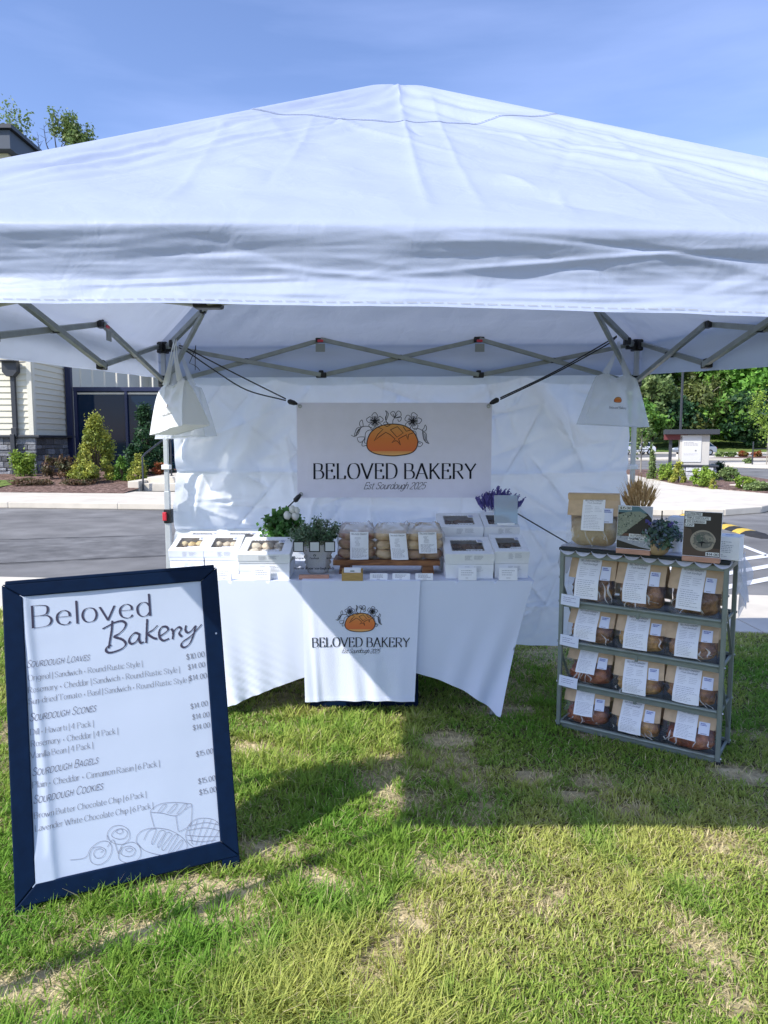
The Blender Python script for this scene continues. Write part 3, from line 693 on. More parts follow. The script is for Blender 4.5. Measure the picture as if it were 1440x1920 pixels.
# tall loose poplars behind the building
tree('poplar_tree', 'tall leafy poplar rising above the dark flat roof', 58, 871, 44, 20.6, 4.2, 'sage', 41, 60, 70, .10, .2, .6, 'poplars behind the building', .2, shape='column')
def thin_poplar():
    p = at(112, 330, 44); t = thing('poplar_tree', 'thin half bare poplar showing above the left edge of the canopy', 'tree', (p.x, p.y, 0), group='poplars behind the building'); Z0 = p.z
    rg = random.Random(5); mb = MB(); cl = []
    for (dx, h, lf) in ((-.95, 2.9, 0), (-.25, 3.5, .3), (.55, 3.2, .8), (1.15, 2.9, .9), (1.5, 2.5, .7), (.1, 2.0, .5), (-1.3, 2.3, 0), (1.25, 1.9, .8)):
        P = [(0, 0, Z0 - 3), (dx * .45, 0, Z0 + h * .3), (dx * .85 + rg.uniform(-.1, .1), rg.uniform(-.3, .3), Z0 + h * .65), (dx + rg.uniform(-.1, .2), 0, Z0 + h)]
        mb.tube(smooth_pts(P, k=3), [.06 - .052 * i / 9 for i in range(10)], 6)
        for i in range(7):
            k = .45 + .08 * i; b = Vector(P[2]).lerp(Vector(P[3]), (k - .45) / .55); e = b + Vector((rg.uniform(-.45, .45), rg.uniform(-.3, .3), rg.uniform(.1, .5)))
            mb.tube([b, e], [.014, .005], 5)
            if rg.random() < lf: cl.append(e); cl.append(b)
    mb.tube([(0, 0, -.3), (.1, 0, Z0 * .5), (0, 0, Z0 - 2.8)], [.22, .15, .08], 8)
    mb.build('trunk', M['darkbark'], t)
    r2 = np.random.default_rng(3); C = np.concatenate([np.array(c) + r2.normal(size=(46, 3)) * .17 for c in cl]); K = np.repeat(np.arange(len(cl)), 46)
    leaf_mesh('crown', C, np.full(len(C), .10), leaf_cols(K, GR['sage'], 8), t, 9)
thin_poplar()
# ------------------------------------------------------------------ the building on the left
M['siding'] = mat('lap_siding', (.70, .66, .53), .7, .25, var=.03, vscale=1, stretch=(1, 1, 6))
M['trimboard'] = mat('trim_board', (.72, .68, .56), .65, .3)
M['stone'] = mat('ledge_stone', attr=True, rough=.9, spec=.15, var=.3, vscale=5, bump=.03, bscale=14, detail=8)
M['mortar'] = mat('mortar', (.10, .10, .10), .95, .1)
M['navytrim'] = mat('navy_trim', (.012, .018, .062), .4, .5)
M['charcoal'] = mat('charcoal_metal', (.035, .038, .045), .45, .5)
M['pane'] = mat('dark_window_glass', (.006, .020, .045), .04, .22)
M['fascia'] = mat('fascia', (.06, .075, .10), .5, .4)
bld = thing('building', 'cream sided building with dark stone base and navy framed storefront windows', 'building', (-12.5, 25.5, .1))
BX, BY = 0, 0
def laps(mb, a, b, z0, z1, h=.215):
    """lap boards along a->b, each leaning out at its foot"""
    a, b = Vector(a), Vector(b); d = (b - a).normalized(); n = Vector((d.y, -d.x, 0)); z = z0
    while z < z1 - .02:
        t = min(h, z1 - z)
        A0, B0 = a + n * .045, b + n * .045; A1, B1 = a + n * .006, b + n * .006
        mb.add([(A0.x, A0.y, z), (B0.x, B0.y, z), (B1.x, B1.y, z + t), (A1.x, A1.y, z + t), (a.x, a.y, z), (b.x, b.y, z)], [(0, 1, 2, 3), (4, 5, 1, 0)])
        z += h
WT = 5.5                                               # height of the low front block above its foot
mb = MB(); mb.box((-9, 10, WT / 2), (18 - .02, 20 - .02, WT)); mb.box((7, 12.7 + 4, WT / 2), (14.02, 8 - .02, WT)); mb.build('wall', M['trimboard'], bld)
mb = MB(); laps(mb, (-18, 0, 0), (-.14, 0, 0), 1.62, WT); laps(mb, (.0, .14, 0), (.0, 2.62, 0), 1.62, WT)
mb.build('siding', M['siding'], bld)
mb = MB(); mb.box((-.055, -.02, (1.62 + WT) / 2), (.17, .10, WT - 1.62)); mb.box((.02, .065, (1.62 + WT) / 2), (.08, .15, WT - 1.62)); mb.build('corner_trim', M['trimboard'], bld); mb = MB(); mb.box((.02, 2.66, (1.62 + WT) / 2), (.08, .10, WT - 1.62))
mb.build('corner_trim', M['trimboard'], bld)
def stones(mb, a, b, z0, z1, seed):
    rg = random.Random(seed); a, b = Vector(a), Vector(b); L_ = (b - a).length; d = (b - a) / L_; n = Vector((d.y, -d.x, 0)); z = z0
    rot = Matrix(((d.x, -n.x, 0), (d.y, -n.y, 0), (0, 0, 1)))
    while z < z1 - .03:
        h = min(rg.choice([.11, .15, .19, .22]), z1 - z); x = 0
        if z1 - z - h < .07: h = z1 - z
        while x < L_ - .01:
            w = min(rg.uniform(.2, .62), L_ - x)
            if L_ - x - w < .12: w = L_ - x
            g = rg.choice([.10, .14, .18, .23, .28]); c = (g * .98, g, g * 1.05)
            dp = .07 + rg.random() * .06
            mb.box(a + d * (x + w / 2) + n * (dp / 2) + Vector((0, 0, z + h / 2)), (w - .012, dp, h - .012), 0, c, rot)
            x += w
        z += h
mb = MB(); stones(mb, (-18, -.01, 0), (.10, -.01, 0), .0, 1.52, 3); stones(mb, (.01, 0, 0), (.01, 2.7, 0), .0, 1.52, 4)
mb.build('stone_base', M['stone'], bld, bevel=.02)
mb = MB(); mb.box((-8.92, -.10, 1.57), (18.4, .24, .09)); mb.box((.17, 1.4, 1.57), (.24, 2.74, .09)); mb.build('ledge', M['charcoal'], bld, bevel=.01)
# recessed storefront wall with battens
mb = MB()
for i in range(28):
    mb.box((.62 + .47 * i, 2.67, 4.5), (.055, .05, 2.0))
mb.build('batten', M['trimboard'], bld)
mb = MB(); mb.box((.19, 2.58, 2.15), (.22, .2, 4.3)); mb.build('navy_post', M['navytrim'], bld, bevel=.01)
for i in range(3):
    x0 = .42 + i * 4.1
    fr = MB()
    for x in (x0, x0 + 1.98, x0 + 3.9): fr.box((x, 2.62, 1.75), (.12 if x != x0 + 1.98 else .10, .14, 3.2))
    fr.box((x0 + 1.95, 2.615, 3.42), (4.02, .16, .16)); fr.box((x0 + 1.95, 2.615, .2), (4.02, .16, .18)); fr.box((x0 + 1.95, 2.64, .85), (3.9, .08, .07))
    f = fr.build('window', M['navytrim'], bld, bevel=.006)
    p_ = MB(); p_.box((x0 + 1.95, 2.66, 1.8), (3.86, .02, 3.2)); p_.build('pane', M['pane'], f)
    q_ = MB(); q_.box((x0 + 1.95, 2.645, 3.26), (3.78, .012, .07)); q_.build('blind', M['trimboard'], f)
mb = MB(); mb.box((-9, 9.9, WT + .12), (18.5, 20.7, .24)); mb.box((7, 16.2, WT + .12), (13.6, 8.6, .22)); mb.build('roof', M['fascia'], bld)
# downspout with its hopper
dsx = (30 - 720) / FPX * 25.3 + 12.5
mb = MB()
mb.prism([(dsx - .26, -.30, 4.17), (dsx + .26, -.30, 4.17), (dsx + .26, -.30, 3.82), (dsx + .12, -.30, 3.66), (dsx - .12, -.30, 3.66), (dsx - .26, -.30, 3.82)], (0, .26, 0))
mb.box((dsx, -.31, 4.19), (.58, .34, .06))
dn = MB(); dn.box((dsx + .03, -.13, 2.75), (.15, .12, 1.85)); dn.box((dsx + .03, -.18, 1.72), (.19, .16, .30)); dn.box((dsx - .02, -.24, .85), (.15, .12, 1.6)); dp = dn.build('downspout', M['charcoal'], bld, bevel=.008)
mb.build('downspout_head', M['charcoal'], dp, bevel=.01)
# taller block behind
tw = thing('building', 'tall dark topped block rising behind the cream sided front', 'building', (-15.7, 31.2, 0))
mb = MB(); mb.box((-9, 6.1, 7.4), (17.4, 11.5, 14.7)); mb.build('wall', M['siding'], tw)
mb = MB(); mb.box((-9.03, 6, 14.05), (18.2, 12.3, .75)); mb.build('fascia', M['fascia'], tw)
mb = MB(); mb.box((-9.03, 6, 14.53), (18.5, 12.6, .16)); mb.build('roof_edge', M['charcoal'], tw)
# steps to the storefront, with a tube handrail
st = on(231, 921, .05); sx = st.x
mb = MB()
mb.prism([(sx, 21.0, -.02), (sx + .33, 21.0, -.02), (sx + .33, 24.6, -.02), (sx, 24.6, -.02)], (0, 0, .34))
for k in range(2):
    mb.prism([(sx + .335, 21.25 + .5 * k, .0), (sx + 4.0, 21.25 + .5 * k, .0), (sx + 4.0, 28.1, .0), (sx + .335, 28.1, .0)], (0, 0, .235 + .17 * k))
tag(mb.build('steps', M['concrete'], bevel=.015), 'pale concrete steps leading up to the dark storefront windows', 'steps')
hr = thing('handrail', 'dark tube handrail standing beside the concrete steps', 'handrail', (sx + .42, 21.12, .04))
mb = MB(); pth = [(0, 0, 0), (0, 0, .98), (.06, .12, 1.1), (.30, 1.15, 1.52), (.36, 1.28, 1.55), (.42, 1.36, 1.5), (.44, 1.38, 1.4), (.44, 1.38, .35)]
mb.tube(pth, .028, 10); mb.build('rail', M['charcoal'], hr, smooth=True)
mb = MB(); mb.lathe([(0, .012), (.06, .012), (.06, 0)], 14, (0, 0, .005)); mb.build('base_plate', M['charcoal'], hr); mb = MB(); mb.lathe([(0, .012), (.06, .012), (.06, 0)], 14, (.44, 1.38, .37)); mb.build('base_plate', M['charcoal'], hr)
# shrubs in the bark bed
gl = 'shrubs in the bark bed before the building'
shrub('shrub', 'large yellow green cone shaped shrub before the navy window', 'shrub', 182, 884, .30, 92, 112, 'yellow', 'cone', 90, 70, .055, 51, gl, D=23.2, spread=.16)
shrub('shrub', 'bright green upright shrub below the downspout', 'shrub', 45, 887, .30, 40, 56, 'lime', 'ball', 34, 44, .06, 52, gl, D=24.6)
shrub('shrub', 'thin purple brown shrub beside the dark stone corner', 'shrub', 95, 888, .30, 30, 40, 'brown', 'ball', 18, 26, .06, 53, gl, D=23.8)
shrub('shrub', 'wide purple brown shrub left of the cone shaped shrub', 'shrub', 127, 888, .30, 40, 38, 'brown', 'ball', 26, 40, .06, 54, gl, D=23.4)
shrub('shrub', 'low yellow green shrub at the foot of the cone shaped shrub', 'shrub', 163, 893, .22, 38, 34, 'yellow', 'ball', 26, 50, .045, 55, gl, D=22.4)
shrub('shrub', 'blue green spiky shrub just left of the handrail', 'shrub', 228, 889, .28, 32, 42, 'mid', 'cone', 26, 50, .05, 56, gl, D=22.9)
shrub('shrub', 'orange tipped yellow shrub seen through the handrail', 'shrub', 259, 893, .28, 36, 44, 'yellow', 'cone', 30, 50, .05, 57, gl, D=22.7)
shrub('shrub', 'small red leaved shrub beside the tent leg', 'shrub', 300, 880, .40, 26, 20, 'red', 'ball', 20, 40, .05, 58, gl, D=24.4)
shrub('conifer_tree', 'dark green conifer before the window behind the handrail', 'tree', 277, 880, .40, 84, 120, 'dark', 'cone', 80, 70, .07, 59, None, D=25.6, spread=.18)
shrub('ground_cover', 'brownish creeping plant across the bark left of centre', 'plant', 62, 904, .14, 70, 14, 'brown', 'ball', 40, 24, .045, 60, 'creeping plants in the bark', D=21.9)
shrub('ground_cover', 'brownish creeping plant in the bark below the cone shaped shrub', 'plant', 148, 901, .16, 60, 12, 'brown', 'ball', 40, 24, .045, 61, 'creeping plants in the bark', D=22.0)
# ------------------------------------------------------------------ right hand background
gr = 'shrubs in the island bed'
shrub('shrub', 'tall narrow yellow green shrub just right of the tent leg', 'shrub', 1221, 890, .06, 20, 50, 'sage', 'cone', 26, 44, .055, 71, gr, D=27.5)
shrub('shrub', 'yellow green shrub left of the stone plinth', 'shrub', 1249, 893, .06, 26, 34, 'lime', 'ball', 24, 44, .05, 72, gr, D=26.0)
shrub('shrub', 'upright yellow shrub before the stone plinth', 'shrub', 1272, 896, .06, 26, 36, 'yellow', 'cone', 26, 50, .05, 73, gr, D=24.8)
shrub('shrub', 'broad yellow green shrub in front of the white kiosk corner', 'shrub', 1317, 908, .06, 42, 38, 'lime', 'ball', 36, 60, .05, 74, gr, D=22.6, spread=.24)
shrub('shrub', 'dark green round shrub right of the stone plinth', 'shrub', 1344, 889, .06, 28, 30, 'dark', 'ball', 26, 50, .05, 75, gr, D=27.4)
shrub('shrub', 'grey green mounded shrub right of the dark round shrub', 'shrub', 1367, 894, .06, 34, 26, 'sage', 'ball', 30, 50, .05, 76, gr, D=25.6)
shrub('shrub', 'bright green ball shaped shrub near the white path', 'shrub', 1396, 914, .06, 34, 26, 'lime', 'ball', 34, 56, .04, 77, gr, D=21.6, spread=.2)
shrub('shrub', 'sparse small shrub beside the broad yellow green shrub', 'shrub', 1337, 914, .06, 14, 22, 'yellow', 'cone', 12, 24, .04, 78, gr, D=21.6)
shrub('ornamental_grass', 'low tufted grey green plant at the bed edge below the ball shaped shrub', 'plant', 1420, 920, .06, 42, 16, 'sage', 'ball', 50, 50, .05, 79, None, D=20.8)
gm = 'mounds in the median bed'
for (u, pal, lb, sd) in ((1350, 'sage', 'pale green low mound right of the kiosk in the median', 81), (1370, 'sage', 'pale green low mound next to the orange one', 82), (1394, 'red', 'orange low mound in the median bed', 83), (1419, 'red', 'dark red low mound at the photo edge of the median', 84)):
    shrub('shrub', lb, 'shrub', u, 853, .06, 16, 9 if pal == 'sage' else 11, pal, 'ball', 16, 30, .14, sd, gm, D=66)
shrub('shrub', 'pale round tuft on the curved traffic island', 'shrub', 1402, 870, .06, 14, 11, 'sage', 'ball', 16, 34, .09, 85, None, D=46)
# kiosk sign
M['kiosk'] = mat('kiosk_stucco', (.50, .475, .43), .85, .2, var=.03, vscale=2); M['kpanel'] = mat('kiosk_panel', (.60, .59, .57), .6, .3); M['lstone'] = mat('pale_ledge_stone', attr=True, rough=.9, spec=.15, var=.2, vscale=5, bump=.03, bscale=12)
M['maroon'] = mat('maroon_beam', (.14, .035, .035), .6, .3)
k0 = at(1293, 893, 26.8); kz = .05
kio = thing('kiosk_sign', 'white monument sign with flat dark roof on a pale stone plinth', 'sign', (k0.x, 26.8, kz), (0, 0, R(-18)))
def ring_stones(mb, w, d, z0, z1, seed):
    for (a, b) in (((-w / 2, -d / 2), (w / 2, -d / 2)), ((w / 2, -d / 2), (w / 2, d / 2)), ((w / 2, d / 2), (-w / 2, d / 2)), ((-w / 2, d / 2), (-w / 2, -d / 2))):
        n0 = len(mb.c); stones(mb, (*a, 0), (*b, 0), z0, z1, seed); seed += 1
        for i in range(n0, len(mb.c)): mb.c[i] = tuple(min(.62, .30 + 1.1 * c) for c in mb.c[i])
mb = MB(); ring_stones(mb, 1.5, .9, 0, .5, 5); mb.box((0, 0, .25), (1.5, .9, .5), 0, (.2, .2, .2)); mb.build('stone_plinth', M['lstone'], kio, bevel=.015)
mb = MB(); mb.box((0, 0, .535), (1.85, 1.2, .07)); mb.build('plinth_cap', M['charcoal'], kio, bevel=.01)
mb = MB(); mb.box((.10, .0, 1.13), (1.02, .62, 1.12)); mb.build('sign_body', M['kiosk'], kio, bevel=.01)
mb = MB(); mb.box((.0, -.325, 1.17), (.66, .03, .98)); Sk = lambda u, v, o: (u, -.341 - o, v)
lines_of_print(mb, Sk, -.27, .27, 1.28, 1.42, 3, 1, (.30, .29, .29), .018, .002, 4); lines_of_print(mb, Sk, -.27, .27, .92, 1.0, 2, 1, (.34, .33, .33), .010, .002, 6)
mb.box((.14, -.342, 1.1), (.05, .01, .05), 1, (.2, .2, .2)); mb.build('sign_panel', [M['kpanel'], M['print']], kio)
mb = MB(); mb.box((-.72, -.1, 1.12), (.11, .11, 1.1)); mb.build('post', M['charcoal'], kio); mb = MB(); mb.box((-.55, -.06, 1.6), (.8, .5, .2)); mb.build('beam', M['maroon'], kio)
mb = MB(); mb.box((-.02, 0, 1.79), (1.86, 1.1, .18)); mb.build('roof', M['charcoal'], kio, bevel=.01)
# lamp post
lp = at(1274, 850, 60); t = thing('lamp_post', 'tall dark lamp post between the tote bag and the kiosk roof', 'lamp post', (lp.x, 60, -.1))
mb = MB(); mb.tube([(0, 0, 0), (0, 0, 9.5)], [.11, .09], 12); mb.build('pole', M['charcoal'], t)
mb = MB(); mb.box((0, -.5, 9.55), (.34, 1.1, .12)); mb.build('lamp_head', M['charcoal'], t, bevel=.02); mb = MB(); mb.lathe([(0, .5), (.26, .5), (.28, 0)], 16); mb.build('base', M['concrete'], t)
# staked young trees
def staked(label, u, v, D, h, w, pal, seed, stx):
    p = at(u, v, D); t = thing('young_tree', label, 'tree', (p.x, D, p.z), group='staked young trees')
    pts, K, o = crown_pts((0, 0, h * .64), (w / 2, w / 2, h * .36), 40, 40, seed, 'ball', .24); s = .0016 * D
    leaf_mesh('crown', pts, np.full(len(pts), s), leaf_cols(K, GR[pal], seed), t, seed, out=o)
    mb = MB(); mb.tube([(0, 0, -.1), (.02, 0, h * .5), (0, 0, h * .95)], [.035, .03, .008], 8)
    for i in range(9):
        a = i * 2.1; z = h * (.32 + .06 * i); mb.tube([(0, 0, z), (math.cos(a) * w * .33, math.sin(a) * w * .33, z + h * .12)], [.014, .004], 5)
    mb.build('trunk', M['palebark'], t)
    for x in (-stx, stx):
        m_ = MB(); m_.tube([(x, -.05, -.1), (x, -.05, 1.45)], .04, 8); m_.build('stake', M['charcoal'], t)
    m_ = MB(); m_.beam((-stx, -.05, 1.0), (stx, -.05, 1.02), .03, .03); m_.build('tie', M['charcoal'], t)
staked('slim staked young tree in front of the parked white car', 1201, 884, 33, 2.7, 1.2, 'sage', 91, .42)
staked('yellow green young tree with dark stakes on the curved traffic island', 1437, 872, 44, 5.2, 2.6, 'lime', 92, .9)
# parked cars
M['carwhite'] = mat('white_car_paint', (.72, .73, .75), .25, .5, coat=.6); M['carsilver'] = mat('silver_car_paint', (.42, .45, .48), .3, .5, metal=.5, coat=.6)
M['tyre'] = mat('tyre_rubber', (.015, .015, .016), .8, .3); M['rim'] = mat('alloy_rim', (.5, .5, .52), .3, .5, metal=.8); M['tail'] = mat('tail_lamp', (.35, .01, .012), .3, .5); M['headl'] = mat('head_lamp_lens', (.7, .72, .74), .15, .6)
def car(label, u, D, rz, paint):
    p = at(u, 850, D); t = thing('parked_car', label, 'car', (p.x, D, -.1), (0, 0, rz), 'parked cars')
    prof = [(-2.2, .32), (-2.25, .62), (-2.1, .86), (-1.25, .97), (2.05, 1.0), (2.2, .8), (2.2, .34)]
    mb = MB(); n = len(prof); wy = [(-.9, 0), (.9, 0)]
    mb.prism([(x, -.9, z) for x, z in prof], (0, 1.8, 0)); mb.build('body', M[paint], t, bevel=.07, segs=3)
    mb = MB(); gp = [(-1.25, .95), (-.5, 1.42), (1.3, 1.46), (2.0, .97)]
    A = [(x, -.84 + .16 * (z > 1.2), z) for x, z in gp]; B = [(x, .84 - .16 * (z > 1.2), z) for x, z in gp]
    mb.add(A + B, [(0, 1, 2, 3), (7, 6, 5, 4), (0, 4, 5, 1), (2, 6, 7, 3)]); mb.build('window', M['pane'], t)
    mb = MB(); mb.box((.4, 0, 1.46), (1.95, 1.36, .06)); mb.build('roof', M[paint], t, bevel=.025)
    mb = MB()
    for y in (-1, 1):
        for (a, b) in ((gp[0], gp[1]), (gp[2], gp[3])): mb.beam((a[0], y * .83, a[1]), (b[0], y * .69, b[1]), .07, .07)
        mb.beam((.35, y * .84, .97), (.35, y * .7, 1.45), .07, .06)
    mb.build('pillar', M[paint], t)
    for x in (-1.4, 1.4):
        for y in (-.82, .82):
            w = MB(); w.lathe([(.2, -.1), (.32, -.1), (.34, 0), (.32, .1), (.2, .1)], 20)
            w.v = [(q[0] + x, q[2] + y, q[1] + .34) for q in w.v]; wo = w.build('wheel', M['tyre'], t, smooth=True)
            w = MB(); w.lathe([(0, .07), (.2, .08), (.2, -.08), (0, -.07)], 14); w.v = [(q[0] + x, q[2] + y, q[1] + .34) for q in w.v]; w.build('rim', M['rim'], wo)
    for y in (-.68, .68):
        w = MB(); w.box((-2.2, y, .72), (.1, .36, .13)); w.build('headlight', M['headl'], t, bevel=.02)
        w = MB(); w.box((2.19, y, .8), (.08, .3, .2)); w.build('taillight', M['tail'], t, bevel=.02)
car('white parked car behind the slim staked tree', 1190, 84, R(8), 'carwhite')
car('silver parked car mostly hidden behind the white kiosk', 1302, 82, R(4), 'carsilver')
# speed bump
b0, b1 = on(1424, 1006, -.1), on(1338, 982, -.1)
sb = thing('speed_bump', 'black and yellow striped rubber speed bump on the asphalt', 'speed bump', (b0.x, b0.y, -.1))
dx, dy = b1.x - b0.x, b1.y - b0.y; L_ = math.hypot(dx, dy); sb.rotation_euler = (0, 0, math.atan2(dy, dx))
M['yellow'] = mat('yellow_paint', (.62, .42, .07), .7, .3, var=.12); M['rubber'] = mat('black_rubber', (.03, .03, .03), .8, .3, var=.2)
prof = [(-.18, 0), (-.16, .02), (-.09, .055), (0, .065), (.09, .055), (.16, .02), (.18, 0)]
nseg = 11; mb = MB(); my = MB(); L2 = L_ * 1.9
for i in range(nseg):
    x0, x1 = L2 * i / nseg, L2 * (i + 1) / nseg; B = my if i % 2 else mb
    B.add([(x, y, z) for x in (x0, x1) for y, z in prof], [(j, j + 7, j + 8, j + 1) for j in range(6)])
mb.add([(0, y, z) for y, z in prof] + [(-.30, y * .6, 0) for y, z in prof], [(j, j + 1, j + 8, j + 7) for j in range(6)])
mb.build('bump', M['rubber'], sb, smooth=True, angle=60); my.build('stripe', M['yellow'], sb, smooth=True, angle=60)
# ------------------------------------------------------------------ the tent
LX0, LX1, LY0, LY1 = -1.392, 1.592, 1.57, 4.55
PEAK = Vector((.052, 3.06, 2.965)); EO = .045
tent = thing('canopy_tent', 'white pop up canopy tent with grey folding frame standing on the lawn', 'tent')
E00, E10, E11, E01 = Vector((LX0 - EO, LY0 - EO, 1.957)), Vector((LX1 + EO, LY0 - EO, 1.912)), Vector((LX1 + EO, LY1 + EO, 2.125)), Vector((LX0 - EO, LY1 + EO, 2.105))
SIDES = [(E00, E10, -.022, .180, .03), (E10, E11, .0, .205, .01), (E11, E01, .0, .205, .01), (E01, E00, .0, .205, .01)]
_cr = random.Random(21)
def make_creases(n, xr, yr, l0, l1, amp, flat=1.0):
    out = []
    for i in range(n):
        x, y = _cr.uniform(*xr), _cr.uniform(*yr); a = _cr.uniform(-math.pi / 2, math.pi / 2) * flat; l = _cr.uniform(l0, l1)
        out.append((x, y, math.cos(a), math.sin(a), l, amp * _cr.uniform(.4, 1) * _cr.choice((-1, 1)), _cr.uniform(.008, .02)))
    return out
def creases(L_, x, y):
    d = 0.0
    for (cx, cy, ca, sa, l, a, w) in L_:
        ex, ey = x - cx, y - cy; u = ex * ca + ey * sa
        if abs(u) < l:
            v = -ex * sa + ey * ca
            if abs(v) < 4 * w: d += a * math.exp(-abs(v) / w) * (1 - (u / l) ** 2)
    return d
ROOFC = make_creases(46, (-1.3, 1.3), (.05, 1.2), .08, .45, .0075)
VALC = make_creases(90, (-1.5, 1.5), (.03, .18), .04, .22, .0042, .30)
WALLC = make_creases(130, (-1.4, 1.6), (.15, 1.9), .08, .5, .036)
def panel_pt(k, s, t, off=0.0):
    A, B, sag, _, _ = SIDES[k]
    E = A.lerp(B, s); E = E - Vector((0, 0, sag * 4 * s * (1 - s)))
    p = E.lerp(PEAK, t)
    n = (B - A).cross(PEAK - A).normalized()
    hipd = min(s, 1 - s) * (1 - t) * 3.0                # metres from the nearer hip
    q = (1 - t)
    d = -.045 * math.sin(math.pi * min(1, max(0, t))) * math.sin(math.pi * s) ** .5
    sd = 3.1 * k
    d += .024 * n1((s - .5) * q * 4.5 + sd, t * 2.6 + sd, 3)
    d += .016 * n1((s - .5) * q * 9 + t * 5 + sd, t * 7 - (s - .5) * 4, 2)
    along = t * 3.2 + 9 * k
    d += (.034 * n1(hipd * 7 + (3 if s > .5 else 0), along * .8, 2) + .02 * n1(hipd * 15 + 5, along, 2)) * math.exp(-(hipd / .42) ** 2) * min(1, q * 5)
    if k == 0:                                           # packing creases
        X = (s - .5) * q
        for x0, a in ((.001, .006), (.040, .004), (-.19, .004), (.21, .004)):
            d += a * math.exp(-abs(X - x0) / .004) * (t > .04)
        d += creases(ROOFC, X * 3.06, t * 1.83)
    d *= min(1, t * 7) * min(1, hipd / .10)
    bul = 0
    tip = -.030 * max(0, (t - .93) / .07) ** 2
    return p + n * (d + off) + Vector((0, 0, bul + tip))
_VK = smooth_pts([(0, 0), (.05, .0095), (.12, .0145), (.25, .010), (.5, -.008), (.68, -.011), (.84, -.003), (1, .010)], k=8)
def VPROF(q):
    for (a, b) in zip(_VK, _VK[1:]):
        if q <= b[0]: return a[1] + (b[1] - a[1]) * (q - a[0]) / max(1e-6, b[0] - a[0])
    return _VK[-1][1]
def val_pt(k, s, q):
    A, B, sag, H, fl = SIDES[k]
    E = A.lerp(B, s) - Vector((0, 0, sag * 4 * s * (1 - s)))
    d = (B - A).normalized(); out = Vector((d.y, -d.x, 0)).normalized()
    o = VPROF(q) * (.8 + .8 * (.5 + n1(s * 3.3, 4.4 + k, 2))) + (fl - .024) * q * q
    w = min(1, q * 4)
    if k == 0: o += w * creases(VALC, (s - .5) * 3.06, q * H)
    o += w * (.010 * n1(s * 4 + 11 * k, q * 1.6, 2) + .005 * n1(s * 7 + 5, q * 4 + 7 * k, 2) + .0035 * n1(s * 16 + 3 * q, q * 12 + 3, 2))
    if k == 0:
        for (s0, q0, sl, ws, am) in ((.60, .42, -1.6, .10, .006), (.66, .30, 1.1, .09, -.006), (.52, .80, .9, .06, .004), (.33, .72, -.8, .08, .004), (.44, .62, 1.4, .05, .004), (.56, .86, -.5, .08, .004), (.40, .86, .3, .07, .004)):
            dq = q - q0 - sl * (s - s0); o += am * math.exp(-(dq / .035) ** 2) * math.exp(-((s - s0) / ws) ** 2)
    o *= min(1, s * 30, (1 - s) * 30)
    z = -H * q - .004 * n1(s * 18, 2.2, 2) * q
    if k == 0: z += .012 * (0.5 - s) * q * 1.0
    return E + out * o + Vector((0, 0, z))
mb = MB()
for k, (nu, nv, nq) in enumerate(((300, 110, 60), (110, 50, 16), (70, 36, 14), (110, 50, 16))):
    mb.grid(lambda a, b: panel_pt(k, a, b * .998), nu, nv)
    mb.grid(lambda a, b: val_pt(k, a, 1 - b), nu, nq)
# sewn on peak cap with its seam
HCAP = .66
for k in range(4):
    mb.grid(lambda a, b: panel_pt(k, a, HCAP + b * (.998 - HCAP), .0016), 110, 28)
    for i in range(90):
        s0, s1 = (i + .08) / 90, (i + .8) / 90
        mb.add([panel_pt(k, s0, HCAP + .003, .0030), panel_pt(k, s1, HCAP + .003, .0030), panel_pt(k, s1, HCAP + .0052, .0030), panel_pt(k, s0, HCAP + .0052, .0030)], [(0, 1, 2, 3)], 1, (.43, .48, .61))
    for i in range(110):
        s0, s1 = (i + .1) / 110, (i + .85) / 110; A, B = val_pt(k, s0, .955), val_pt(k, s1, .955); o = Vector(((B - A).y, -(B - A).x, 0)).normalized() * .002
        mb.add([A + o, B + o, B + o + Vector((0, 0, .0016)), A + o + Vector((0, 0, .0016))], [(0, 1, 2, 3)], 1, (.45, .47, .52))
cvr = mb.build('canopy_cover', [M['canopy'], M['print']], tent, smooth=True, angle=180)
bm = bmesh.new(); bm.from_mesh(cvr.data); bmesh.ops.remove_doubles(bm, verts=bm.verts, dist=.0005); bm.to_mesh(cvr.data); bm.free()
def leg(x, y, ztop):
    mb = MB(); sx = 1 if x < 0 else -1; sy = 1 if y < 3 else -1
    mb.box((x, y, 1.18 / 2 + .01), (.034, .034, 1.16)); mb.box((x, y, (1.03 + ztop) / 2), (.027, .027, ztop - 1.03))
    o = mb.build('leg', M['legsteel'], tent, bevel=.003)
    f = MB(); f.box((x, y, .006), (.09, .09, .012)); f.build('foot_plate', M['steel'], o)
    l = MB(); l.box((x + .004 * sx, y, 1.02), (.050, .050, .09)); l.build('latch_collar', M['black'], o, bevel=.004)
    l = MB(); l.box((x - .012 * sx, y - .03, 1.02), (.026, .02, .055)); l.build('latch_button', M['red'], o, bevel=.005)
    l = MB(); l.box((x, y, 1.335), (.052, .052, .03)); l.build('strap', M['white'], o, bevel=.004)
    b = MB(); b.box((x, y, ztop + .0), (.062, .062, .07)); b.box((x + .045 * sx, y, ztop), (.05, .03, .05)); b.box((x, y + .045 * sy, ztop), (.03, .05, .05)); b.build('top_bracket', M['black'], tent, bevel=.006)
    zs = 1.875 if y > 3 else 1.73; b = MB(); b.box((x, y, zs), (.060, .060, .07)); b.box((x + .045 * sx, y, zs), (.05, .03, .045)); b.box((x, y + .045 * sy, zs), (.03, .05, .045)); b.build('slider_bracket', M['black'], tent, bevel=.006)
CT = {(0, 0): 1.925, (1, 0): 1.90, (0, 1): 2.085, (1, 1): 2.10}
for i, x in ((0, LX0), (1, LX1)):
    for j, y in ((0, LY0), (1, LY1)): leg(x, y, CT[(i, j)])
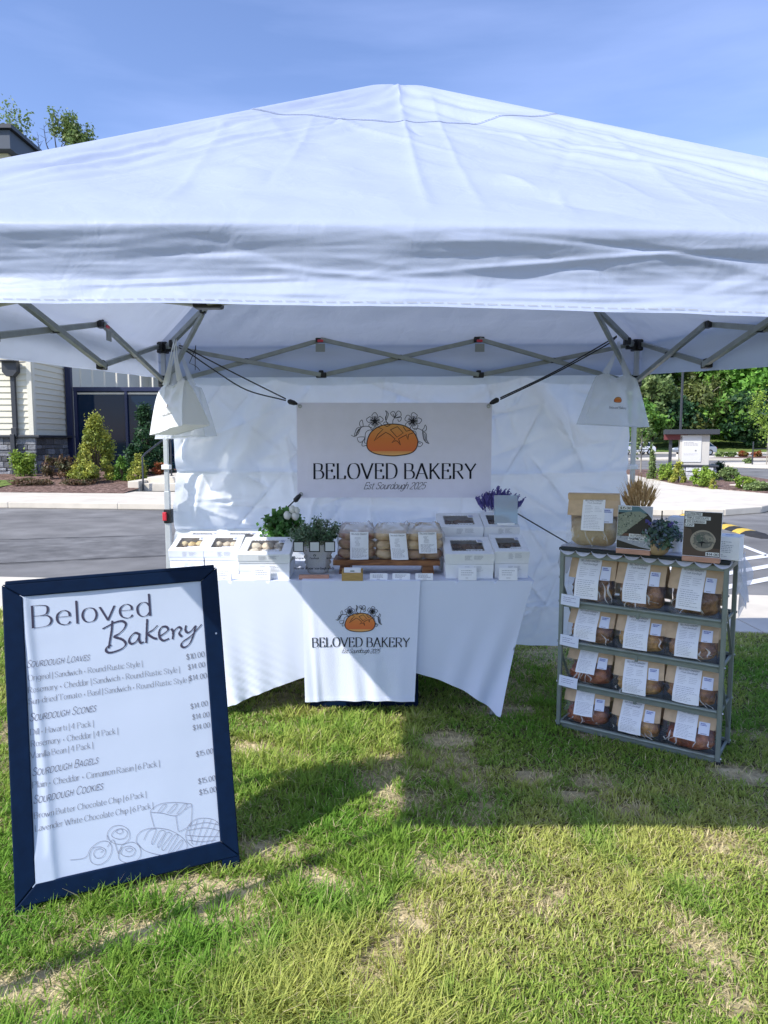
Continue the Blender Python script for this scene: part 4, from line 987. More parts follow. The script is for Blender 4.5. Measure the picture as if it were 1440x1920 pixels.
def scissors(a, b, za, zb, zt, zl, inward, sa=1.875, sb=1.875):
    a, b = Vector((*a, 0)), Vector((*b, 0)); d = (b - a).normalized(); n = Vector(inward)
    pt = lambda k, z, o: a.lerp(b, k) + Vector((0, 0, z)) + n * o
    e = .06 / (b - a).length
    bars = [(pt(e, za, .014), pt(1 / 3, zl, .014)), (pt(e, sa, -.014), pt(1 / 3, zt, -.014)), (pt(1 / 3, zt, .014), pt(2 / 3, zl, .014)), (pt(1 / 3, zl, -.014), pt(2 / 3, zt, -.014)),
            (pt(2 / 3, zt, .014), pt(1 - e, sb, .014)), (pt(2 / 3, zl, -.014), pt(1 - e, zb, -.014))]
    for p, q in bars:
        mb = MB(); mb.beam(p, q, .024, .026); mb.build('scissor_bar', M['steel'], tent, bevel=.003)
    for k in (1 / 3, 2 / 3):
        for z in (zt, zl):
            mb = MB(); c = pt(k, z, 0); mb.box(c, (.036 + .03 * abs(d.x), .036 + .03 * abs(d.y), .034)); mb.box(c + Vector((0, 0, .022)), (.03, .03, .016)); mb.build('joint', M['black'], tent, bevel=.006)
        c = pt(k, zt, -.045)
        if inward[1] < 0 or inward[0] > 0:
            mb = MB(); mb.box(c + Vector((0, 0, .03)) + n * .015, (.004 + .1 * abs(d.x), .004 + .1 * abs(d.y), .075)); mb.box(c + n * .085 + Vector((0, 0, -.055)), (.004 + .055 * abs(d.x), .004 + .055 * abs(d.y), .05)); fl = mb.build('velcro_patch', M['flap'], tent)
            mb = MB(); mb.box(c + n * .082 + Vector((0, 0, -.012)), (.006 + .030 * abs(d.x), .006 + .030 * abs(d.y), .016)); mb.build('red_tab', M['red'], fl, bevel=.004)
    for (p, q), (r_, s_) in ((bars[0], bars[1]), (bars[2], bars[3]), (bars[4], bars[5])):
        c = (p + q + r_ + s_) / 4; mb = MB(); mb.box(c, (.026 + .022 * abs(n.x), .026 + .022 * abs(n.y), .03)); mb.build('pivot', M['black'], tent, bevel=.004)
scissors((LX0, LY1), (LX1, LY1), CT[(0, 1)], CT[(1, 1)], 2.135, 1.915, (0, -1, 0))
scissors((LX0, LY0), (LX0, LY1), CT[(0, 0)], CT[(0, 1)], 2.07, 1.868, (1, 0, 0), 1.73)
scissors((LX1, LY0), (LX1, LY1), CT[(1, 0)], CT[(1, 1)], 2.07, 1.875, (-1, 0, 0), 1.73)
scissors((LX0, LY0 + .075), (LX1, LY0 + .075), CT[(0, 0)], CT[(1, 0)], 1.90, 1.815, (0, 1, 0), 1.73, 1.73)
for i, x in ((0, LX0), (1, LX1)):
    for j, y in ((0, LY0), (1, LY1)):
        c = Vector((x, y, CT[(i, j)])); pk = PEAK - Vector((0, 0, .10)); d = (pk - c).normalized(); h = Vector((d.x, d.y, 0)).normalized()
        a = c + h * .06; m1 = c.lerp(pk, .24) - Vector((0, 0, .035))
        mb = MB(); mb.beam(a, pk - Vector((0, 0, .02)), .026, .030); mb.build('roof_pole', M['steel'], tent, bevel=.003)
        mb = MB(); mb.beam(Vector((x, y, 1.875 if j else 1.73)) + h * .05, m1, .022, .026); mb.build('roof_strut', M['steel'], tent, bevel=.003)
        mb = MB(); mb.box(m1 + Vector((0, 0, .012)), (.036, .036, .03)); mb.build('joint', M['black'], tent, bevel=.006)
        mb = MB(); mb.box(c + h * .13 + Vector((0, 0, .012)), (.04, .04, .045)); mb.build('joint', M['black'], tent, bevel=.006)
mb = MB(); mb.lathe([(0, -.06), (.05, -.06), (.07, 0), (.04, .05), (0, .05)], 16, PEAK - Vector((0, 0, .12))); mb.build('peak_hub', M['black'], tent)

# ------------------------------------------------------------------ rear side wall
def seg_ridge(x, z, p, q, w):
    px, pz = p; qx, qz = q; dx, dz = qx - px, qz - pz; l2 = dx * dx + dz * dz
    t = max(0, min(1, ((x - px) * dx + (z - pz) * dz) / l2)); ex, ez = x - px - t * dx, z - pz - t * dz
    s = (ex * dz - ez * dx) / math.sqrt(l2)
    return s / w * math.exp(-(ex * ex + ez * ez) / (w * w)) * math.sin(math.pi * (.12 + .88 * (1 - t)) )
CLIPS = [-1.36, -.70, .02, .88, 1.56]
def wall_pt(a, b):
    x = LX0 + .015 + (LX1 - LX0 - .03) * a
    ztop = 1.952
    for c, hgt, w in ((-.70, .045, .10), (.90, .065, .15), (-1.36, .05, .12), (1.56, .03, .2), (.02, .03, .2)): ztop += hgt * math.exp(-abs(x - c) / w)
    z = .10 + (ztop - .10) * b; y = LY1 + .075
    y += .24 * (1 - min(1, z / 1.25)) ** 1.5 * math.sin(math.pi * min(1, max(0, a * 1.0))) ** .35
    y += .035 * math.sin(a * math.pi * 4 + .6) * (1 - b * .5) * .5 + .045 * n1(x * 1.6 + 3, z * 1.4, 3)
    y += .045 * n1(x * 3.3, z * 2.6 + 8, 2) + .022 * n1(x * 8, z * 7 + 8, 3)
    for k, zc in enumerate((.36, .63, .92, 1.06, 1.29)):        # packing folds
        w = .012; zz = zc + .012 * math.sin(x * 2.1 + k) + .01 * n1(x * 2, k * 3.3, 2)
        y += (-1) ** k * .042 * math.exp(-abs(z - zz) / .04) + .014 * math.exp(-((z - zz) / w) ** 2)
    y += creases(WALLC, x, z)
    for xc in (-.55, .34, .86): y += .009 * math.exp(-abs(x - xc) / .03)
    for p, q, w, am in (((-.68, 1.94), (-1.12, 1.20), .085, .15), ((-.5, 1.7), (-.95, 1.28), .05, -.03), ((.90, 1.95), (1.34, 1.42), .085, -.16), ((.86, 1.93), (.55, 1.75), .05, .05), ((1.3, 1.45), (1.0, 1.22), .05, .05), ((1.5, 1.1), (1.15, .98), .05, -.05), ((-1.3, 1.25), (-.9, .62), .06, .05), ((-1.0, 1.0), (-.6, .7), .05, .04), ((.6, .55), (1.4, .8), .06, .05)):
        y += am * seg_ridge(x, z, p, q, w)
    x2 = x + (.012 * math.sin(z * 5 + 1) if a < .02 or a > .98 else 0)
    return (x2, y, z)
mb = MB(); mb.grid(wall_pt, 230, 170)
mb.grid(lambda a, b: (wall_pt(a, 1)[0], wall_pt(a, 1 - .055 * b)[1] - .0045, wall_pt(a, 1 - .055 * b)[2]), 120, 3)      # hem
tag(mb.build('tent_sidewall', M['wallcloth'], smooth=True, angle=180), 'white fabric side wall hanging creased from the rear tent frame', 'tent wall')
mb = MB()
# ------------------------------------------------------------------ banner
BD = 4.46
bTL, bBR = at(556, 755, BD), at(920, 933, BD); BWd, BHt = bBR.x - bTL.x, bTL.z - bBR.z
ban = thing('banner', 'white bakery banner with orange loaf emblem hung before the side wall', 'banner', (bTL.x, BD, bBR.z))
bx = lambda x: (x - 556) / 364 * BWd
bv = lambda y: (933 - y) / 178 * BHt
def Sb(u, v, o):
    y = .010 * n1(u * 2.4 + 4, v * 2, 2) + .012 * math.sin(u / BWd * math.pi) - .006 * math.sin(v / BHt * 9) * math.exp(-((u / BWd) / .25))
    y += .012 * (1 - v / BHt) * n1(u * 3, 9, 2)
    return (u, y - o, v)
mb = MB(); mb.grid(lambda a, b: Sb(a * BWd, b * BHt, 0), 60, 30)
emblem(mb, Sb, (bx(734.5), bv(824.5)), bx(782) - bx(686.5), lw=.0105, off=.002)
write(mb, 'BELOVED BAKERY', Sb, (bx(586), bv(897.5)), bx(891) - bx(586), off=.002, thick=.135, thin=.028, serif=.08, nib=8, gap=.14, space=.34)
write(mb, 'Est Sourdough 2025', Sb, (bx(680), bv(917)), bx(795) - bx(680), off=.002, thick=.085, thin=.05, nib=30, shear=.42, gap=.06, space=.3)
mb.build('banner_sheet', [M['vinyl'], M['print']], ban, smooth=True, angle=180)
M['brass'] = mat('grommet_metal', (.45, .46, .48), .3, .5, metal=.9)
for (x, z) in ((.022, BHt - .022), (BWd - .022, BHt - .022), (.022, .022), (BWd - .022, .022)):
    g = MB(); g.lathe([(.005, 0), (.006, .002), (.012, .002), (.013, 0)], 14); g.T = None
    g.v = [(p[0] + x, Sb(x, z, .001)[1] - p[2], p[1] + z) for p in g.v]; g.build('grommet', M['brass'], ban)
# bungee cords
def bungee(label, pts_list, ball, hook_to):
    mb = MB()
    for pts in pts_list: mb.tube(smooth_pts([tuple(p) for p in pts], k=6), .0042, 7)
    b = Vector(ball[0]); e = Vector(ball[1]); d = (e - b).normalized()
    mb.tube([b - d * .012, b, b + d * .03, b + d * .05], [.008, .017, .015, .006], 10)
    h = Vector(hook_to); mb.tube([b + d * .045, b.lerp(h, .75), h + Vector((0, 0, .006)), h + Vector((0, .012, 0))], .0028, 6, 1)
    tag(mb.build('bungee_cord', [M['black'], M['brass']], smooth=True, angle=60), label, 'cord', 'bungee cords holding the banner')
g1, g2, g3, g4 = at(562, 761, 4.44), at(915, 759, 4.44), at(561, 927, 4.44), at(914, 927, 4.44)
bungee('black bungee cord from the left tent corner to the upper banner corner', [[at(336, 648, 4.44), at(352, 654, 4.42), at(440, 700, 4.42), at(536, 748, 4.42)], [at(336, 652, 4.44), at(352, 660, 4.42), at(400, 693, 4.42), at(462, 731, 4.42), at(536, 751, 4.42)]], (at(543, 753, 4.42), at(556, 757, 4.42)), g1)
bungee('black bungee cord from the right tent corner to the upper banner corner', [[at(1156, 630, 4.46), at(1140, 640, 4.42), at(1040, 697, 4.42), at(938, 746, 4.42)], [at(1156, 632, 4.46), at(1135, 648, 4.42), at(1040, 700, 4.42), at(938, 749, 4.42)]], (at(932, 750, 4.42), at(922, 755, 4.42)), g2)
bungee('black bungee cord slanting down from the lower left banner corner behind the flowers', [[at(551, 940, 4.43), at(520, 970, 4.43), at(492, 995, 4.45), at(430, 1040, 4.5)]], (at(554, 938, 4.42), at(560, 931, 4.42)), g3)
bungee('black bungee cord slanting down from the lavender towards the bread rack', [[at(925, 935, 4.43), at(972, 964, 4.43), at(1064, 1018, 4.43), at(1150, 1068, 4.5)]], (at(924, 934, 4.42), at(916, 929, 4.42)), g4)
# wire hook on the left corner
mb = MB(); mb.tube([at(x, y, 4.45) for x, y in ((366, 655), (355, 681), (365, 685), (371, 690), (375, 695))], .0022, 6); mb.tube([at(x, y, 4.45) for x, y in ((366, 655), (366, 694))], .0022, 6); mb.tube([at(366, 655, 4.45), at(367, 648, 4.49), at(367, 660, 4.56)], .0022, 6)
tag(mb.build('wire_hook', M['black']), 'small black wire hook hanging beside the left tote bags', 'hook')
# ------------------------------------------------------------------ tote bags
def tote(label, hook,  drop, h, wt, wb, dp, rz, tilt, seed, hsp=.28, apx=0.0, apz=0.0, mt='tote'):
    t = thing('tote_bag', label, 'tote bag', hook, (0, tilt, rz), 'white tote bags hung from the tent corners')
    def F(u, v, o=0, back=False):                       # u -.5...5, v 0 bottom .. 1 top
        w = wb + (wt - wb) * v; d = dp * (1 - v) ** .8 * .5 + .006
        y = (d if back else -d) + (.065 * n1(u * 2.4 + seed + 3 * back, v * 2.2 + seed, 3) + .030 * math.sin(u * 15 + v * 3 + seed) * v * (1 - v) * 2 * (.4 + n1(u * 3, v * 3 + seed, 2))) * (1 - abs(2 * u) ** 4)
        return (u * w, y + (o if back else -o), -drop - h + v * h - .030 * v ** 6 * (1 - min(1, abs(abs(u) - hsp) / .28)) * -1 - .022 * v ** 5)
    mb = MB(); mb.grid(lambda a, b: F(a - .5, b), 20, 18); mb.grid(lambda a, b: F(a - .5, b, 0, True), 20, 18, flip=True)
    for s in (-.5, .5):
        def G(a, b):
            p, q = F(s, b), F(s, b, 0, True); k = .018 * math.sin(math.pi * a) * (.3 + b) * (-1 if s > 0 else 1)
            return (p[0] + k, p[1] + (q[1] - p[1]) * a, p[2])
        mb.grid(G, 6, 18)
    mb.grid(lambda a, b: (F(a - .5, 0)[0], F(a - .5, 0)[1] + (F(a - .5, 0, 0, True)[1] - F(a - .5, 0)[1]) * b, F(0, 0)[2]), 12, 4)
    for i in range(2):                                    # sewn seams
        for (u0, u1, v0, v1) in ((-.5, -.475, 0, 1), (.475, .5, 0, 1), (-.5, .5, .0, .03), (-.5, .5, .955, 1)):
            mb.grid(lambda a, b: F(u0 + (u1 - u0) * a, v0 + (v1 - v0) * b, .002, i == 1), 8, 8)
    S = lambda u, v, o: F(u / wb, v, o)
    SE = lambda u, v, o: F(u / wb, .5 + v / h, o)
    emblem(mb, SE, (0, .0), wb * .13, lw=.03, flowers=False, off=.003, dark=(.10, .05, .03)); write(mb, 'Beloved Bakery', SE, (-wb * .14, -.055), wb * .28, off=.003, col=(.06, .06, .06), thick=.14, thin=.06, shear=.2)
    mb.build('bag_body', [M[mt], M['print']], t, smooth=True, angle=50)
    for bk_ in (False, True):
        hb = MB(); sg = -1 if not bk_ else 1; y0 = sg * .008; P = []
        for i in range(25):
            k = i / 24; x = (-1 + 2 * k); zz = -drop * abs(x) ** 1.25
            P.append((wt * hsp * x * (.25 + .75 * abs(x)) + apx * (1 - abs(x)) ** 1.0, y0, zz + apz * (1 - abs(x))))
        w_ = .011
        for i in range(24):
            p, q = Vector(P[i]), Vector(P[i + 1]); d = (q - p).normalized(); n = Vector((-d.z, 0, d.x)) * w_
            e0, e1 = [.35 + 1.6 * abs(-1 + 2 * (i + o_) / 24) ** 2.2 for o_ in (0, 1)]; hb.add([p - n * e0, q - n * e1, q + n * e1, p + n * e0], [(0, 1, 2, 3)])
        for s in (-1, 1):
            c = Vector((s * wt * hsp, -1.0 * 0, 0)); v1 = 1.0; a = F(s * hsp, 1, .004, bk_); b = F(s * hsp * wt / wb * 1.0, .72, .004, bk_)
            hb.add([(a[0] - w_, a[1], a[2] + .004), (a[0] + w_, a[1], a[2] + .004), (b[0] + w_, b[1], b[2]), (b[0] - w_, b[1], b[2])], [(0, 1, 2, 3)])
        hb.build('handle', M[mt], t)
    return t
tote('opaque white tote bag with orange loaf print, foremost at the left corner', at(312, 641, 4.33), .25, .285, .25, .31, .19, R(-36), R(-11), 1, apx=.085, apz=-.01, mt='toteop')
tote('sheer tote bag hanging behind the opaque one at the left corner', at(336, 642, 4.46), .27, .315, .25, .34, .15, R(-14), R(-3), 2)
tote('sheer wide tote bag hanging at the right tent corner', at(1160, 640, 4.40), .20, .31, .25, .41, .12, R(6), R(2.5), 3)
# ------------------------------------------------------------------ table, cover, towel
TX0, TX1, TY0, TY1, TZ = -1.235, .805, 3.75, 4.47, .755
tb = thing('folding_table', 'folding table hidden under the white stretch cover', 'table', ((TX0 + TX1) / 2, (TY0 + TY1) / 2, 0))
hw, hd = (TX1 - TX0) / 2, (TY1 - TY0) / 2
mb = MB(); mb.box((0, 0, TZ - .028), (2 * hw - .03, 2 * hd - .03, .045)); mb.build('tabletop', M['white'], tb, bevel=.01)
for (fx, tx_) in ((-hw + .33, -hw + .2), (hw - .21, hw - .12)):
    for s in (-1, 1):
        l = MB(); l.tube([(fx, s * (hd - .04), 0), (tx_, s * (hd - .06), TZ - .05)], .014, 10); l.build('leg', M['steel'], tb, smooth=True)
cv = MB(); CX = -.2
def arch(x):
    t = (x - CX) / (.615 - CX) if x > CX else (CX - x) / (CX + .94)
    t = min(1, max(0, t)); return .012 + .262 * (1 - t ** 2.5) if x > CX else .012 + .262 * (1 - t ** 1.15)
def front_pt(a, b, back=False):
    """a along, b 0 top .. 1 hem"""
    xt = TX0 + (TX1 - TX0) * a; xb = -.94 + (.632 + .94) * a
    zb = arch(xb); k = b
    e = (TZ - zb) * k / (TZ - .012)                       # how far down towards the foot
    x = xt + (xb - xt) * e ** .85
    z = TZ - (TZ - zb) * k
    pinch = .034 * math.sin(a * 70 + 4 * b) * (b ** 2) * (math.exp(-(1 - a) / .10) + math.exp(-a / .10))
    y = TY0 + (.025 * math.sin(math.pi * a) * b ** 2) + pinch + .004 * n1(x * 3, z * 3, 2)
    if a < .45: y += .004 * b * b * math.sin((z * 2 + x) * 60) * math.exp(-((a - .12) / .16) ** 2)
    return (x, y if not back else TY1 + (TY0 - y), z)
NU, NV = 150, 34
cv.grid(lambda a, b: front_pt(a, 1 - b), NU, NV)
cv.grid(lambda a, b: front_pt(a, 1 - b, True), 60, 14, flip=True)
def side_pt(a, b, right):
    f, k = front_pt(1 if right else 0, b), front_pt(1 if right else 0, b, True)
    y = f[1] + (k[1] - f[1]) * a; s = -1 if right else 1
    zb = .012 + .25 * math.sin(math.pi * a) ** .8; z = TZ - (TZ - zb) * b
    xx = f[0] + .03 * s * math.sin(math.pi * a) * b
    if abs(TZ - f[2]) > 1e-6: xx = (TX1 if right else TX0) + (f[0] - (TX1 if right else TX0)) * (TZ - z) / max(.01, TZ - f[2])
    return (xx, y, z)
cv.grid(lambda a, b: side_pt(a, 1 - b, True), 30, 24); cv.grid(lambda a, b: side_pt(a, 1 - b, False), 30, 24, flip=True)
cv.grid(lambda a, b: (TX0 + (TX1 - TX0) * a, TY0 + (TY1 - TY0) * b, TZ), 40, 20)
co = cv.build('table_cover', M['spandex'], smooth=True, angle=60); tag(co, 'white stretch table cover with arched hem pulled down over the table feet', 'tablecloth')
bm = bmesh.new(); bm.from_mesh(co.data); bmesh.ops.remove_doubles(bm, verts=bm.verts, dist=.0008); bm.to_mesh(co.data); bm.free()
bv_ = co.modifiers.new('bevel', 'BEVEL'); bv_.width = .014; bv_.segments = 3; bv_.limit_method = 'ANGLE'; bv_.angle_limit = R(60)
TZ += .002
b0 = on(572, 1334); b1 = on(792, 1334)
bn = thing('storage_bin', 'dark navy storage bin on the grass under the table', 'bin', ((b0.x + b1.x) / 2, 4.02, 0))
w = b1.x - b0.x
mb = MB(); mb.prism([(-w / 2 + .02, -.14, 0), (w / 2 - .02, -.14, 0), (w / 2 - .02, .14, 0), (-w / 2 + .02, .14, 0)], (0, 0, .20)); mb.build('body', M['navy'], bn, bevel=.015)
mb = MB(); mb.box((0, 0, .215), (w + .02, .33, .035)); mb.build('lid', M['navy'], bn, bevel=.01)
# towel with the emblem
tl, tr, bl, br = at(566, 1091, 3.74), at(788, 1091, 3.74), at(573, 1316, 3.74), at(777, 1318, 3.74)
TWW = tr.x - tl.x; THH = TZ - .004 - bl.z
tow = thing('towel', 'white cotton bakery towel with loaf emblem hung over the table front', 'towel', (tl.x, TY0, 0))
zt = TZ + .004
def Sw(u, v, o):
    """u from left edge, v height above ground"""
    k = (zt - v) / THH
    x = u + (bl.x - tl.x) * k * (1 - u / TWW) + (br.x - tr.x) * k * (u / TWW)
    y = -.014 - .008 * k - .012 * k * (math.sin(u * 21 + 1.1) * .5 + 1.6 * n1(u * 4.2, v * 1.2, 2)) - .010 * k * k * math.sin(u * 47 + v * 6) * (.5 + n1(u * 6, v * 2, 2))
    y -= .010 * math.exp(-((u - .045 - .03 * k) / .018) ** 2) * k
    return (x, y - o, v + .004 * n1(u * 6, 3, 2) * k)
mb = MB()
mb.grid(lambda a, b: Sw(a * TWW, zt - THH * (1 - b) * .985 - .004, 0), 70, 70)
def Stop(a, b):
    p = Sw(a * TWW, zt - .004, 0); t = b
    return (p[0], p[1] + (.16 - p[1]) * t, zt - .004 + .005 * math.sin(min(1, t * 7) * math.pi / 2))
mb.grid(Stop, 40, 16)
mb.grid(lambda a, b: (lambda p: (p[0], p[1] - .0035, p[2]))(Sw(a * TWW, bl.z + .008 + .020 * b, 0)), 70, 2)   # hem
ux = lambda x: (x - 570) / 213 * TWW
vz = lambda y: zt - (y - 1091) / 226 * THH
emblem(mb, Sw, (ux(675.5), vz(1169)), ux(703.5) - ux(648), lw=.014, off=.003)
write(mb, 'BELOVED BAKERY', Sw, (ux(586), vz(1214.5)), ux(768) - ux(586), off=.003, thick=.13, thin=.035, serif=.08, nib=8, gap=.14, space=.34)
write(mb, 'Est Sourdough 2025', Sw, (ux(641), vz(1226)), ux(712) - ux(641), off=.003, thick=.10, thin=.06, nib=30, shear=.42, gap=.06, space=.3)
mb.build('towel_cloth', [M['towel'], M['print']], tow, smooth=True, angle=180)

# ------------------------------------------------------------------ white bakery boxes
M['cookie'] = mat('baked_cookie', (.20, .115, .06), .85, .2, col2=(.10, .055, .03), vscale=14, lo=.45, hi=.6, bump=.006, bscale=40)
M['scone'] = mat('baked_scone', (.60, .45, .20), .85, .2, col2=(.72, .62, .38), vscale=16, bump=.008, bscale=50)
M['pale'] = mat('pale_pastry', (.62, .54, .42), .85, .2, col2=(.72, .66, .54), vscale=16, bump=.006, bscale=50)
M['boxin'] = mat('box_liner', (.42, .33, .25), .8, .2)
def scallop_loop(w, d, n=9):
    pts = []
    def side(a, b, k):
        a, b = Vector(a), Vector(b); dv = (b - a) / k; nrm = Vector((dv.y, -dv.x)).normalized()
        for i in range(k):
            c = a + dv * (i + .5)
            for j in range(5):
                th = math.pi * j / 5; pts.append(c - dv * .5 * math.cos(th) + nrm * dv.length * .34 * math.sin(th))
    k2 = max(4, round(n * d / w))
    side((-w / 2, -d / 2), (w / 2, -d / 2), n); side((w / 2, -d / 2), (w / 2, d / 2), k2); side((w / 2, d / 2), (-w / 2, d / 2), n); side((-w / 2, d / 2), (-w / 2, -d / 2), k2)
    return pts
def bakery_box(label, c, w, d, h, tilt=0, rz=0, fillm='cookie', seed=0, win=True, sticker=True):
    t = thing('bakery_box', label, 'box', c, (R(tilt), 0, rz), 'white bakery boxes on the table')
    rg = random.Random(seed); mb = MB(); th = .002
    for (cc, dd) in (((0, th / 2, h / 2), (w, th, h)), ((0, d - th / 2, h / 2), (w, th, h)), ((-w / 2 + th / 2, d / 2, h / 2), (th, d - 2 * th, h)), ((w / 2 - th / 2, d / 2, h / 2), (th, d - 2 * th, h)), ((0, d / 2, th / 2), (w - 2 * th, d - 2 * th, th))): mb.box(cc, dd)
    S = lambda u, v, o: (u, -o - .003, v)
    lines_of_print(mb, S, -w * .10, w * .06, h * .42, h * .9, 6, 1, (.42, .43, .46), .0022, .001, seed + 3); lines_of_print(mb, S, w * .09, w * .3, h * .5, h * .9, 5, 1, (.45, .46, .49), .0022, .001, seed + 9)
    mb.build('box_body', [M['white'], M['print']], t)
    mb = MB(); z = h + .0015
    mb.box((0, -.0012, h - .018), (w + .004, .0016, .038)); 
    for s in (-1, 1): mb.box((s * (w / 2 + .0012), d / 2, h - .012), (.0016, d, .026))
    if win:
        cx, cy = -.01 * w, d * .50; lw, ld = w * .66, d * .60; L_ = scallop_loop(lw, ld, 10)
        if sticker:
            pass
        inner = [Vector((p.x + cx, p.y + cy, z)) for p in L_]; outer = []
        for p in L_:
            s = min((w / 2) / max(abs(p.x), 1e-6), (d / 2) / max(abs(p.y), 1e-6)); q = Vector((p.x * s, p.y * s))
            outer.append(Vector((max(-w / 2, min(w / 2, q.x)), max(0, min(d, q.y + d / 2)), z)))
        n = len(inner)
        mb.add(outer + inner, [(i, (i + 1) % n, n + (i + 1) % n, n + i) for i in range(n)])
        mb.add([p for p in inner] + [p - Vector((0, 0, .004)) for p in inner], [(i, (i + 1) % n, n + (i + 1) % n, n + i) for i in range(n)])
        for sx in (-1, 1):                                   # square corners left by the ring
            for y in (0, d): pass
    else: mb.box((0, d / 2, z), (w, d, .002))
    for (u0, u1, v0, v1) in ((-w / 2, w / 2, -.001, .012), (-w / 2, w / 2, d - .012, d), ): mb.box(((u0 + u1) / 2, (v0 + v1) / 2, z - .0004), (u1 - u0, v1 - v0, .0018))
    if win and sticker:
        mb.box((w * .30, d * .735, z + .001), (w * .17, d * .17, .001)); ST = lambda u, v, o: (u, v, z + .0018 + o)
        lines_of_print(mb, ST, w * .24, w * .36, d * .67, d * .80, 4, 1, (.16, .20, .42), .004, .0008, seed + 5)
        mb.box((0.03, d * .225, z + .001), (w * .34, d * .05, .001)); lines_of_print(mb, ST, -w * .10, w * .26, d * .205, d * .245, 2, 1, (.4, .4, .42), .002, .0008, seed + 6)
    ld_ = mb.build('lid', [M['white'], M['print']], t)
    if win:
        mb = MB(); mb.poly([p - Vector((0, 0, .003)) for p in inner]); mb.build('window_film', M['boxfilm'], ld_)
        mb = MB(); mb.box((0, d / 2, h * .30), (w - .012, d - .012, .004)); mb.build('liner', M['boxin'], t)
        mb = MB(); nx, ny = 3, 2
        for i in range(nx):
            for j in range(ny):
                rr = w * .125; ph = rg.random() * 9
                mb.ball((-w * .25 + w * .25 * i + rg.uniform(-.01, .01), d * (.32 + .36 * j), h * (.48 + .12 * rg.random())), (rr, rr * 1.05, rr * (.36 if fillm == 'cookie' else .62)), 14, 8, 0, None, lambda q: 1 + .22 * mnoise.noise(Vector((q.x * 3 + ph, q.y * 3, q.z * 3))))
        mb.build('pastry', M[fillm], t, smooth=True, angle=180)
    return t
XX = lambda u, D, v=1050: at(u, v, D).x
def bstack(u0, u1, D, levels):
    x0, x1 = XX(u0, D), XX(u1, D); return (x0 + x1) / 2, x1 - x0
def BB(label, u0, u1, D, z, d, h, **k):
    x, w = bstack(u0, u1, D, 0); return bakery_box(label, (x, D, z), w, d, h, **k)
# right group
BB('lower white box of the front stack right of the bagels', 836, 925, 3.80, TZ, .25, .076, seed=1)
BB('tilted white box with dark cookies on the front stack right of the bagels', 835, 926, 3.795, TZ + .080, .25, .058, tilt=14, seed=2)
BB('lower white narrow box at the right end of the table', 928, 990, 3.82, TZ, .24, .076, seed=3)
BB('tilted narrow white box with window at the right end of the table', 927, 991, 3.815, TZ + .080, .24, .070, tilt=15, seed=4)
for i, nm in enumerate(('bottom white box of the rear stack under the lavender side', 'middle white box of the rear stack right of the bagels')):
    BB(nm, 823, 905, 4.09, TZ + .090 * i, .25, .086, seed=5 + i)
BB('top white box with dark cookies on the tall rear stack', 822, 905, 4.085, TZ + .182, .25, .068, tilt=13, seed=8)
for i, nm in enumerate(('bottom white box of the stack behind the pale blue card', 'middle white box of the stack behind the pale blue card')):
    BB(nm, 908, 972, 4.10, TZ + .090 * i, .24, .086, seed=9 + i)
BB('top white box half hidden by the pale blue card', 907, 972, 4.095, TZ + .182, .24, .068, tilt=15, seed=12)
# left group
BB('lower white box beside the acrylic sign', 449, 542, 3.79, TZ, .25, .082, seed=13)
BB('tilted white box with pale pastry beside the acrylic sign', 447, 543, 3.785, TZ + .086, .25, .052, tilt=14, fillm='pale', seed=14)
BB('lower white box at the left end of the table', 320, 381, 3.93, TZ, .22, .075, seed=15)
BB('tilted white box with yellow scones at the left end of the table', 318, 382, 3.925, TZ + .079, .22, .060, tilt=16, fillm='scone', seed=16)
BB('lower white box second from the left end of the table', 385, 446, 3.93, TZ, .22, .075, seed=17)
BB('tilted white box with pale scones second from the left end', 384, 447, 3.925, TZ + .079, .22, .060, tilt=16, fillm='pale', seed=18)
BB('bottom white box of the rear left stack', 338, 405, 4.17, TZ, .27, .080, seed=19); BB('top white box of the rear left stack', 336, 405, 4.165, TZ + .083, .27, .075, tilt=4, seed=20)
BB('bottom white box of the rear stack beside the white flowers', 410, 480, 4.17, TZ, .27, .080, seed=21); BB('top white box of the rear stack beside the white flowers', 408, 481, 4.165, TZ + .083, .27, .075, tilt=4, seed=22)
BB('low white box behind the tilted pale pastry box', 478, 532, 4.10, TZ, .22, .085, seed=23)
# small folded price cards on the table
def tent_card(label, p, w, h, rz=0, seed=1, grp='small white price cards on the table'):
    t = MB(); S = lambda u, v, o: (u, -.016 + .014 * v / h - o, v)
    t.poly([S(-w / 2, 0, 0), S(w / 2, 0, 0), S(w / 2, h, 0), S(-w / 2, h, 0)]); t.poly([(-w / 2, .016, 0), (-w / 2, -.002, h), (w / 2, -.002, h), (w / 2, .016, 0)])
    lines_of_print(t, S, -w * .34, w * .38, h * .35, h * .85, 3, 1, (.28, .28, .33), .0026, .0006, seed); lines_of_print(t, S, -w * .1, w * .14, h * .12, h * .26, 1, 1, (.3, .3, .34), .0028, .0006, seed + 1)
    o = t.build('price_card', [M['card'], M['print']]); o.location = p; o.rotation_euler = (0, 0, rz)
    return tag(o, label, 'card', grp)
for (u, v, w, h, lb) in ((419, 1089, .078, .058, 'white price card before the second box from the left end'), (489.5, 1088.5, .096, .068, 'white price card before the box with pale pastry'),
                         (710, 1089, .094, .036, 'low white price card just right of the bamboo card box'), (752.5, 1089, .094, .036, 'low white price card under the middle of the wooden board'),
                         (796, 1089.5, .094, .036, 'low white price card under the right end of the wooden board'), (879.5, 1093, .098, .066, 'white price card before the wide right box stack'), (957.5, 1093, .098, .066, 'white price card before the narrow right box stack')):
    p = on(u, v, TZ); tent_card(lb, (p.x, max(p.y, TY0 + .018), TZ), w, h, R(random.Random(u).uniform(-4, 4)), int(u))
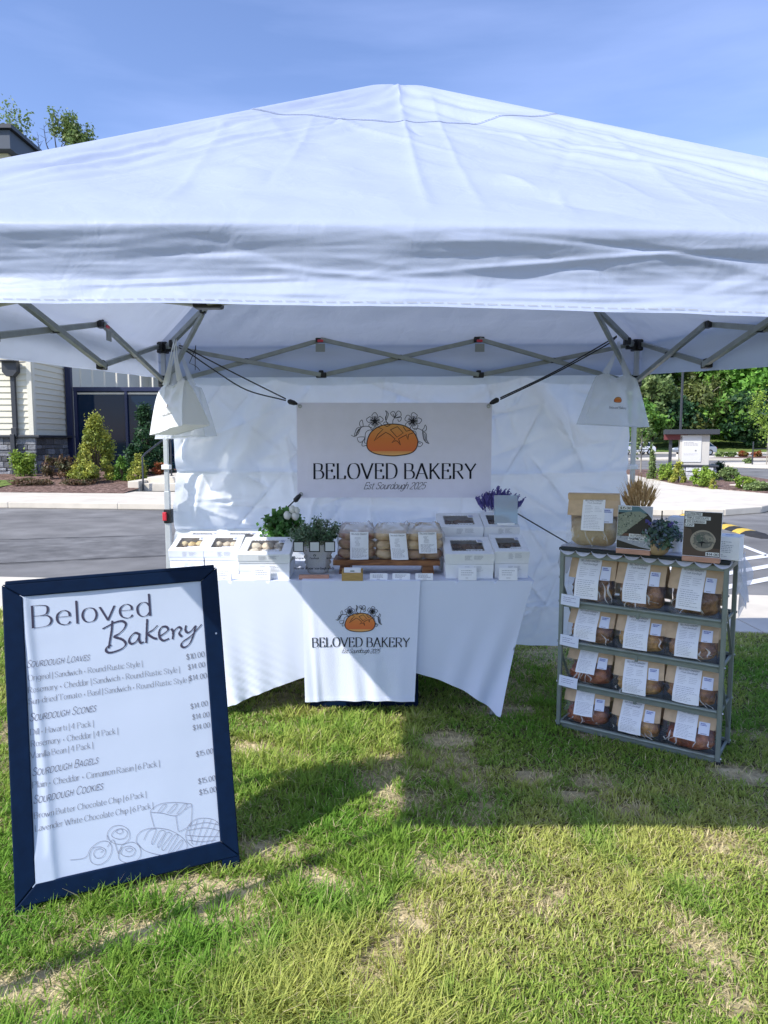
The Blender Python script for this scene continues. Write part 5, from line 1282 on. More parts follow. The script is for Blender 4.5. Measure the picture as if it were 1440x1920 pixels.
# pale blue acrylic card
p = at(948, 1003, 4.06)
t = thing('acrylic_card', 'pale blue clear card standing upright before the lavender', 'card', (p.x, 4.065, TZ + .262))
mb = MB(); mb.box((0, 0, .088), (.135, .004, .168), rot=Matrix.Rotation(R(-6), 3, 'X')); mb.build('panel', M['blueacr'], t, bevel=.001)
mb = MB(); mb.box((0, .0, .006), (.10, .03, .014)); mb.build('base', M['white'], t, bevel=.002)
# bamboo card box
p = on(660.5, 1089.5, TZ); t = thing('card_box', 'small bamboo box holding white business cards before the board', 'card box', (p.x, p.y, TZ)); w = .112
mb = MB(); mb.box((0, .005, .022), (w, .008, .044)); mb.box((0, .045, .030), (w, .007, .060)); mb.box((-w / 2 + .004, .025, .026), (.008, .034, .05)); mb.box((w / 2 - .004, .025, .026), (.008, .034, .05)); mb.box((0, .025, .004), (w - .016, .034, .006)); mb.build('box', M['bamboo'], t, bevel=.0015)
mb = MB()
for i in range(9): mb.box((0, .013 + .0028 * i, .034 + .001 * i), (w - .022, .0012, .05))
mb.box((0, .0115, .052), (.022, .001, .006), 1, (.2, .25, .22)); mb.build('card_stack', [M['card'], M['print']], t)
# acrylic stand; its printed frames stay empty
p = on(588.5, 1086.5, TZ); ac = thing('acrylic_sign', 'clear acrylic sign on a pink wooden base before the ribbed glass vase', 'sign', (p.x, p.y, TZ))
mb = MB(); mb.box((0, .014, .012), (.162, .032, .022)); mb.build('wood_base', M['woodpink'], ac, bevel=.0015)
Sa = lambda u, v, o: (u, .0125 - o, v)
mb = MB(); mb.box((0, .0145, .112), (.222, .003, .19)); k_ = 3.83 / FPX; au = lambda x: (x - 586.5) * k_; av = lambda y: (1087 - y) * k_
for x in (558, 588, 616.5):
    for (a, b) in ((0, 1), (1, 0)):
        for s in (-1, 1):
            cx, cy, h_ = au(x), av(1025.5), .029
            if a: mb.add([Sa(cx + s * (h_ - .0052), cy - h_, .001), Sa(cx + s * h_, cy - h_, .001), Sa(cx + s * h_, cy + h_, .001), Sa(cx + s * (h_ - .0052), cy + h_, .001)], [(0, 1, 2, 3)], 1, (.008, .008, .01))
            else: mb.add([Sa(cx - h_ + .0053, cy + s * (h_ - .0052), .001), Sa(cx + h_ - .0026, cy + s * (h_ - .0052), .001), Sa(cx + h_ - .0026, cy + s * h_, .001), Sa(cx - h_ + .0053, cy + s * h_, .001)], [(0, 1, 2, 3)], 1, (.008, .008, .01))
    mb.add([Sa(au(x) - .024, av(1025.5) - .024, .0008), Sa(au(x) + .024, av(1025.5) - .024, .0008), Sa(au(x) + .024, av(1025.5) + .024, .0008), Sa(au(x) - .024, av(1025.5) + .024, .0008)], [(0, 1, 2, 3)], 1, (.55, .57, .58))
mb.add([Sa(au(588) + .0068 * math.cos(a * .5236), av(1042) + .0068 * math.sin(a * .5236), .001) for a in range(12)], [tuple(range(12))], 1, (.01, .01, .01))
mb.add([Sa(au(588) + x, av(1042) + y, .0014) for x, y in ((-.0008, -.006), (.0014, -.006), (.0014, 0), (.003, 0), (.003, .0014), (.0014, .0014), (.0014, .003), (.003, .004), (.003, .005), (0, .0045), (-.0008, .003))], [tuple(range(11))], 1, (.6, .62, .62))
for (tx, x0, x1, y) in (('Instagram', 551, 567, 1049), ('Facebook', 579, 596, 1049), ('Website', 610, 624.5, 1049)): write(mb, tx, Sa, (au(x0), av(y)), (x1 - x0) * k_, m=1, thick=.17, thin=.10, off=.001)
write(mb, 'Here for all your sourdough needs', Sa, (au(549), av(1068.5)), 75 * k_, m=1, thick=.19, thin=.12, off=.001)
mb.build('acrylic_panel', [M['acrylic'], M['print']], ac)
# ------------------------------------------------------------------ flowers
M['glass'] = film('ribbed_glass', tint=(.92, .95, .95), haze=.5, gloss=.8, rough=.08, bump=.002, bscale=24)
M['petal'] = mat('white_petal', (.78, .78, .72), .7, .2, trans=.2)
p = on(594, 1078, TZ); vs = thing('flower_vase', 'ribbed clear glass vase full of fine green sprigs', 'vase', (p.x, p.y + .075, TZ))
prof = [(.0, .002), (.056, .002), (.060, .008)]
for i in range(5): prof += [(.060 + .004 * i, .016 + .029 * i), (.071 + .0035 * i, .030 + .029 * i)]
prof += [(.074, .160), (.080, .168), (.076, .168), (.070, .155), (.055, .015)]
mb = MB(); mb.lathe(prof, 48, wob=lambda a, z: 1 + .035 * math.cos(16 * a) * (z > .008)); mb.build('vase', M['glass'], vs, smooth=True, angle=180)
rgn = np.random.default_rng(4); mb = MB(); C = []
for i in range(64):
    a = rgn.random() * 6.283; r = .165 * rgn.random() ** .6; hgt = .17 + (.165 - .55 * r) * (.55 + .55 * rgn.random())
    tip = np.array([r * math.cos(a), r * math.sin(a) * .75, hgt]); b = np.array([.25 * tip[0], .25 * tip[1], .13])
    mb.tube([(tip[0] * .1, tip[1] * .1, .03), b, tip], [.0018, .0016, .0008], 4)
    for k in range(70):
        q = (.12 + .88 * rgn.random()); C.append(b + (tip - b) * q + rgn.normal(size=3) * .0125)
mb.build('stem', M['stem'], vs); C = np.array(C); leaf_mesh('foliage', C, np.full(len(C), .0085), leaf_cols(np.arange(len(C)) // 70, [(.10, .20, .10), (.15, .24, .13), (.075, .15, .07), (.22, .28, .18)], 2), vs, 4)
p = on(527, 1030, TZ); p = at(527, 1020, 4.14); fp = thing('flower_pot', 'pale pot of white roses with round green leaves', 'flower pot', (p.x, 4.20, TZ))
mb = MB(); mb.lathe([(0, .003), (.045, .003), (.055, .06), (.058, .14), (.062, .145), (.055, .145), (.05, .1)], 28); mb.build('pot', M['kraft'], fp, smooth=True)
C = []; O = []; mb = MB()
for i in range(60):
    a = rgn.random() * 6.283; e = (rgn.random() - .3) * 1.7; r = .115 * (.5 + .5 * rgn.random()); c = np.array([r * math.cos(a) * math.cos(e) * 1.05, r * math.sin(a) * math.cos(e) * .8, .215 + r * math.sin(e)])
    mb.tube([(0, 0, .12), c * np.array([.5, .5, .8]), c], [.002, .0017, .001], 4)
    for k in range(12): C.append(c + rgn.normal(size=3) * .020)
mb.build('stem', M['stem'], fp); C = np.array(C); leaf_mesh('foliage', C, np.full(len(C), .019), leaf_cols(np.arange(len(C)) // 12, [(.07, .19, .04), (.10, .25, .05), (.05, .13, .03)], 3), fp, 5, ratio=.7)
for (u, v, rr) in ((538, 966, .020), (553, 967, .021), (548, 955, .019), (556, 957, .017)):
    q = at(u, v, 4.11); mb = MB()
    for k in range(5):
        mb.ball((q.x - p.x + .004 * math.cos(k * 2.4), q.y - 4.20 + .003 * math.sin(k * 2.4), q.z - TZ + .003 * k - .004), (rr * (1 - .1 * k), rr * (1 - .1 * k), rr * (1 - .06 * k)), 12, 8, 0, None, lambda d: 1 + .14 * math.sin(3 * math.atan2(d.y, d.x) + k * 1.3 + d.z * 3))
    mb.build('rose', M['petal'], fp, smooth=True, angle=180)
M['lav'] = mat('lavender_flower', (.075, .065, .22), .8, .2, col2=(.14, .12, .34), vscale=40); 
p = at(934, 1000, 4.38); lv = thing('lavender_pot', 'white pot of purple lavender behind the stacked boxes', 'flower pot', (p.x, 4.38, TZ))
mb = MB(); mb.lathe([(0, .003), (.055, .003), (.065, .2), (.070, .21), (.062, .21), (.058, .15)], 28); mb.build('pot', M['white'], lv, smooth=True)
ms, mf = MB(), MB()
for i in range(95):
    a = rgn.random() * 6.283; r = .150 * rgn.random() ** .6; e = Vector((r * math.cos(a), r * math.sin(a) * .6, .405 - .45 * r + .05 * rgn.random())); b = Vector((e.x * .25, e.y * .25, .19))
    ms.tube([(0, 0, .15), b, e], [.0016, .0014, .001], 4); d = (e - b).normalized()
    mf.tube([e - d * .05, e - d * .03, e, e + d * .02], [.003, .0065, .006, .0012], 5)
    for k in range(6):
        c = e + d * (.02 - .012 * k); mf.ball(c + Vector((math.cos(k * 2.4), math.sin(k * 2.4), 0)) * .005, .0042, 5, 4)
ms.build('stem', M['leaf'], lv); mf.build('blossom', M['lav'], lv)
# ------------------------------------------------------------------ wooden board with bagel bags
q0, q1 = at(624, 1060, 3.90), at(825, 1060, 3.90); BZ = TZ + .055; bwid = q1.x - q0.x
bd = thing('wooden_riser', 'brown wooden riser board on feet holding the bagel bags', 'riser', ((q0.x + q1.x) / 2, 3.90, TZ), (0, 0, R(-1)))
mb = MB(); mb.box((0, .10, .0685), (bwid, .20, .030)); mb.build('board', M['oak'], bd, bevel=.003)
for s in (-.78, .78):
    l = MB(); l.prism([(s * bwid / 2 - .035, .03, 0), (s * bwid / 2 + .035, .03, 0), (s * bwid / 2 + .028, .03, .053), (s * bwid / 2 - .028, .03, .053)], (0, .14, 0)); l.build('foot', M['oak'], bd, bevel=.002)
BT = TZ + .0845
M['bagel'] = mat('bagel_crust', (.74, .57, .37), .45, .45, col2=(.56, .35, .16), vscale=9, lo=.42, hi=.68, bump=.003, bscale=40, var=.1)
M['bagelb'] = mat('berry_bagel_crust', (.50, .33, .22), .5, .4, col2=(.22, .035, .045), vscale=10, lo=.46, hi=.62, bump=.003, bscale=40)
def bagel_bag(label, u, D, cols, mt, lab, rz, seed, berry=False):
    t = thing('bagel_bag', label, 'bag', (XX(u, D), D, BT), (0, 0, rz), 'bags of bagels on the wooden board'); rg = random.Random(seed)
    R0 = .050; hh = .052
    for i in range(2):
        for k in range(3):
            for j in range(1):
                mb = MB(); cx = (-.5 + i) * .100 + rg.uniform(-.004, .004); cy = .06 + rg.uniform(-.004, .004); cz = .028 + k * hh
                ph = rg.random() * 9; T1, T2 = rg.uniform(-.12, .12), rg.uniform(-.12, .12)
                def P(a, b):
                    th, fi = a * 2 * math.pi, b * 2 * math.pi; rr = .0285; rw = 1 + .07 * mnoise.noise(Vector((math.cos(th) * 1.4 + ph, math.sin(th) * 1.4, b)))
                    x = (.0285 + rr * math.cos(fi)) * math.cos(th) * rw; y = (.0285 + rr * math.cos(fi)) * math.sin(th) * rw; z = rr * .93 * math.sin(fi) * rw
                    return (cx + x, cy + y, cz + z + T1 * x + T2 * y)
                mb.grid(P, 22, 12); mb.build('bagel', M['bagelb' if (berry and k == 0) else mt], t, smooth=True, angle=180)
    # bag: rounded box of clear film, gathered on top
    mb = MB(); w2, dp = .112, .124
    def Q(a, b):
        th = a * 2 * math.pi; sgn = lambda v, e: math.copysign(abs(v) ** e, v)
        z = b * .200; k = 1 if b < .72 else 1 - .25 * (b - .72) / .28; dy = 1 if b < .72 else 1 - .55 * (b - .72) / .28
        wr = 1 + .05 * mnoise.noise(Vector((math.cos(th) * 2.5 + seed, math.sin(th) * 2.5, z * 22))) + (.07 * min(1, (b - .72) * 8) * mnoise.noise(Vector((math.cos(th) * 4 + seed, math.sin(th) * 4, z * 30))) if b > .72 else 0)
        x = sgn(math.cos(th), .45) * w2 * k * wr; y = .06 + sgn(math.sin(th), .45) * dp / 2 * dy * wr
        return (x, y, .002 + z * (.78 + .22 * min(1, b / .72)) + (.10 * (b - .8) * mnoise.noise(Vector((math.cos(th) * 2, math.sin(th) * 2 + seed, 3))) if b > .8 else 0))
    mb.grid(lambda a, b: Q(a, b * .73), 64, 18); mb.grid(lambda a, b: Q(a, .73 + .27 * b), 64, 14, 1)
    mb.build('bag_film', [M['film'], M['filmtop']], t, smooth=True, angle=180)
    x0, x1, z0, z1, sh = lab
    mb = MB(); S = lambda u, v, o: (x0 + u + sh * v, .06 - dp / 2 - .009 - o - .010 * math.sin(math.pi * min(1, u / (x1 - x0))) + .10 * max(0, v - .12), z0 + v)
    W_, H_ = x1 - x0, z1 - z0
    mb.grid(lambda a, b: S(a * W_, b * H_, 0), 8, 12); write(mb, 'Beloved Bakery', S, (W_ * .08, H_ * .90), W_ * .84, off=.001, caps_scale=.8, thick=.14, thin=.07, serif=.06, col=(.2, .2, .22))
    lines_of_print(mb, S, W_ * .24, W_ * .6, H_ * .48, H_ * .82, 8, 1, (.35, .35, .38), .002, .001, seed, .3); lines_of_print(mb, S, W_ * .1, W_ * .95, H_ * .05, H_ * .44, 9, 1, (.33, .33, .36), .002, .001, seed + 2)
    mb.build('label_sticker', [M['card'], M['print']], t, smooth=True, angle=180)
bagel_bag('clear bag of bagels with upright label at the left of the board', 670, 3.915, 2, 'bagelb', (-.040, .062, .004, .158, 0), R(2), 1)
bagel_bag('clear bag of plain bagels with slanted label in the middle of the board', 735, 3.91, 2, 'bagel', (-.002, .092, .004, .150, -.10), R(-3), 2)
bagel_bag('clear bag of bagels with dark berry bottoms at the right of the board', 797, 3.905, 2, 'bagel', (-.035, .066, .040, .158, -.05), R(3), 3, True)
# ------------------------------------------------------------------ bread rack
fl_, fr_ = on(1047, 1362), on(1345, 1433)
RW = (fr_ - fl_).xy.length; RZ = math.atan2(fr_.y - fl_.y, fr_.x - fl_.x); RD, RH = .255, .945
rk = thing('bread_rack', 'dark metal folding shelf rack filled with bagged bread beside the table', 'rack', (fl_.x, fl_.y, 0), (0, 0, RZ))
RM = Matrix.Translation(Vector((fl_.x, fl_.y, 0))) @ Matrix.Rotation(RZ, 4, 'Z')
LV = [.028, .245, .462, .675]
for x in (0, RW):
    for y in (0, RD):
        l = MB(); l.box((x, y, RH / 2), (.021, .021, RH - .004)); lo_ = l.build('leg', M['rack'], rk, bevel=.003)
        l = MB(); l.box((x, y, .008), (.026, .026, .016)); l.build('foot_cap', M['black'], lo_, bevel=.003)
for i, z in enumerate(LV):
    mb = MB(); mb.box((RW / 2, RD / 2, z - .006), (RW - .024, RD - .02, .004), 1)  # near-black sheet colour paints in the shade beneath the bags
    mb.tube([(.012, -.002, z + .004), (RW - .012, -.002, z + .004)], .0095, 10); mb.box((RW / 2, .004, z - .012), (RW - .024, .003, .034)); mb.box((RW / 2, RD - .004, z), (RW - .024, .012, .02))
    for x in (.003, RW - .003): mb.box((x, RD / 2, z - .006), (.010, RD - .024, .014))
    for k in (.5,): mb.box((RW * k, .006, z - .022), (.014, .012, .040))
    mb.build('shelf', [M['rack'], M['rackdark']], rk, bevel=.002)
mb = MB()
mb.box((RW / 2, 0, RH - .022), (RW - .022, .020, .026)); mb.box((RW / 2, RD, RH - .022), (RW - .022, .020, .026))
for x in (0, RW): mb.box((x, RD / 2, RH - .022), (.018, RD - .022, .026))
mb.build('top_frame', M['rack'], rk, bevel=.003)
mb = MB(); mb.box((RW / 2, RD / 2, RH + .006), (RW + .03, RD + .04, .018)); mb.build('top_board', M['rackdark'], rk, bevel=.006)
for x in (-.0, RW):
    for (za, zb) in ((.10, .40), (.47, .76)):
        mb = MB(); mb.beam((x, RD - .01, za), (x, .012, zb), .006, .012, (1, 0, 0)); mb.build('brace', M['rack'], rk)
for x in (0, RW):
    for z in LV + [.80]:
        mb = MB(); mb.tube([(x + (.011 if x else -.011), 0, z), (x + (.016 if x else -.016), 0, z)], .006, 8); mb.tube([(x + (.011 if x else -.011), RD, z), (x + (.016 if x else -.016), RD, z)], .006, 8); mb.build('bolt', M['brass'], rk)
TT = RH + .0165
# lace runner over the rack top
M['lacehole'] = mat('lace_openwork', (.76, .77, .84), .8, .2, trans=.25, clear=.30)
mb = MB(); SCL = 10
def lace_edge(a): return .008 + .026 * abs(math.sin(math.pi * a * SCL)) ** .7 + .010 * n1(a * 6, 2.0, 2)
def Lc(a, b):
    x = -.005 + (RW + .03) * a; f = -.028 - lace_edge(a) * .45
    if b < .30:
        k = (1 - b / .30); return (x, -.022 + .05 * (1 - k) - .0 + (f + .022) * k * .35, TT + .001 - (.006 + lace_edge(a)) * k ** 1.3)
    k = (b - .30) / .70; return (x, .028 + (RD - .02) * k, TT + .001 + .004 * max(0, n1(x * 12, k * 6, 2)))
mb.grid(Lc, 150, 22)
def Ls(a, b):
    dl = .27 * (.40 + .6 * (1 - abs(2 * a - .9)) ) + .02 * math.sin(a * 30)
    return (RW + .026 + .012 + .020 * math.sin(a * 18 + b * 3) * b + .022 * b + .008 * n1(a * 6, b * 6, 2), .01 + (RD - .03) * a, TT + .003 - dl * b + .018 * math.sin(min(1, b * 5) * math.pi) )
mb.grid(Ls, 60, 30, 1)
def Ll(a, b): return (-.022 - .012 * math.sin(a * 14) * b - .01 * b, .03 + (RD - .06) * a, TT + .002 - (.20 - .12 * abs(2 * a - 1) + .012 * math.sin(a * 40)) * b)
mb.grid(Ll, 40, 20, 1)
o = mb.build('lace_runner', [M['lace'], M['lacehole']], smooth=True, angle=180); o.matrix_world = RM
tag(o, 'white scalloped lace runner draped over the top of the bread rack', 'lace runner')
# bread bags
M['loaf0'] = mat('dark_crust', (.12, .05, .02), .5, .45, col2=(.36, .19, .075), vscale=9, var=.4, lo=.45, hi=.66, bump=.02, bscale=16, detail=7, dist=1)
M['loaf1'] = mat('golden_crust', (.58, .34, .12), .5, .4, col2=(.28, .12, .04), vscale=9, var=.4, lo=.44, hi=.62, bump=.02, bscale=16, detail=7, dist=1)
M['loaf2'] = mat('red_brown_crust', (.21, .055, .022), .5, .45, col2=(.42, .17, .07), vscale=8, var=.4, lo=.45, hi=.68, bump=.02, bscale=14, detail=7, dist=1)
M['loaf3'] = mat('tan_crust', (.38, .19, .08), .5, .4, col2=(.15, .06, .028), vscale=9, var=.4, lo=.42, hi=.62, bump=.02, bscale=16, detail=7, dist=1)
M['loaf4'] = mat('pale_seeded_crust', (.52, .42, .27), .7, .3, col2=(.34, .23, .12), vscale=11, lo=.45, hi=.7, bump=.008, bscale=20, detail=7)
M['cardblue'] = mat('pale_card', (.74, .78, .90), .6, .3)
def bread_bag(label, loc, w, h, d, loaf, rz=0, lean=-5, seed=1, sheet=(.20, .64, .06, .93), split=.50, code=True, shape=0, roll=0):
    t = thing('bread_bag', label, 'bread bag', loc, (R(lean), R(roll), rz), 'kraft bags of bread on the rack'); rg = random.Random(seed)
    def F(u, v, o=0, back=False):                        # u 0..1, v 0..1
        dd = d / 2 * (1 - max(0, v - .35) ** 1.25 * 1.65 / (.65 ** 1.25) * .58); dd = max(dd, .005)
        pinch = 1 - .05 * v
        bul = 1 + .12 * math.sin(math.pi * u) * (1 - v) + .12 * mnoise.noise(Vector((u * 3 + seed, v * 3, 2.0 if back else 0)))
        x = (u - .5) * w * pinch; e = (1 - abs(2 * u - 1) ** 8)
        y = dd * (.82 + .18 * e) * bul
        return (x, (y + o if back else -y - o), v * h)
    S = lambda u, v, o: F(u, v, o)
    kf, fm = MB(), MB()
    kf.grid(lambda a, b: F(a, split + (1 - split) * b), 18, 12); kf.grid(lambda a, b: F(a, split * .35 + (1 - split * .35) * b, 0, True), 18, 12, flip=True)
    fm.grid(lambda a, b: F(a, split * b), 22, 12); fm.grid(lambda a, b: F(a, split * .35 * b, 0, True), 14, 5, flip=True)
    for u in (0, 1):
        def G(a, b, lo, hi):
            v = lo + (hi - lo) * b; p, q = F(u, v), F(u, v, 0, True); k = .30 * d * math.sin(math.pi * a) * (1 - .3 * v) * (1 if u == 0 else -1) * .35
            return (p[0] + k, p[1] + (q[1] - p[1]) * a, p[2])
        kf.grid(lambda a, b: G(a, b, split, 1), 6, 8); fm.grid(lambda a, b: G(a, b, 0, split), 6, 8)
    # rolled top with a wire band
    kf.box((0, -.006, h * .985), (w * .965, .018, .020), rot=Matrix.Rotation(R(12), 3, 'X')); kf.box((0, -.015, h - .012), (w * .97, .004, .026), rot=Matrix.Rotation(R(4), 3, 'X'))
    for i in range(6):                                    # pale strips added along film creases, painted as glints
        ua, ub = rg.uniform(.02, .98), 0; side = 1 if ua > .5 else -1; ub = ua - side * rg.uniform(.02, .22); va, vb = rg.uniform(.02, .2), rg.uniform(.2, split); ww = rg.uniform(.004, .011)
        pts = [F(ua + (ub - ua) * k / 8 + .03 * math.sin(k * .8 + i), va + (vb - va) * k / 8, .0012) for k in range(9)]
        L1 = [(p[0] - ww * math.sin(math.pi * k / 8) * .5, p[1], p[2]) for k, p in enumerate(pts)]; L2 = [(p[0] + ww * math.sin(math.pi * k / 8) * .5, p[1] - .0006, p[2] + .002) for k, p in enumerate(pts)]
        fm.add(L1 + L2, [(k, k + 1, 10 + k, 9 + k) for k in range(8)], 1)
    kf.build('bag_paper', M['kraft'], t, smooth=True, angle=35)
    fm.build('bag_film', [M['film'], M['glint']], t, smooth=True, angle=60)
    # loaf
    mb = MB(); ph = rg.random() * 20
    def Lf(q):
        e = 1 / (abs(q.x) ** 4.5 + abs(q.y) ** 4 + abs(q.z) ** (5 if q.z < 0 else 2.8)) ** (1 / 3.6)
        s = mnoise.noise(Vector((q.x * 2.2 + ph, q.y * 2.2, q.z * 2.2))) * .14 + mnoise.noise(Vector((q.x * 6 + ph, q.y * 6, q.z * 6))) * .06
        if shape == 1 and q.z > .1: s += -.10 * math.exp(-(q.x / .14) ** 2)
        return min(e, 1.3) * (.90 + s * (1 if q.z > -.3 else .3))
    lh = h * (.62 if shape < 2 else .52)
    mb.ball((0, -.006, .004 + lh / 2), (w * .445, d * .40, lh / 2), 34, 22, 0, None, Lf)
    for i, q in enumerate(mb.v):                          # the loaf stays inside its bag
        u, v = min(.97, max(.03, q[0] / w + .5)), min(.98, max(.02, q[2] / h)); lim = F(u, v)[1] + .007
        mb.v[i] = (min(max(q[0], -w * .475), w * .475), min(max(q[1], lim), -lim), q[2])
    mb.build('loaf', M[loaf], t, smooth=True, angle=180)
    # label
    u0, u1, v0, v1 = sheet; mb = MB()
    SL_ = lambda a, b, o: F(u0 + (u1 - u0) * a + .0 * b, v0 + (v1 - v0) * b, .003 + o + .004 * (1 - b) ** 2)
    mb.grid(lambda a, b: SL_(a, b, 0), 8, 12)
    def SM(u, v, o): return SL_(u / .1, v / .17, o)
    write(mb, 'BELOVED BAKERY', SM, (.010, .155), .080, off=.001, height=.080 / 9.5, thick=.15, thin=.06, col=(.16, .17, .2))
    write(mb, 'Fresh Sourdough', SM, (.018, .143), .064, off=.001, thick=.12, thin=.07, shear=.4, col=(.25, .25, .29))
    lines_of_print(mb, SM, .012, .05, .09, .136, 6, 1, (.40, .41, .45), .0016, .001, seed); lines_of_print(mb, SM, .055, .090, .098, .130, 4, 1, (.42, .43, .46), .0016, .001, seed + 1)
    lines_of_print(mb, SM, .010, .092, .010, .084, 9, 1, (.36, .37, .41), .0017, .001, seed + 2)
    mb.build('label_sticker', [M['card'], M['print']], t, smooth=True, angle=180)
    if code:
        mb = MB(); c0, c1, d0, d1 = .70, .90, .50, .76; SC = lambda a, b, o: F(c0 + (c1 - c0) * a, d0 + (d1 - d0) * b, .0035 + o)
        mb.grid(lambda a, b: SC(a, b, 0), 4, 4); lines_of_print(mb, SC, .15, .9, .70, .93, 2, 1, (.12, .16, .45), .07, .001, seed + 4); lines_of_print(mb, SC, .2, .8, .04, .14, 1, 1, (.3, .32, .4), .05, .001, seed + 5)
        mb.build('code_card', [M['cardblue'], M['print']], t, smooth=True, angle=180)
    return t
rows = [(3, .675, .252, [('loaf0', 0, 'dark loaf'), ('loaf3', 1, 'shiny brown loaf'), ('loaf0', 0, 'dark loaf')], 'top shelf'),
        (2, .462, .198, [('loaf3', 0, 'brown loaf'), ('loaf1', 1, 'golden loaf'), ('loaf3', 0, 'brown loaf')], 'second shelf'),
        (1, .245, .198, [('loaf2', 2, 'red brown loaf'), ('loaf1', 0, 'golden loaf'), ('loaf3', 0, 'brown loaf')], 'third shelf'),
        (0, .028, .198, [('loaf2', 2, 'red brown loaf'), ('loaf1', 0, 'golden loaf'), ('loaf2', 2, 'dark red loaf')], 'bottom shelf')]
rr = random.Random(9)
for (ri, z, h, items, nm) in rows:
    for i, (mt, shp, desc) in enumerate(items):
        x = (.142, .392, .640)[i] * RW / .78 + rr.uniform(-.006, .006)
        p = RM @ Vector((x, .080 + rr.uniform(-.003, .004), z + .000))
        w = (.244, .248, .248)[i] * RW / .78
        sh = (.19 + rr.uniform(-.02, .05), .65 + rr.uniform(0, .04), .13 + rr.uniform(-.03, .10), .88 + rr.uniform(-.02, .05))
        if shp == 2: sh = (.26, .67, .34, .96)
        bread_bag('kraft bread bag with %s, %s of the rack %s' % (desc, ('left end', 'middle', 'right end')[i], nm), p, w, h, .160, mt, RZ + R(rr.uniform(-4, 4)), rr.uniform(-3, 4), ri * 7 + i + 1, sh, .50 if shp < 2 else .62, True, shp, rr.uniform(-1.5, 1.5))
p = on(1110, 1029, TT)
bread_bag('large kraft bag of pale loaf standing on top of the rack', p + Vector((.03, .06, .004)), .262, .268, .125, 'loaf4', RZ + R(6), 5, 77, (.30, .74, .36, .93), .62, True, 0, -1)
for (z, lb) in ((.675, 'white price card on the left end of the top shelf'), (.462, 'white price card on the left end of the second shelf'), (.245, 'white price card on the left end of the third shelf')):
    mb = MB(); S = lambda u, v, o: (u, -o, v)
    mb.box((0, .0009, 0), (.098, .0016, .056)); lines_of_print(mb, S, -.036, .036, -.012, .018, 3, 1, (.25, .26, .42), .0026, .0006, int(z * 100))
    o = mb.build('price_card', [M['cardblue'], M['print']]); o.matrix_world = RM @ Matrix.Translation(Vector((.052, -.017, z + .012))) @ Matrix.Rotation(R(3), 4, 'Y')
    tag(o, lb, 'card', 'white price cards clipped to the rack')
# picture signs on wooden bases
def picture(label, p, w, h, draw, name='picture_sign'):
    t = thing(name, label, 'sign', p, (0, 0, RZ + R(2)), 'bread picture signs on the rack')
    mb = MB(); mb.box((0, .014, .012), (w * .98, .034, .023)); mb.build('wood_base', M['woodpink'], t, bevel=.0015)
    mb = MB(); k = math.tan(R(6)); S = lambda u, v, o: (u * w, .004 + v * h * k - o, .024 + v * h)
    mb.prism([S(-.5, 0, 0), S(.5, 0, 0), S(.5, 1, 0), S(-.5, 1, 0)], (0, .004, 0), 0)
    draw(mb, S); mb.build('picture_panel', [M['card'], M['print']], t)
def rect(mb, S, u0, u1, v0, v1, col, o=.0008): mb.add([S(u0, v0, o), S(u1, v0, o), S(u1, v1, o), S(u0, v1, o)], [(0, 1, 2, 3)], 1, col)
def tagtext(mb, S, u0, u1, v0, v1, txt, hpx=.6):
    rect(mb, S, u0, u1, v0, v1, (.72, .74, .72), .0016); st, w_ = text_strokes(txt, thick=.17, thin=.10); kx = (u1 - u0) * .86 / w_
    ink(mb, st, S, (u0 + (u1 - u0) * .07, v0 + (v1 - v0) * .2), (kx, 0), (0, (v1 - v0) * hpx), 1, (.03, .03, .03), .0022)
def blob(mb, S, pts, col, o, jit=0, seed=1):
    mb.add([S(u, v, o) for u, v in smooth_pts(pts, True, 3)[:-1]], [tuple(range(len(smooth_pts(pts, True, 3)) - 1))], 1, col)
def speck(mb, S, n, box, cols, o, seed, r=.012):
    rg = random.Random(seed)
    for i in range(n):
        u, v = rg.uniform(box[0], box[1]), rg.uniform(box[2], box[3]); q = r * rg.uniform(.5, 1.4); ph = rg.random() * 6
        if len(box) > 4 and not box[4](u, v): continue
        mb.add([S(u + q * math.cos(ph + k * 1.257) * rg.uniform(.7, 1.2), v + q * .7 * math.sin(ph + k * 1.257), o) for k in range(5)], [(0, 1, 2, 3, 4)], 1, rg.choice(cols))
def draw1(mb, S):
    rect(mb, S, -.49, .49, .01, .99, (.035, .032, .022)); rect(mb, S, -.49, .49, .84, .99, (.10, .19, .22), .001)
    mb.add([S(u, v, .0012) for u, v in ((.1, .99), (.49, .99), (.49, .72), (.36, .84))], [(0, 1, 2, 3)], 1, (.42, .45, .52))
    mb.add([S(u, v, .0012) for u, v in ((-.49, .78), (-.20, .86), (.15, .88), (.36, .80), (-.06, .52), (-.40, .28), (-.49, .30))], [tuple(range(7))], 1, (.24, .27, .20))
    ins = lambda u, v: v > .52 + (u + .06) * .68 and v < .86 - abs(u + .1) * .25
    speck(mb, S, 240, (-.48, .36, .3, .87, ins), [(.10, .13, .10), (.34, .37, .29), (.07, .09, .07), (.3, .32, .22)], .0016, 3, .022)
    rect(mb, S, -.49, .49, .30, .36, (.13, .07, .045), .001)
    mb.add([S(u, v, .0012) for u, v in ((-.49, .29), (.49, .30), (.49, .03), (.2, .06), (-.2, .14), (-.49, .20))], [tuple(range(6))], 1, (.34, .36, .39))
    speck(mb, S, 130, (-.48, .48, .06, .29, lambda u, v: v > .15 - u * .18), [(.20, .22, .25), (.5, .52, .55), (.27, .29, .33)], .0016, 5, .02)
    tagtext(mb, S, -.47, -.10, .90, .985, '$15.00'); tagtext(mb, S, -.14, .34, .285, .355, 'GLUTEN FREE'); tagtext(mb, S, -.16, .46, .205, .275, 'SANDWICH LOAF')
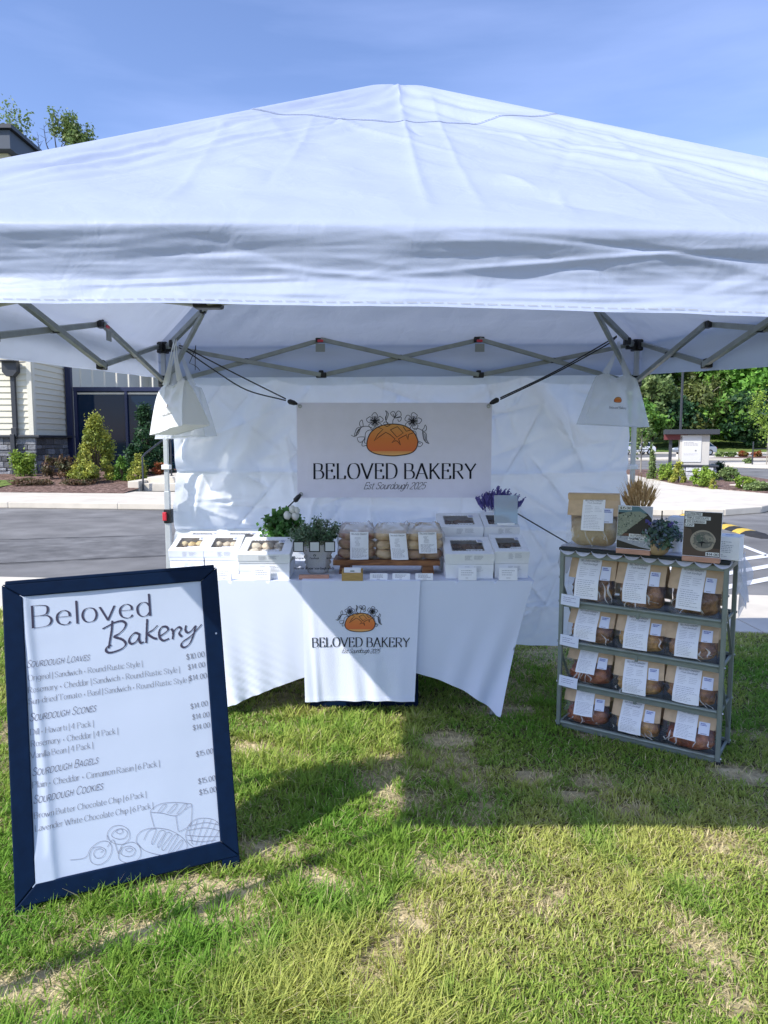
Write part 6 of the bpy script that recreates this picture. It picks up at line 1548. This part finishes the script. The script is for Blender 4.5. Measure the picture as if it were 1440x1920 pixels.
def draw2(mb, S):
    rect(mb, S, -.49, .49, .01, .99, (.045, .038, .030)); rect(mb, S, -.49, .49, .01, .20, (.095, .065, .045), .001)
    mb.add([S(u, v, .0011) for u, v in ((-.49, .2), (-.1, .2), (-.3, .6), (-.49, .64))], [(0, 1, 2, 3)], 1, (.085, .062, .045))
    blob(mb, S, [(.03 + .33 * math.cos(a), .36 + .235 * math.sin(a)) for a in [i * .5236 for i in range(12)]], (.33, .29, .22), .0014)
    blob(mb, S, [(.05 + .26 * math.cos(a), .375 + .185 * math.sin(a)) for a in [i * .5236 for i in range(12)]], (.15, .15, .125), .0017)
    blob(mb, S, [(-.16, .42), (-.02, .50), (.05, .42), (.0, .30), (-.10, .32)], (.09, .115, .09), .002); blob(mb, S, [(.06, .48), (.25, .46), (.32, .36), (.2, .36), (.1, .40)], (.29, .27, .21), .002)
    mb.add([S(u, v, .0023) for u, v in ((-.12, .30), (.02, .345), (.15, .31), (.31, .34), (.16, .325), (.03, .30), (.01, .20), (-.02, .30))], [tuple(range(8))], 1, (.012, .012, .012))
    speck(mb, S, 70, (-.25, .32, .2, .55, lambda u, v: ((u - .03) / .3) ** 2 + ((v - .36) / .2) ** 2 < 1), [(.26, .24, .19), (.11, .12, .10), (.2, .19, .15)], .0021, 8, .02)
    tagtext(mb, S, -.47, -.02, .90, .975, 'GLUTEN-FREE'); tagtext(mb, S, -.47, .20, .815, .89, 'TRIPLE CHOCOLATE'); tagtext(mb, S, -.45, .09, .735, .808, 'RYE SOURDOUGH'); tagtext(mb, S, -.47, -.22, .655, .728, 'LOAF'); tagtext(mb, S, .12, .47, .03, .115, '$14.00')
p = on(1186, 1040, TT); picture('photo sign of sliced bread with teal corner on top of the rack', (p.x, p.y, TT + .002), .160, .205, draw1)
p = on(1313, 1055, TT); picture('dark photo sign of a round cracked loaf at the right of the rack top', (p.x, p.y, TT + .002), .158, .200, draw2)
# plants and boxes on the rack top
M['pot'] = mat('pale_wood_pot', (.47, .35, .21), .6, .3, col2=(.36, .25, .14), vscale=12, stretch=(1, 1, .3), var=.1)
p = on(1240, 1044, TT); sp_ = thing('succulent_pot', 'round pale wood pot of grey green succulents on the rack', 'flower pot', (p.x, p.y + .05, TT + .002))
mb = MB(); mb.lathe([(0, .002), (.032, .002), (.047, .016), (.053, .040), (.050, .064), (.045, .074), (.041, .070), (.044, .05)], 32); mb.build('pot', M['pot'], sp_, smooth=True, angle=70)
rgn = np.random.default_rng(14); C = []; mb = MB()
for i in range(70):
    a = rgn.random() * 6.283; r = .088 * rgn.random() ** .6; c = np.array([r * math.cos(a) + .010, r * math.sin(a) * .85, .075 + .085 * (1 - (r / .095) ** 2) * (.5 + .5 * rgn.random())]); mb.tube([(0, 0, .05), c * np.array([.4, .4, .8]), c], [.002, .0018, .001], 4)
    for k in range(12): C.append(c + rgn.normal(size=3) * .012)
for a in np.linspace(3.6, 5.6, 9):
    for k in range(9): C.append(np.array([.05 * math.cos(a) * (1 + .01 * k), .056 * math.sin(a), .074 - .004 * k]) + rgn.normal(size=3) * .005)
mb.build('stem', M['stem'], sp_); C = np.array(C); leaf_mesh('leaf_cluster', C, np.full(len(C), .0125), leaf_cols(np.arange(len(C)) // 12, [(.11, .20, .16), (.17, .27, .22), (.08, .15, .12), (.15, .24, .13), (.22, .24, .33)], 3), sp_, 6, ratio=.6)
mb = MB()
for (u, v) in ((1213, 978), (1218, 982), (1255, 985), (1260, 982), (1258, 990)):
    q = at(u, v, p.y + .01)
    for k in range(5): mb.ball((q.x - p.x + .004 * math.cos(k * 2.1), q.y - p.y - .05, q.z - TT + .004 * math.sin(k * 2.1)), .006, 6, 4)
mb.build('blossom', M['lav'], sp_)
mb = MB(); mb.tube([(.02, .02, .12), (.024, .022, .19), (.026, .022, .205)], [.0012, .0022, .0015], 5); 
for k in range(9): mb.ball((.024, .022, .165 + .005 * k), (.004, .004, .0028), 6, 4)
mb.build('dry_stalk', M['darkbark'], sp_)
M['wheat'] = mat('dried_wheat', (.62, .42, .20), .75, .25, col2=(.44, .27, .11), vscale=60)
p = on(1198, 1022, TT); wv = thing('wheat_vase', 'white vase of dried wheat behind the sliced bread sign', 'vase', (p.x + .03, p.y + .10, TT + .002))
mb = MB(); mb.lathe([(0, .002), (.036, .002), (.044, .06), (.040, .13), (.044, .14), (.039, .14), (.036, .1)], 28); mb.build('vase', M['white'], wv, smooth=True, angle=70)
rg = random.Random(3); mw, mh = MB(), MB()
for i in range(80):
    a = rg.random() * 6.283; r = rg.random() ** .55; e = Vector((r * math.cos(a) * .105, r * math.sin(a) * .07, .335 - .085 * r * r + rg.uniform(-.035, .02))); b = Vector((e.x * .22, e.y * .25, .14))
    mw.tube([(0, 0, .02), b, e], [.0013, .0012, .001], 4); d = (e - b).normalized(); s = e - d * .075
    P = [s + d * (.075 * k / 7) for k in range(8)]; mh.tube(P, [.002, .0062, .0048, .0064, .0048, .0058, .004, .001], 5)
    for k in range(3): mh.tube([P[3 + k % 4], e + d * .035 + Vector((rg.uniform(-.012, .012), rg.uniform(-.01, .01), rg.uniform(-.004, .012)))], [.0005, .0003], 3)
mw.build('stem', M['wheat'], wv); mh.build('ear', M['wheat'], wv)
mb = MB()
for k in range(6): mb.ball((-.085 + .008 * math.cos(k), -.03, .155 + .008 * math.sin(k * 1.3)), .008, 6, 5)
M['pinkflower'] = mat('pink_flower', (.45, .02, .10), .7, .2); mb.build('blossom', M['pinkflower'], wv)
def plain_box(label, u, v, w, d, h, seed, dy=0, win=False):
    p = on(u, v, TT); t = thing('bakery_box', label, 'box', (p.x, p.y + dy, TT + .003), (0, 0, RZ), 'white boxes on the rack')
    mb = MB(); mb.box((0, d / 2, h / 2), (w, d, h)); S = lambda a, b, o: (a, -o, b)
    lines_of_print(mb, S, -w * .36, w * .30, h * .30, h * .9, 8, 1, (.30, .32, .38), .0024, .001, seed, .2); lines_of_print(mb, S, -w * .4, w * .1, h * .12, h * .26, 2, 1, (.3, .32, .4), .002, .001, seed + 1)
    mb.build('box_body', [M['white'], M['print']], t, bevel=.001)
    mb = MB(); mb.box((0, d / 2, h + .0012), (w + .003, d + .003, .002)); mb.box((0, -.0022, h - .010), (w + .003, .0012, .022)); Tt = lambda a, b, o: (a, b, h + .0024 + o); lines_of_print(mb, Tt, -w * .1, w * .25, d * .4, d * .7, 3, 1, (.22, .26, .5), .006, .0008, seed + 2); mb.build('lid', [M['white'], M['print']], t)
plain_box('white printed box at the right end of the rack top', 1362, 1052, .115, .12, .105, 31, .015)
plain_box('white box between the succulents and the round loaf sign', 1282, 1034, .10, .10, .155, 33, .07)
mb = MB(); p = on(1276, 1040, TT); mb.lathe([(0, .002), (.022, .002), (.026, .075), (.027, .085), (.022, .085)], 20); o = mb.build('white_cup', M['white'], smooth=True, angle=60); o.location = (p.x + .008, p.y + .06, TT + .002); tag(o, 'small white cup between the succulent pot and the round loaf sign', 'cup')
# ------------------------------------------------------------------ A-frame menu sign
SW, SH = .7128, 1.0314
sg = thing('menu_sign', 'navy framed A frame menu board standing on the grass in front', 'sign', (-1.1723, 2.1189, .02)); sg.rotation_mode = 'XYZ'; sg.rotation_euler = (-.24288, -.01528, .39324)
fw = .062
mb = MB()
def bar(x0, x1, z0, z1, miter=None):
    mb.box(((x0 + x1) / 2, .016, (z0 + z1) / 2), (x1 - x0, .032, z1 - z0))
fr = MB()
def miterbar(a, b, c, d): fr.prism([(a[0], 0, a[1]), (b[0], 0, b[1]), (c[0], 0, c[1]), (d[0], 0, d[1])], (0, .032, 0))
e = .0006
for nm, pts in (('rail', ((0, 0), (SW, 0), (SW - fw, fw), (fw, fw))), ('rail', ((fw, SH - fw * .74), (SW - fw, SH - fw * .74), (SW, SH), (0, SH)))):
    fr = MB(); miterbar(*pts); fr.build('frame_rail', M['navy'], sg, bevel=.004)
for pts in (((e - e, e * 3), (fw, fw + e * 3), (fw, SH - fw * .74 - e * 3), (0, SH - e * 3)), ((SW - fw, fw + e * 3), (SW, e * 3), (SW, SH - e * 3), (SW - fw, SH - fw * .74 - e * 3))):
    fr = MB(); miterbar(*pts); fr.build('frame_stile', M['navy'], sg, bevel=.004)
mb = MB(); mb.box((SW / 2, .022, SH / 2), (SW - .02, .006, SH - .02)); mb.build('backing_board', M['black'], sg)
for x in (.03, SW - .03):
    mb = MB(); mb.box((x, .016, -.026), (.062, .028, .058)); mb.build('foot', M['navy'], sg, bevel=.004)
# rear leaf of the A frame
mb = MB(); ra = R(29); RR = Matrix.Translation(Vector((0, .05, SH))) @ Matrix.Rotation(ra, 4, 'X'); mb.T = RR
for (x0, x1, z0, z1) in ((0, fw, -1.09, -.01), (SW - fw, SW, -1.09, -.01), (fw, SW - fw, -fw - .02, -.012), (fw, SW - fw, -1.0, -.94)): mb.box(((x0 + x1) / 2, .016, (z0 + z1) / 2), (x1 - x0 - .001, .030, z1 - z0))
mb.T = None; mb.build('rear_leaf', M['navy'], sg, bevel=.004)
mb = MB(); mb.box((SW / 2, .042, SH + .004), (SW - .02, .085, .014)); mb.build('hinge_bar', M['navy'], sg, bevel=.004)
mb = MB(); mb.tube([(SW - .02, .04, SH * .45), (SW - .02, .22, SH * .47)], .004, 6); mb.build('brace', M['steel'], sg)
mb = MB(); mb.tube([(SW - .022, -.001, SH * .765), (SW - .022, .002, SH * .765)], .0035, 10); mb.build('screw', M['brass'], sg)
# printed sheet
H = homography([(28, 1705), (449, 1605), (407, 1063), (3, 1097)], [(0, 0), (SW, 0), (SW, SH), (0, SH)])
def curl(u, v):
    edge = fw + .030 + .022 * math.sin(v * 4.2 + .3) * .5 - .03 * (v / SH - .4)
    k = max(0, (edge - u) / .03); c = -.0055 * math.exp(-((u - edge) / .014) ** 2)
    return c + .006 * n1(u * 3, v * 2.5, 2) + .004 * math.exp(-(u / .2) ** 2) * n1(2, v * 7, 2) - .014 * math.exp(-((u - fw) / .05) ** 2 - ((v - fw) / .12) ** 2)
Sp = lambda u, v, o: (u, .0085 + max(curl(u, v), -.0070) - o, v)
mb = MB(); mb.grid(lambda a, b: Sp(fw - .01 + (SW - 2 * fw + .02) * a, fw - .01 + (SH - fw * 1.74 + .02) * b, 0), 90, 110)
ik = (.055, .05, .085); ik2 = (.12, .12, .15)
def wpx(txt, a, b, ratio=1.0, **kw):
    if a[0] < 100: a = (a[0] + 5, a[1] - .6); b = (b[0] + 3, b[1])
    p, q = H(*a), H(*b); kw.setdefault('col', ik2); kw.setdefault('off', .0016)
    st, w = text_strokes(txt, **{k: v for k, v in kw.items() if k in ('thick', 'thin', 'nib', 'serif', 'shear', 'gap', 'space', 'caps_scale', 'wide')})
    d = Vector((q[0] - p[0], q[1] - p[1])); k = d.length / w; ex = d / w; ey = Vector((-d.y, d.x)).normalized() * k * ratio
    ink(mb, st, Sp, p, ex, ey, 1, kw['col'], kw['off'])
wpx('Beloved', (52, 1179), (279, 1154), .92, thick=.09, thin=.018, serif=.05, nib=4, gap=.15, wide=1.22, col=ik)
# brush lettering, traced as strokes
def spx(pts, w0, w1, smooth=True, z4=True, col=ik, nib=40):
    P = [tuple(map(float, q.split(','))) for q in pts.split()]
    if z4: P = [(x / 3.0638, y / 3.0638 + 1050) for x, y in P]
    P = [H(*q) for q in P]; P = smooth_pts(P, k=6) if smooth else P; W = []
    for i in range(len(P)):
        a, b = P[max(i - 1, 0)], P[min(i + 1, len(P) - 1)]; th = math.atan2(b[1] - a[1], b[0] - a[0]); W.append((w1 + (w0 - w1) * abs(math.sin(th - R(nib))) ** 1.2) * (1 + .12 * math.sin(i * 2.7)))
    ink(mb, [(P, W)], Sp, (0, 0), (1, 0), (0, 1), 1, col, .0017)
K0, K1 = .0084, .0032
for s in ('645,348 641,400 633,450 623,508', '588,396 618,380 660,358 700,350 722,365 712,395 682,424 655,440 700,455 722,480 705,506 660,526 625,532 608,520 615,500 640,488',
          '800,425 775,418 750,440 741,466 755,481 782,468 800,438', '802,420 799,452 808,476 826,470', '846,338 843,400 840,476', '906,374 880,400 850,422 880,446 903,452',
          '915,440 945,420 966,400 956,382 930,385 915,410 918,445 940,462 972,450', '985,393 996,415 992,455', '990,424 1010,396 1030,384 1042,396 1030,420 1046,440', '1070,374 1066,400 1078,416 1100,405 1122,378', '1126,374 1112,430 1090,480 1060,501 1042,490 1052,468 1092,440 1130,402 1160,368'):
    spx(s, K0, K1)
hd_ = dict(thick=.072, thin=.045, nib=30, shear=.28, caps_scale=.76, gap=.12, col=ik)
for txt, a, b in (('Sourdough Loaves', (45, 1253), (164, 1238)), ('Sourdough Scones', (50, 1354), (176, 1334)), ('Sourdough Bagels', (55, 1457), (180, 1432)), ('Sourdough Cookies', (57, 1509), (189, 1481))): wpx(txt, a, b, 1.25, **hd_)
bt = dict(thick=.068, thin=.022, serif=.035, nib=10, gap=.10, space=.24)
for txt, a, b in (('Original | Sandwich + Round Rustic Style |', (47, 1278), (264, 1249)), ('Rosemary + Cheddar | Sandwich + Round Rustic Style |', (47, 1301), (334, 1260)), ('Sun-dried Tomato + Basil | Sandwich + Round Rustic Style |', (48, 1322), (352, 1279)),
                  ('Dill + Havarti | 4 Pack |', (51, 1380), (172, 1362)), ('Rosemary + Cheddar | 4 Pack |', (52, 1402), (218, 1376)), ('Vanilla Bean | 4 Pack |', (52, 1424), (171, 1403)), ('Plain + Cheddar + Cinnamon Raisin | 6 Pack |', (55, 1480), (296, 1437)),
                  ('Brown Butter Chocolate Chip | 6 Pack |', (58, 1537), (271, 1495)), ('Lavender White Chocolate Chip | 6 Pack |', (60, 1561), (284, 1516))): wpx(txt, a, b, 1.0, **bt)
for txt, a, b in (('$10.00', (350, 1237), (384, 1231)), ('$14.00', (353, 1256), (385, 1250)), ('$14.00', (355, 1277), (388, 1271)), ('$14.00', (358, 1330), (390, 1323)), ('$14.00', (361, 1350), (393, 1344)), ('$14.00', (362, 1370), (394, 1364)), ('$15.00', (368, 1420), (400, 1413)), ('$15.00', (372, 1471), (404, 1464)), ('$15.00', (374, 1492), (406, 1485))):
    wpx(txt, a, b, .95, thick=.09, thin=.035, gap=.15)
# one line drawing of loaves and rolls
G_ = (.26, .26, .31)
def line(s, close=False):
    P = [tuple(map(float, q.split(','))) for q in s.split()]; P = [(x / 3.0638, y / 3.0638 + 1380) for x, y in P]; P = smooth_pts([H(*q) for q in P], close, 6); ink(mb, [(P, [.0013] * len(P))], Sp, (0, 0), (1, 0), (0, 1), 1, G_, .0016)
line('400,716 470,708 500,690 520,650 570,612 620,610 642,650 620,710 570,742 525,730 514,690 530,650 575,640 605,660 590,695 555,705 537,685 545,660 575,650 592,662 575,672')
line('614,600 618,555 650,522 700,518 738,545 742,590 710,622 665,622 630,605 614,570'); line('640,570 660,545 700,535 730,555 720,585 685,595 650,585 640,570'); line('665,550 690,535 705,552 685,565 665,550')
line('615,640 650,600 680,680 700,630 760,612 800,640 806,690 770,726 720,730 684,710 680,670 700,640'); line('695,680 705,645 745,635 775,655 765,685 730,695 695,680'); line('720,655 745,645 760,655 740,668 720,655')
line('780,610 790,570 830,540 900,530 980,545 1045,585 1075,630 1065,665'); line('780,610 830,660 920,685 1000,682 1065,665')
line('825,600 850,550 885,535 895,545 870,610 880,620 915,550 940,545 945,560 905,625 915,638 955,560 980,560 980,575 930,640 945,655 1000,575 1020,580 970,665 985,668 1040,600 1045,620 1010,670')
line('885,525 865,450 870,425 920,392 1000,383 1080,390 1102,400 1100,480 1085,520 1030,552'); line('866,440 930,445 1010,460 1060,425 1102,402'); line('1010,460 1018,520 1025,552'); line('905,440 935,400 955,395 945,415 920,443'); line('960,445 1000,398 1018,394 1005,420 975,447'); line('1015,450 1055,398 1075,395 1060,425')
line('1066,575 1085,515 1130,480 1190,475 1240,490 1276,530'); line('1066,575 1075,610 1110,640 1135,645'); 
for s in ('1100,500 1090,560 1100,600', '1135,485 1100,600 1110,625', '1175,478 1125,630', '1215,482 1150,635', '1245,495 1185,625', '1270,530 1215,615', '1085,520 1180,500 1262,515', '1075,545 1180,530 1274,550', '1070,572 1170,580 1274,580', '1080,600 1160,610 1240,600'): line(s)
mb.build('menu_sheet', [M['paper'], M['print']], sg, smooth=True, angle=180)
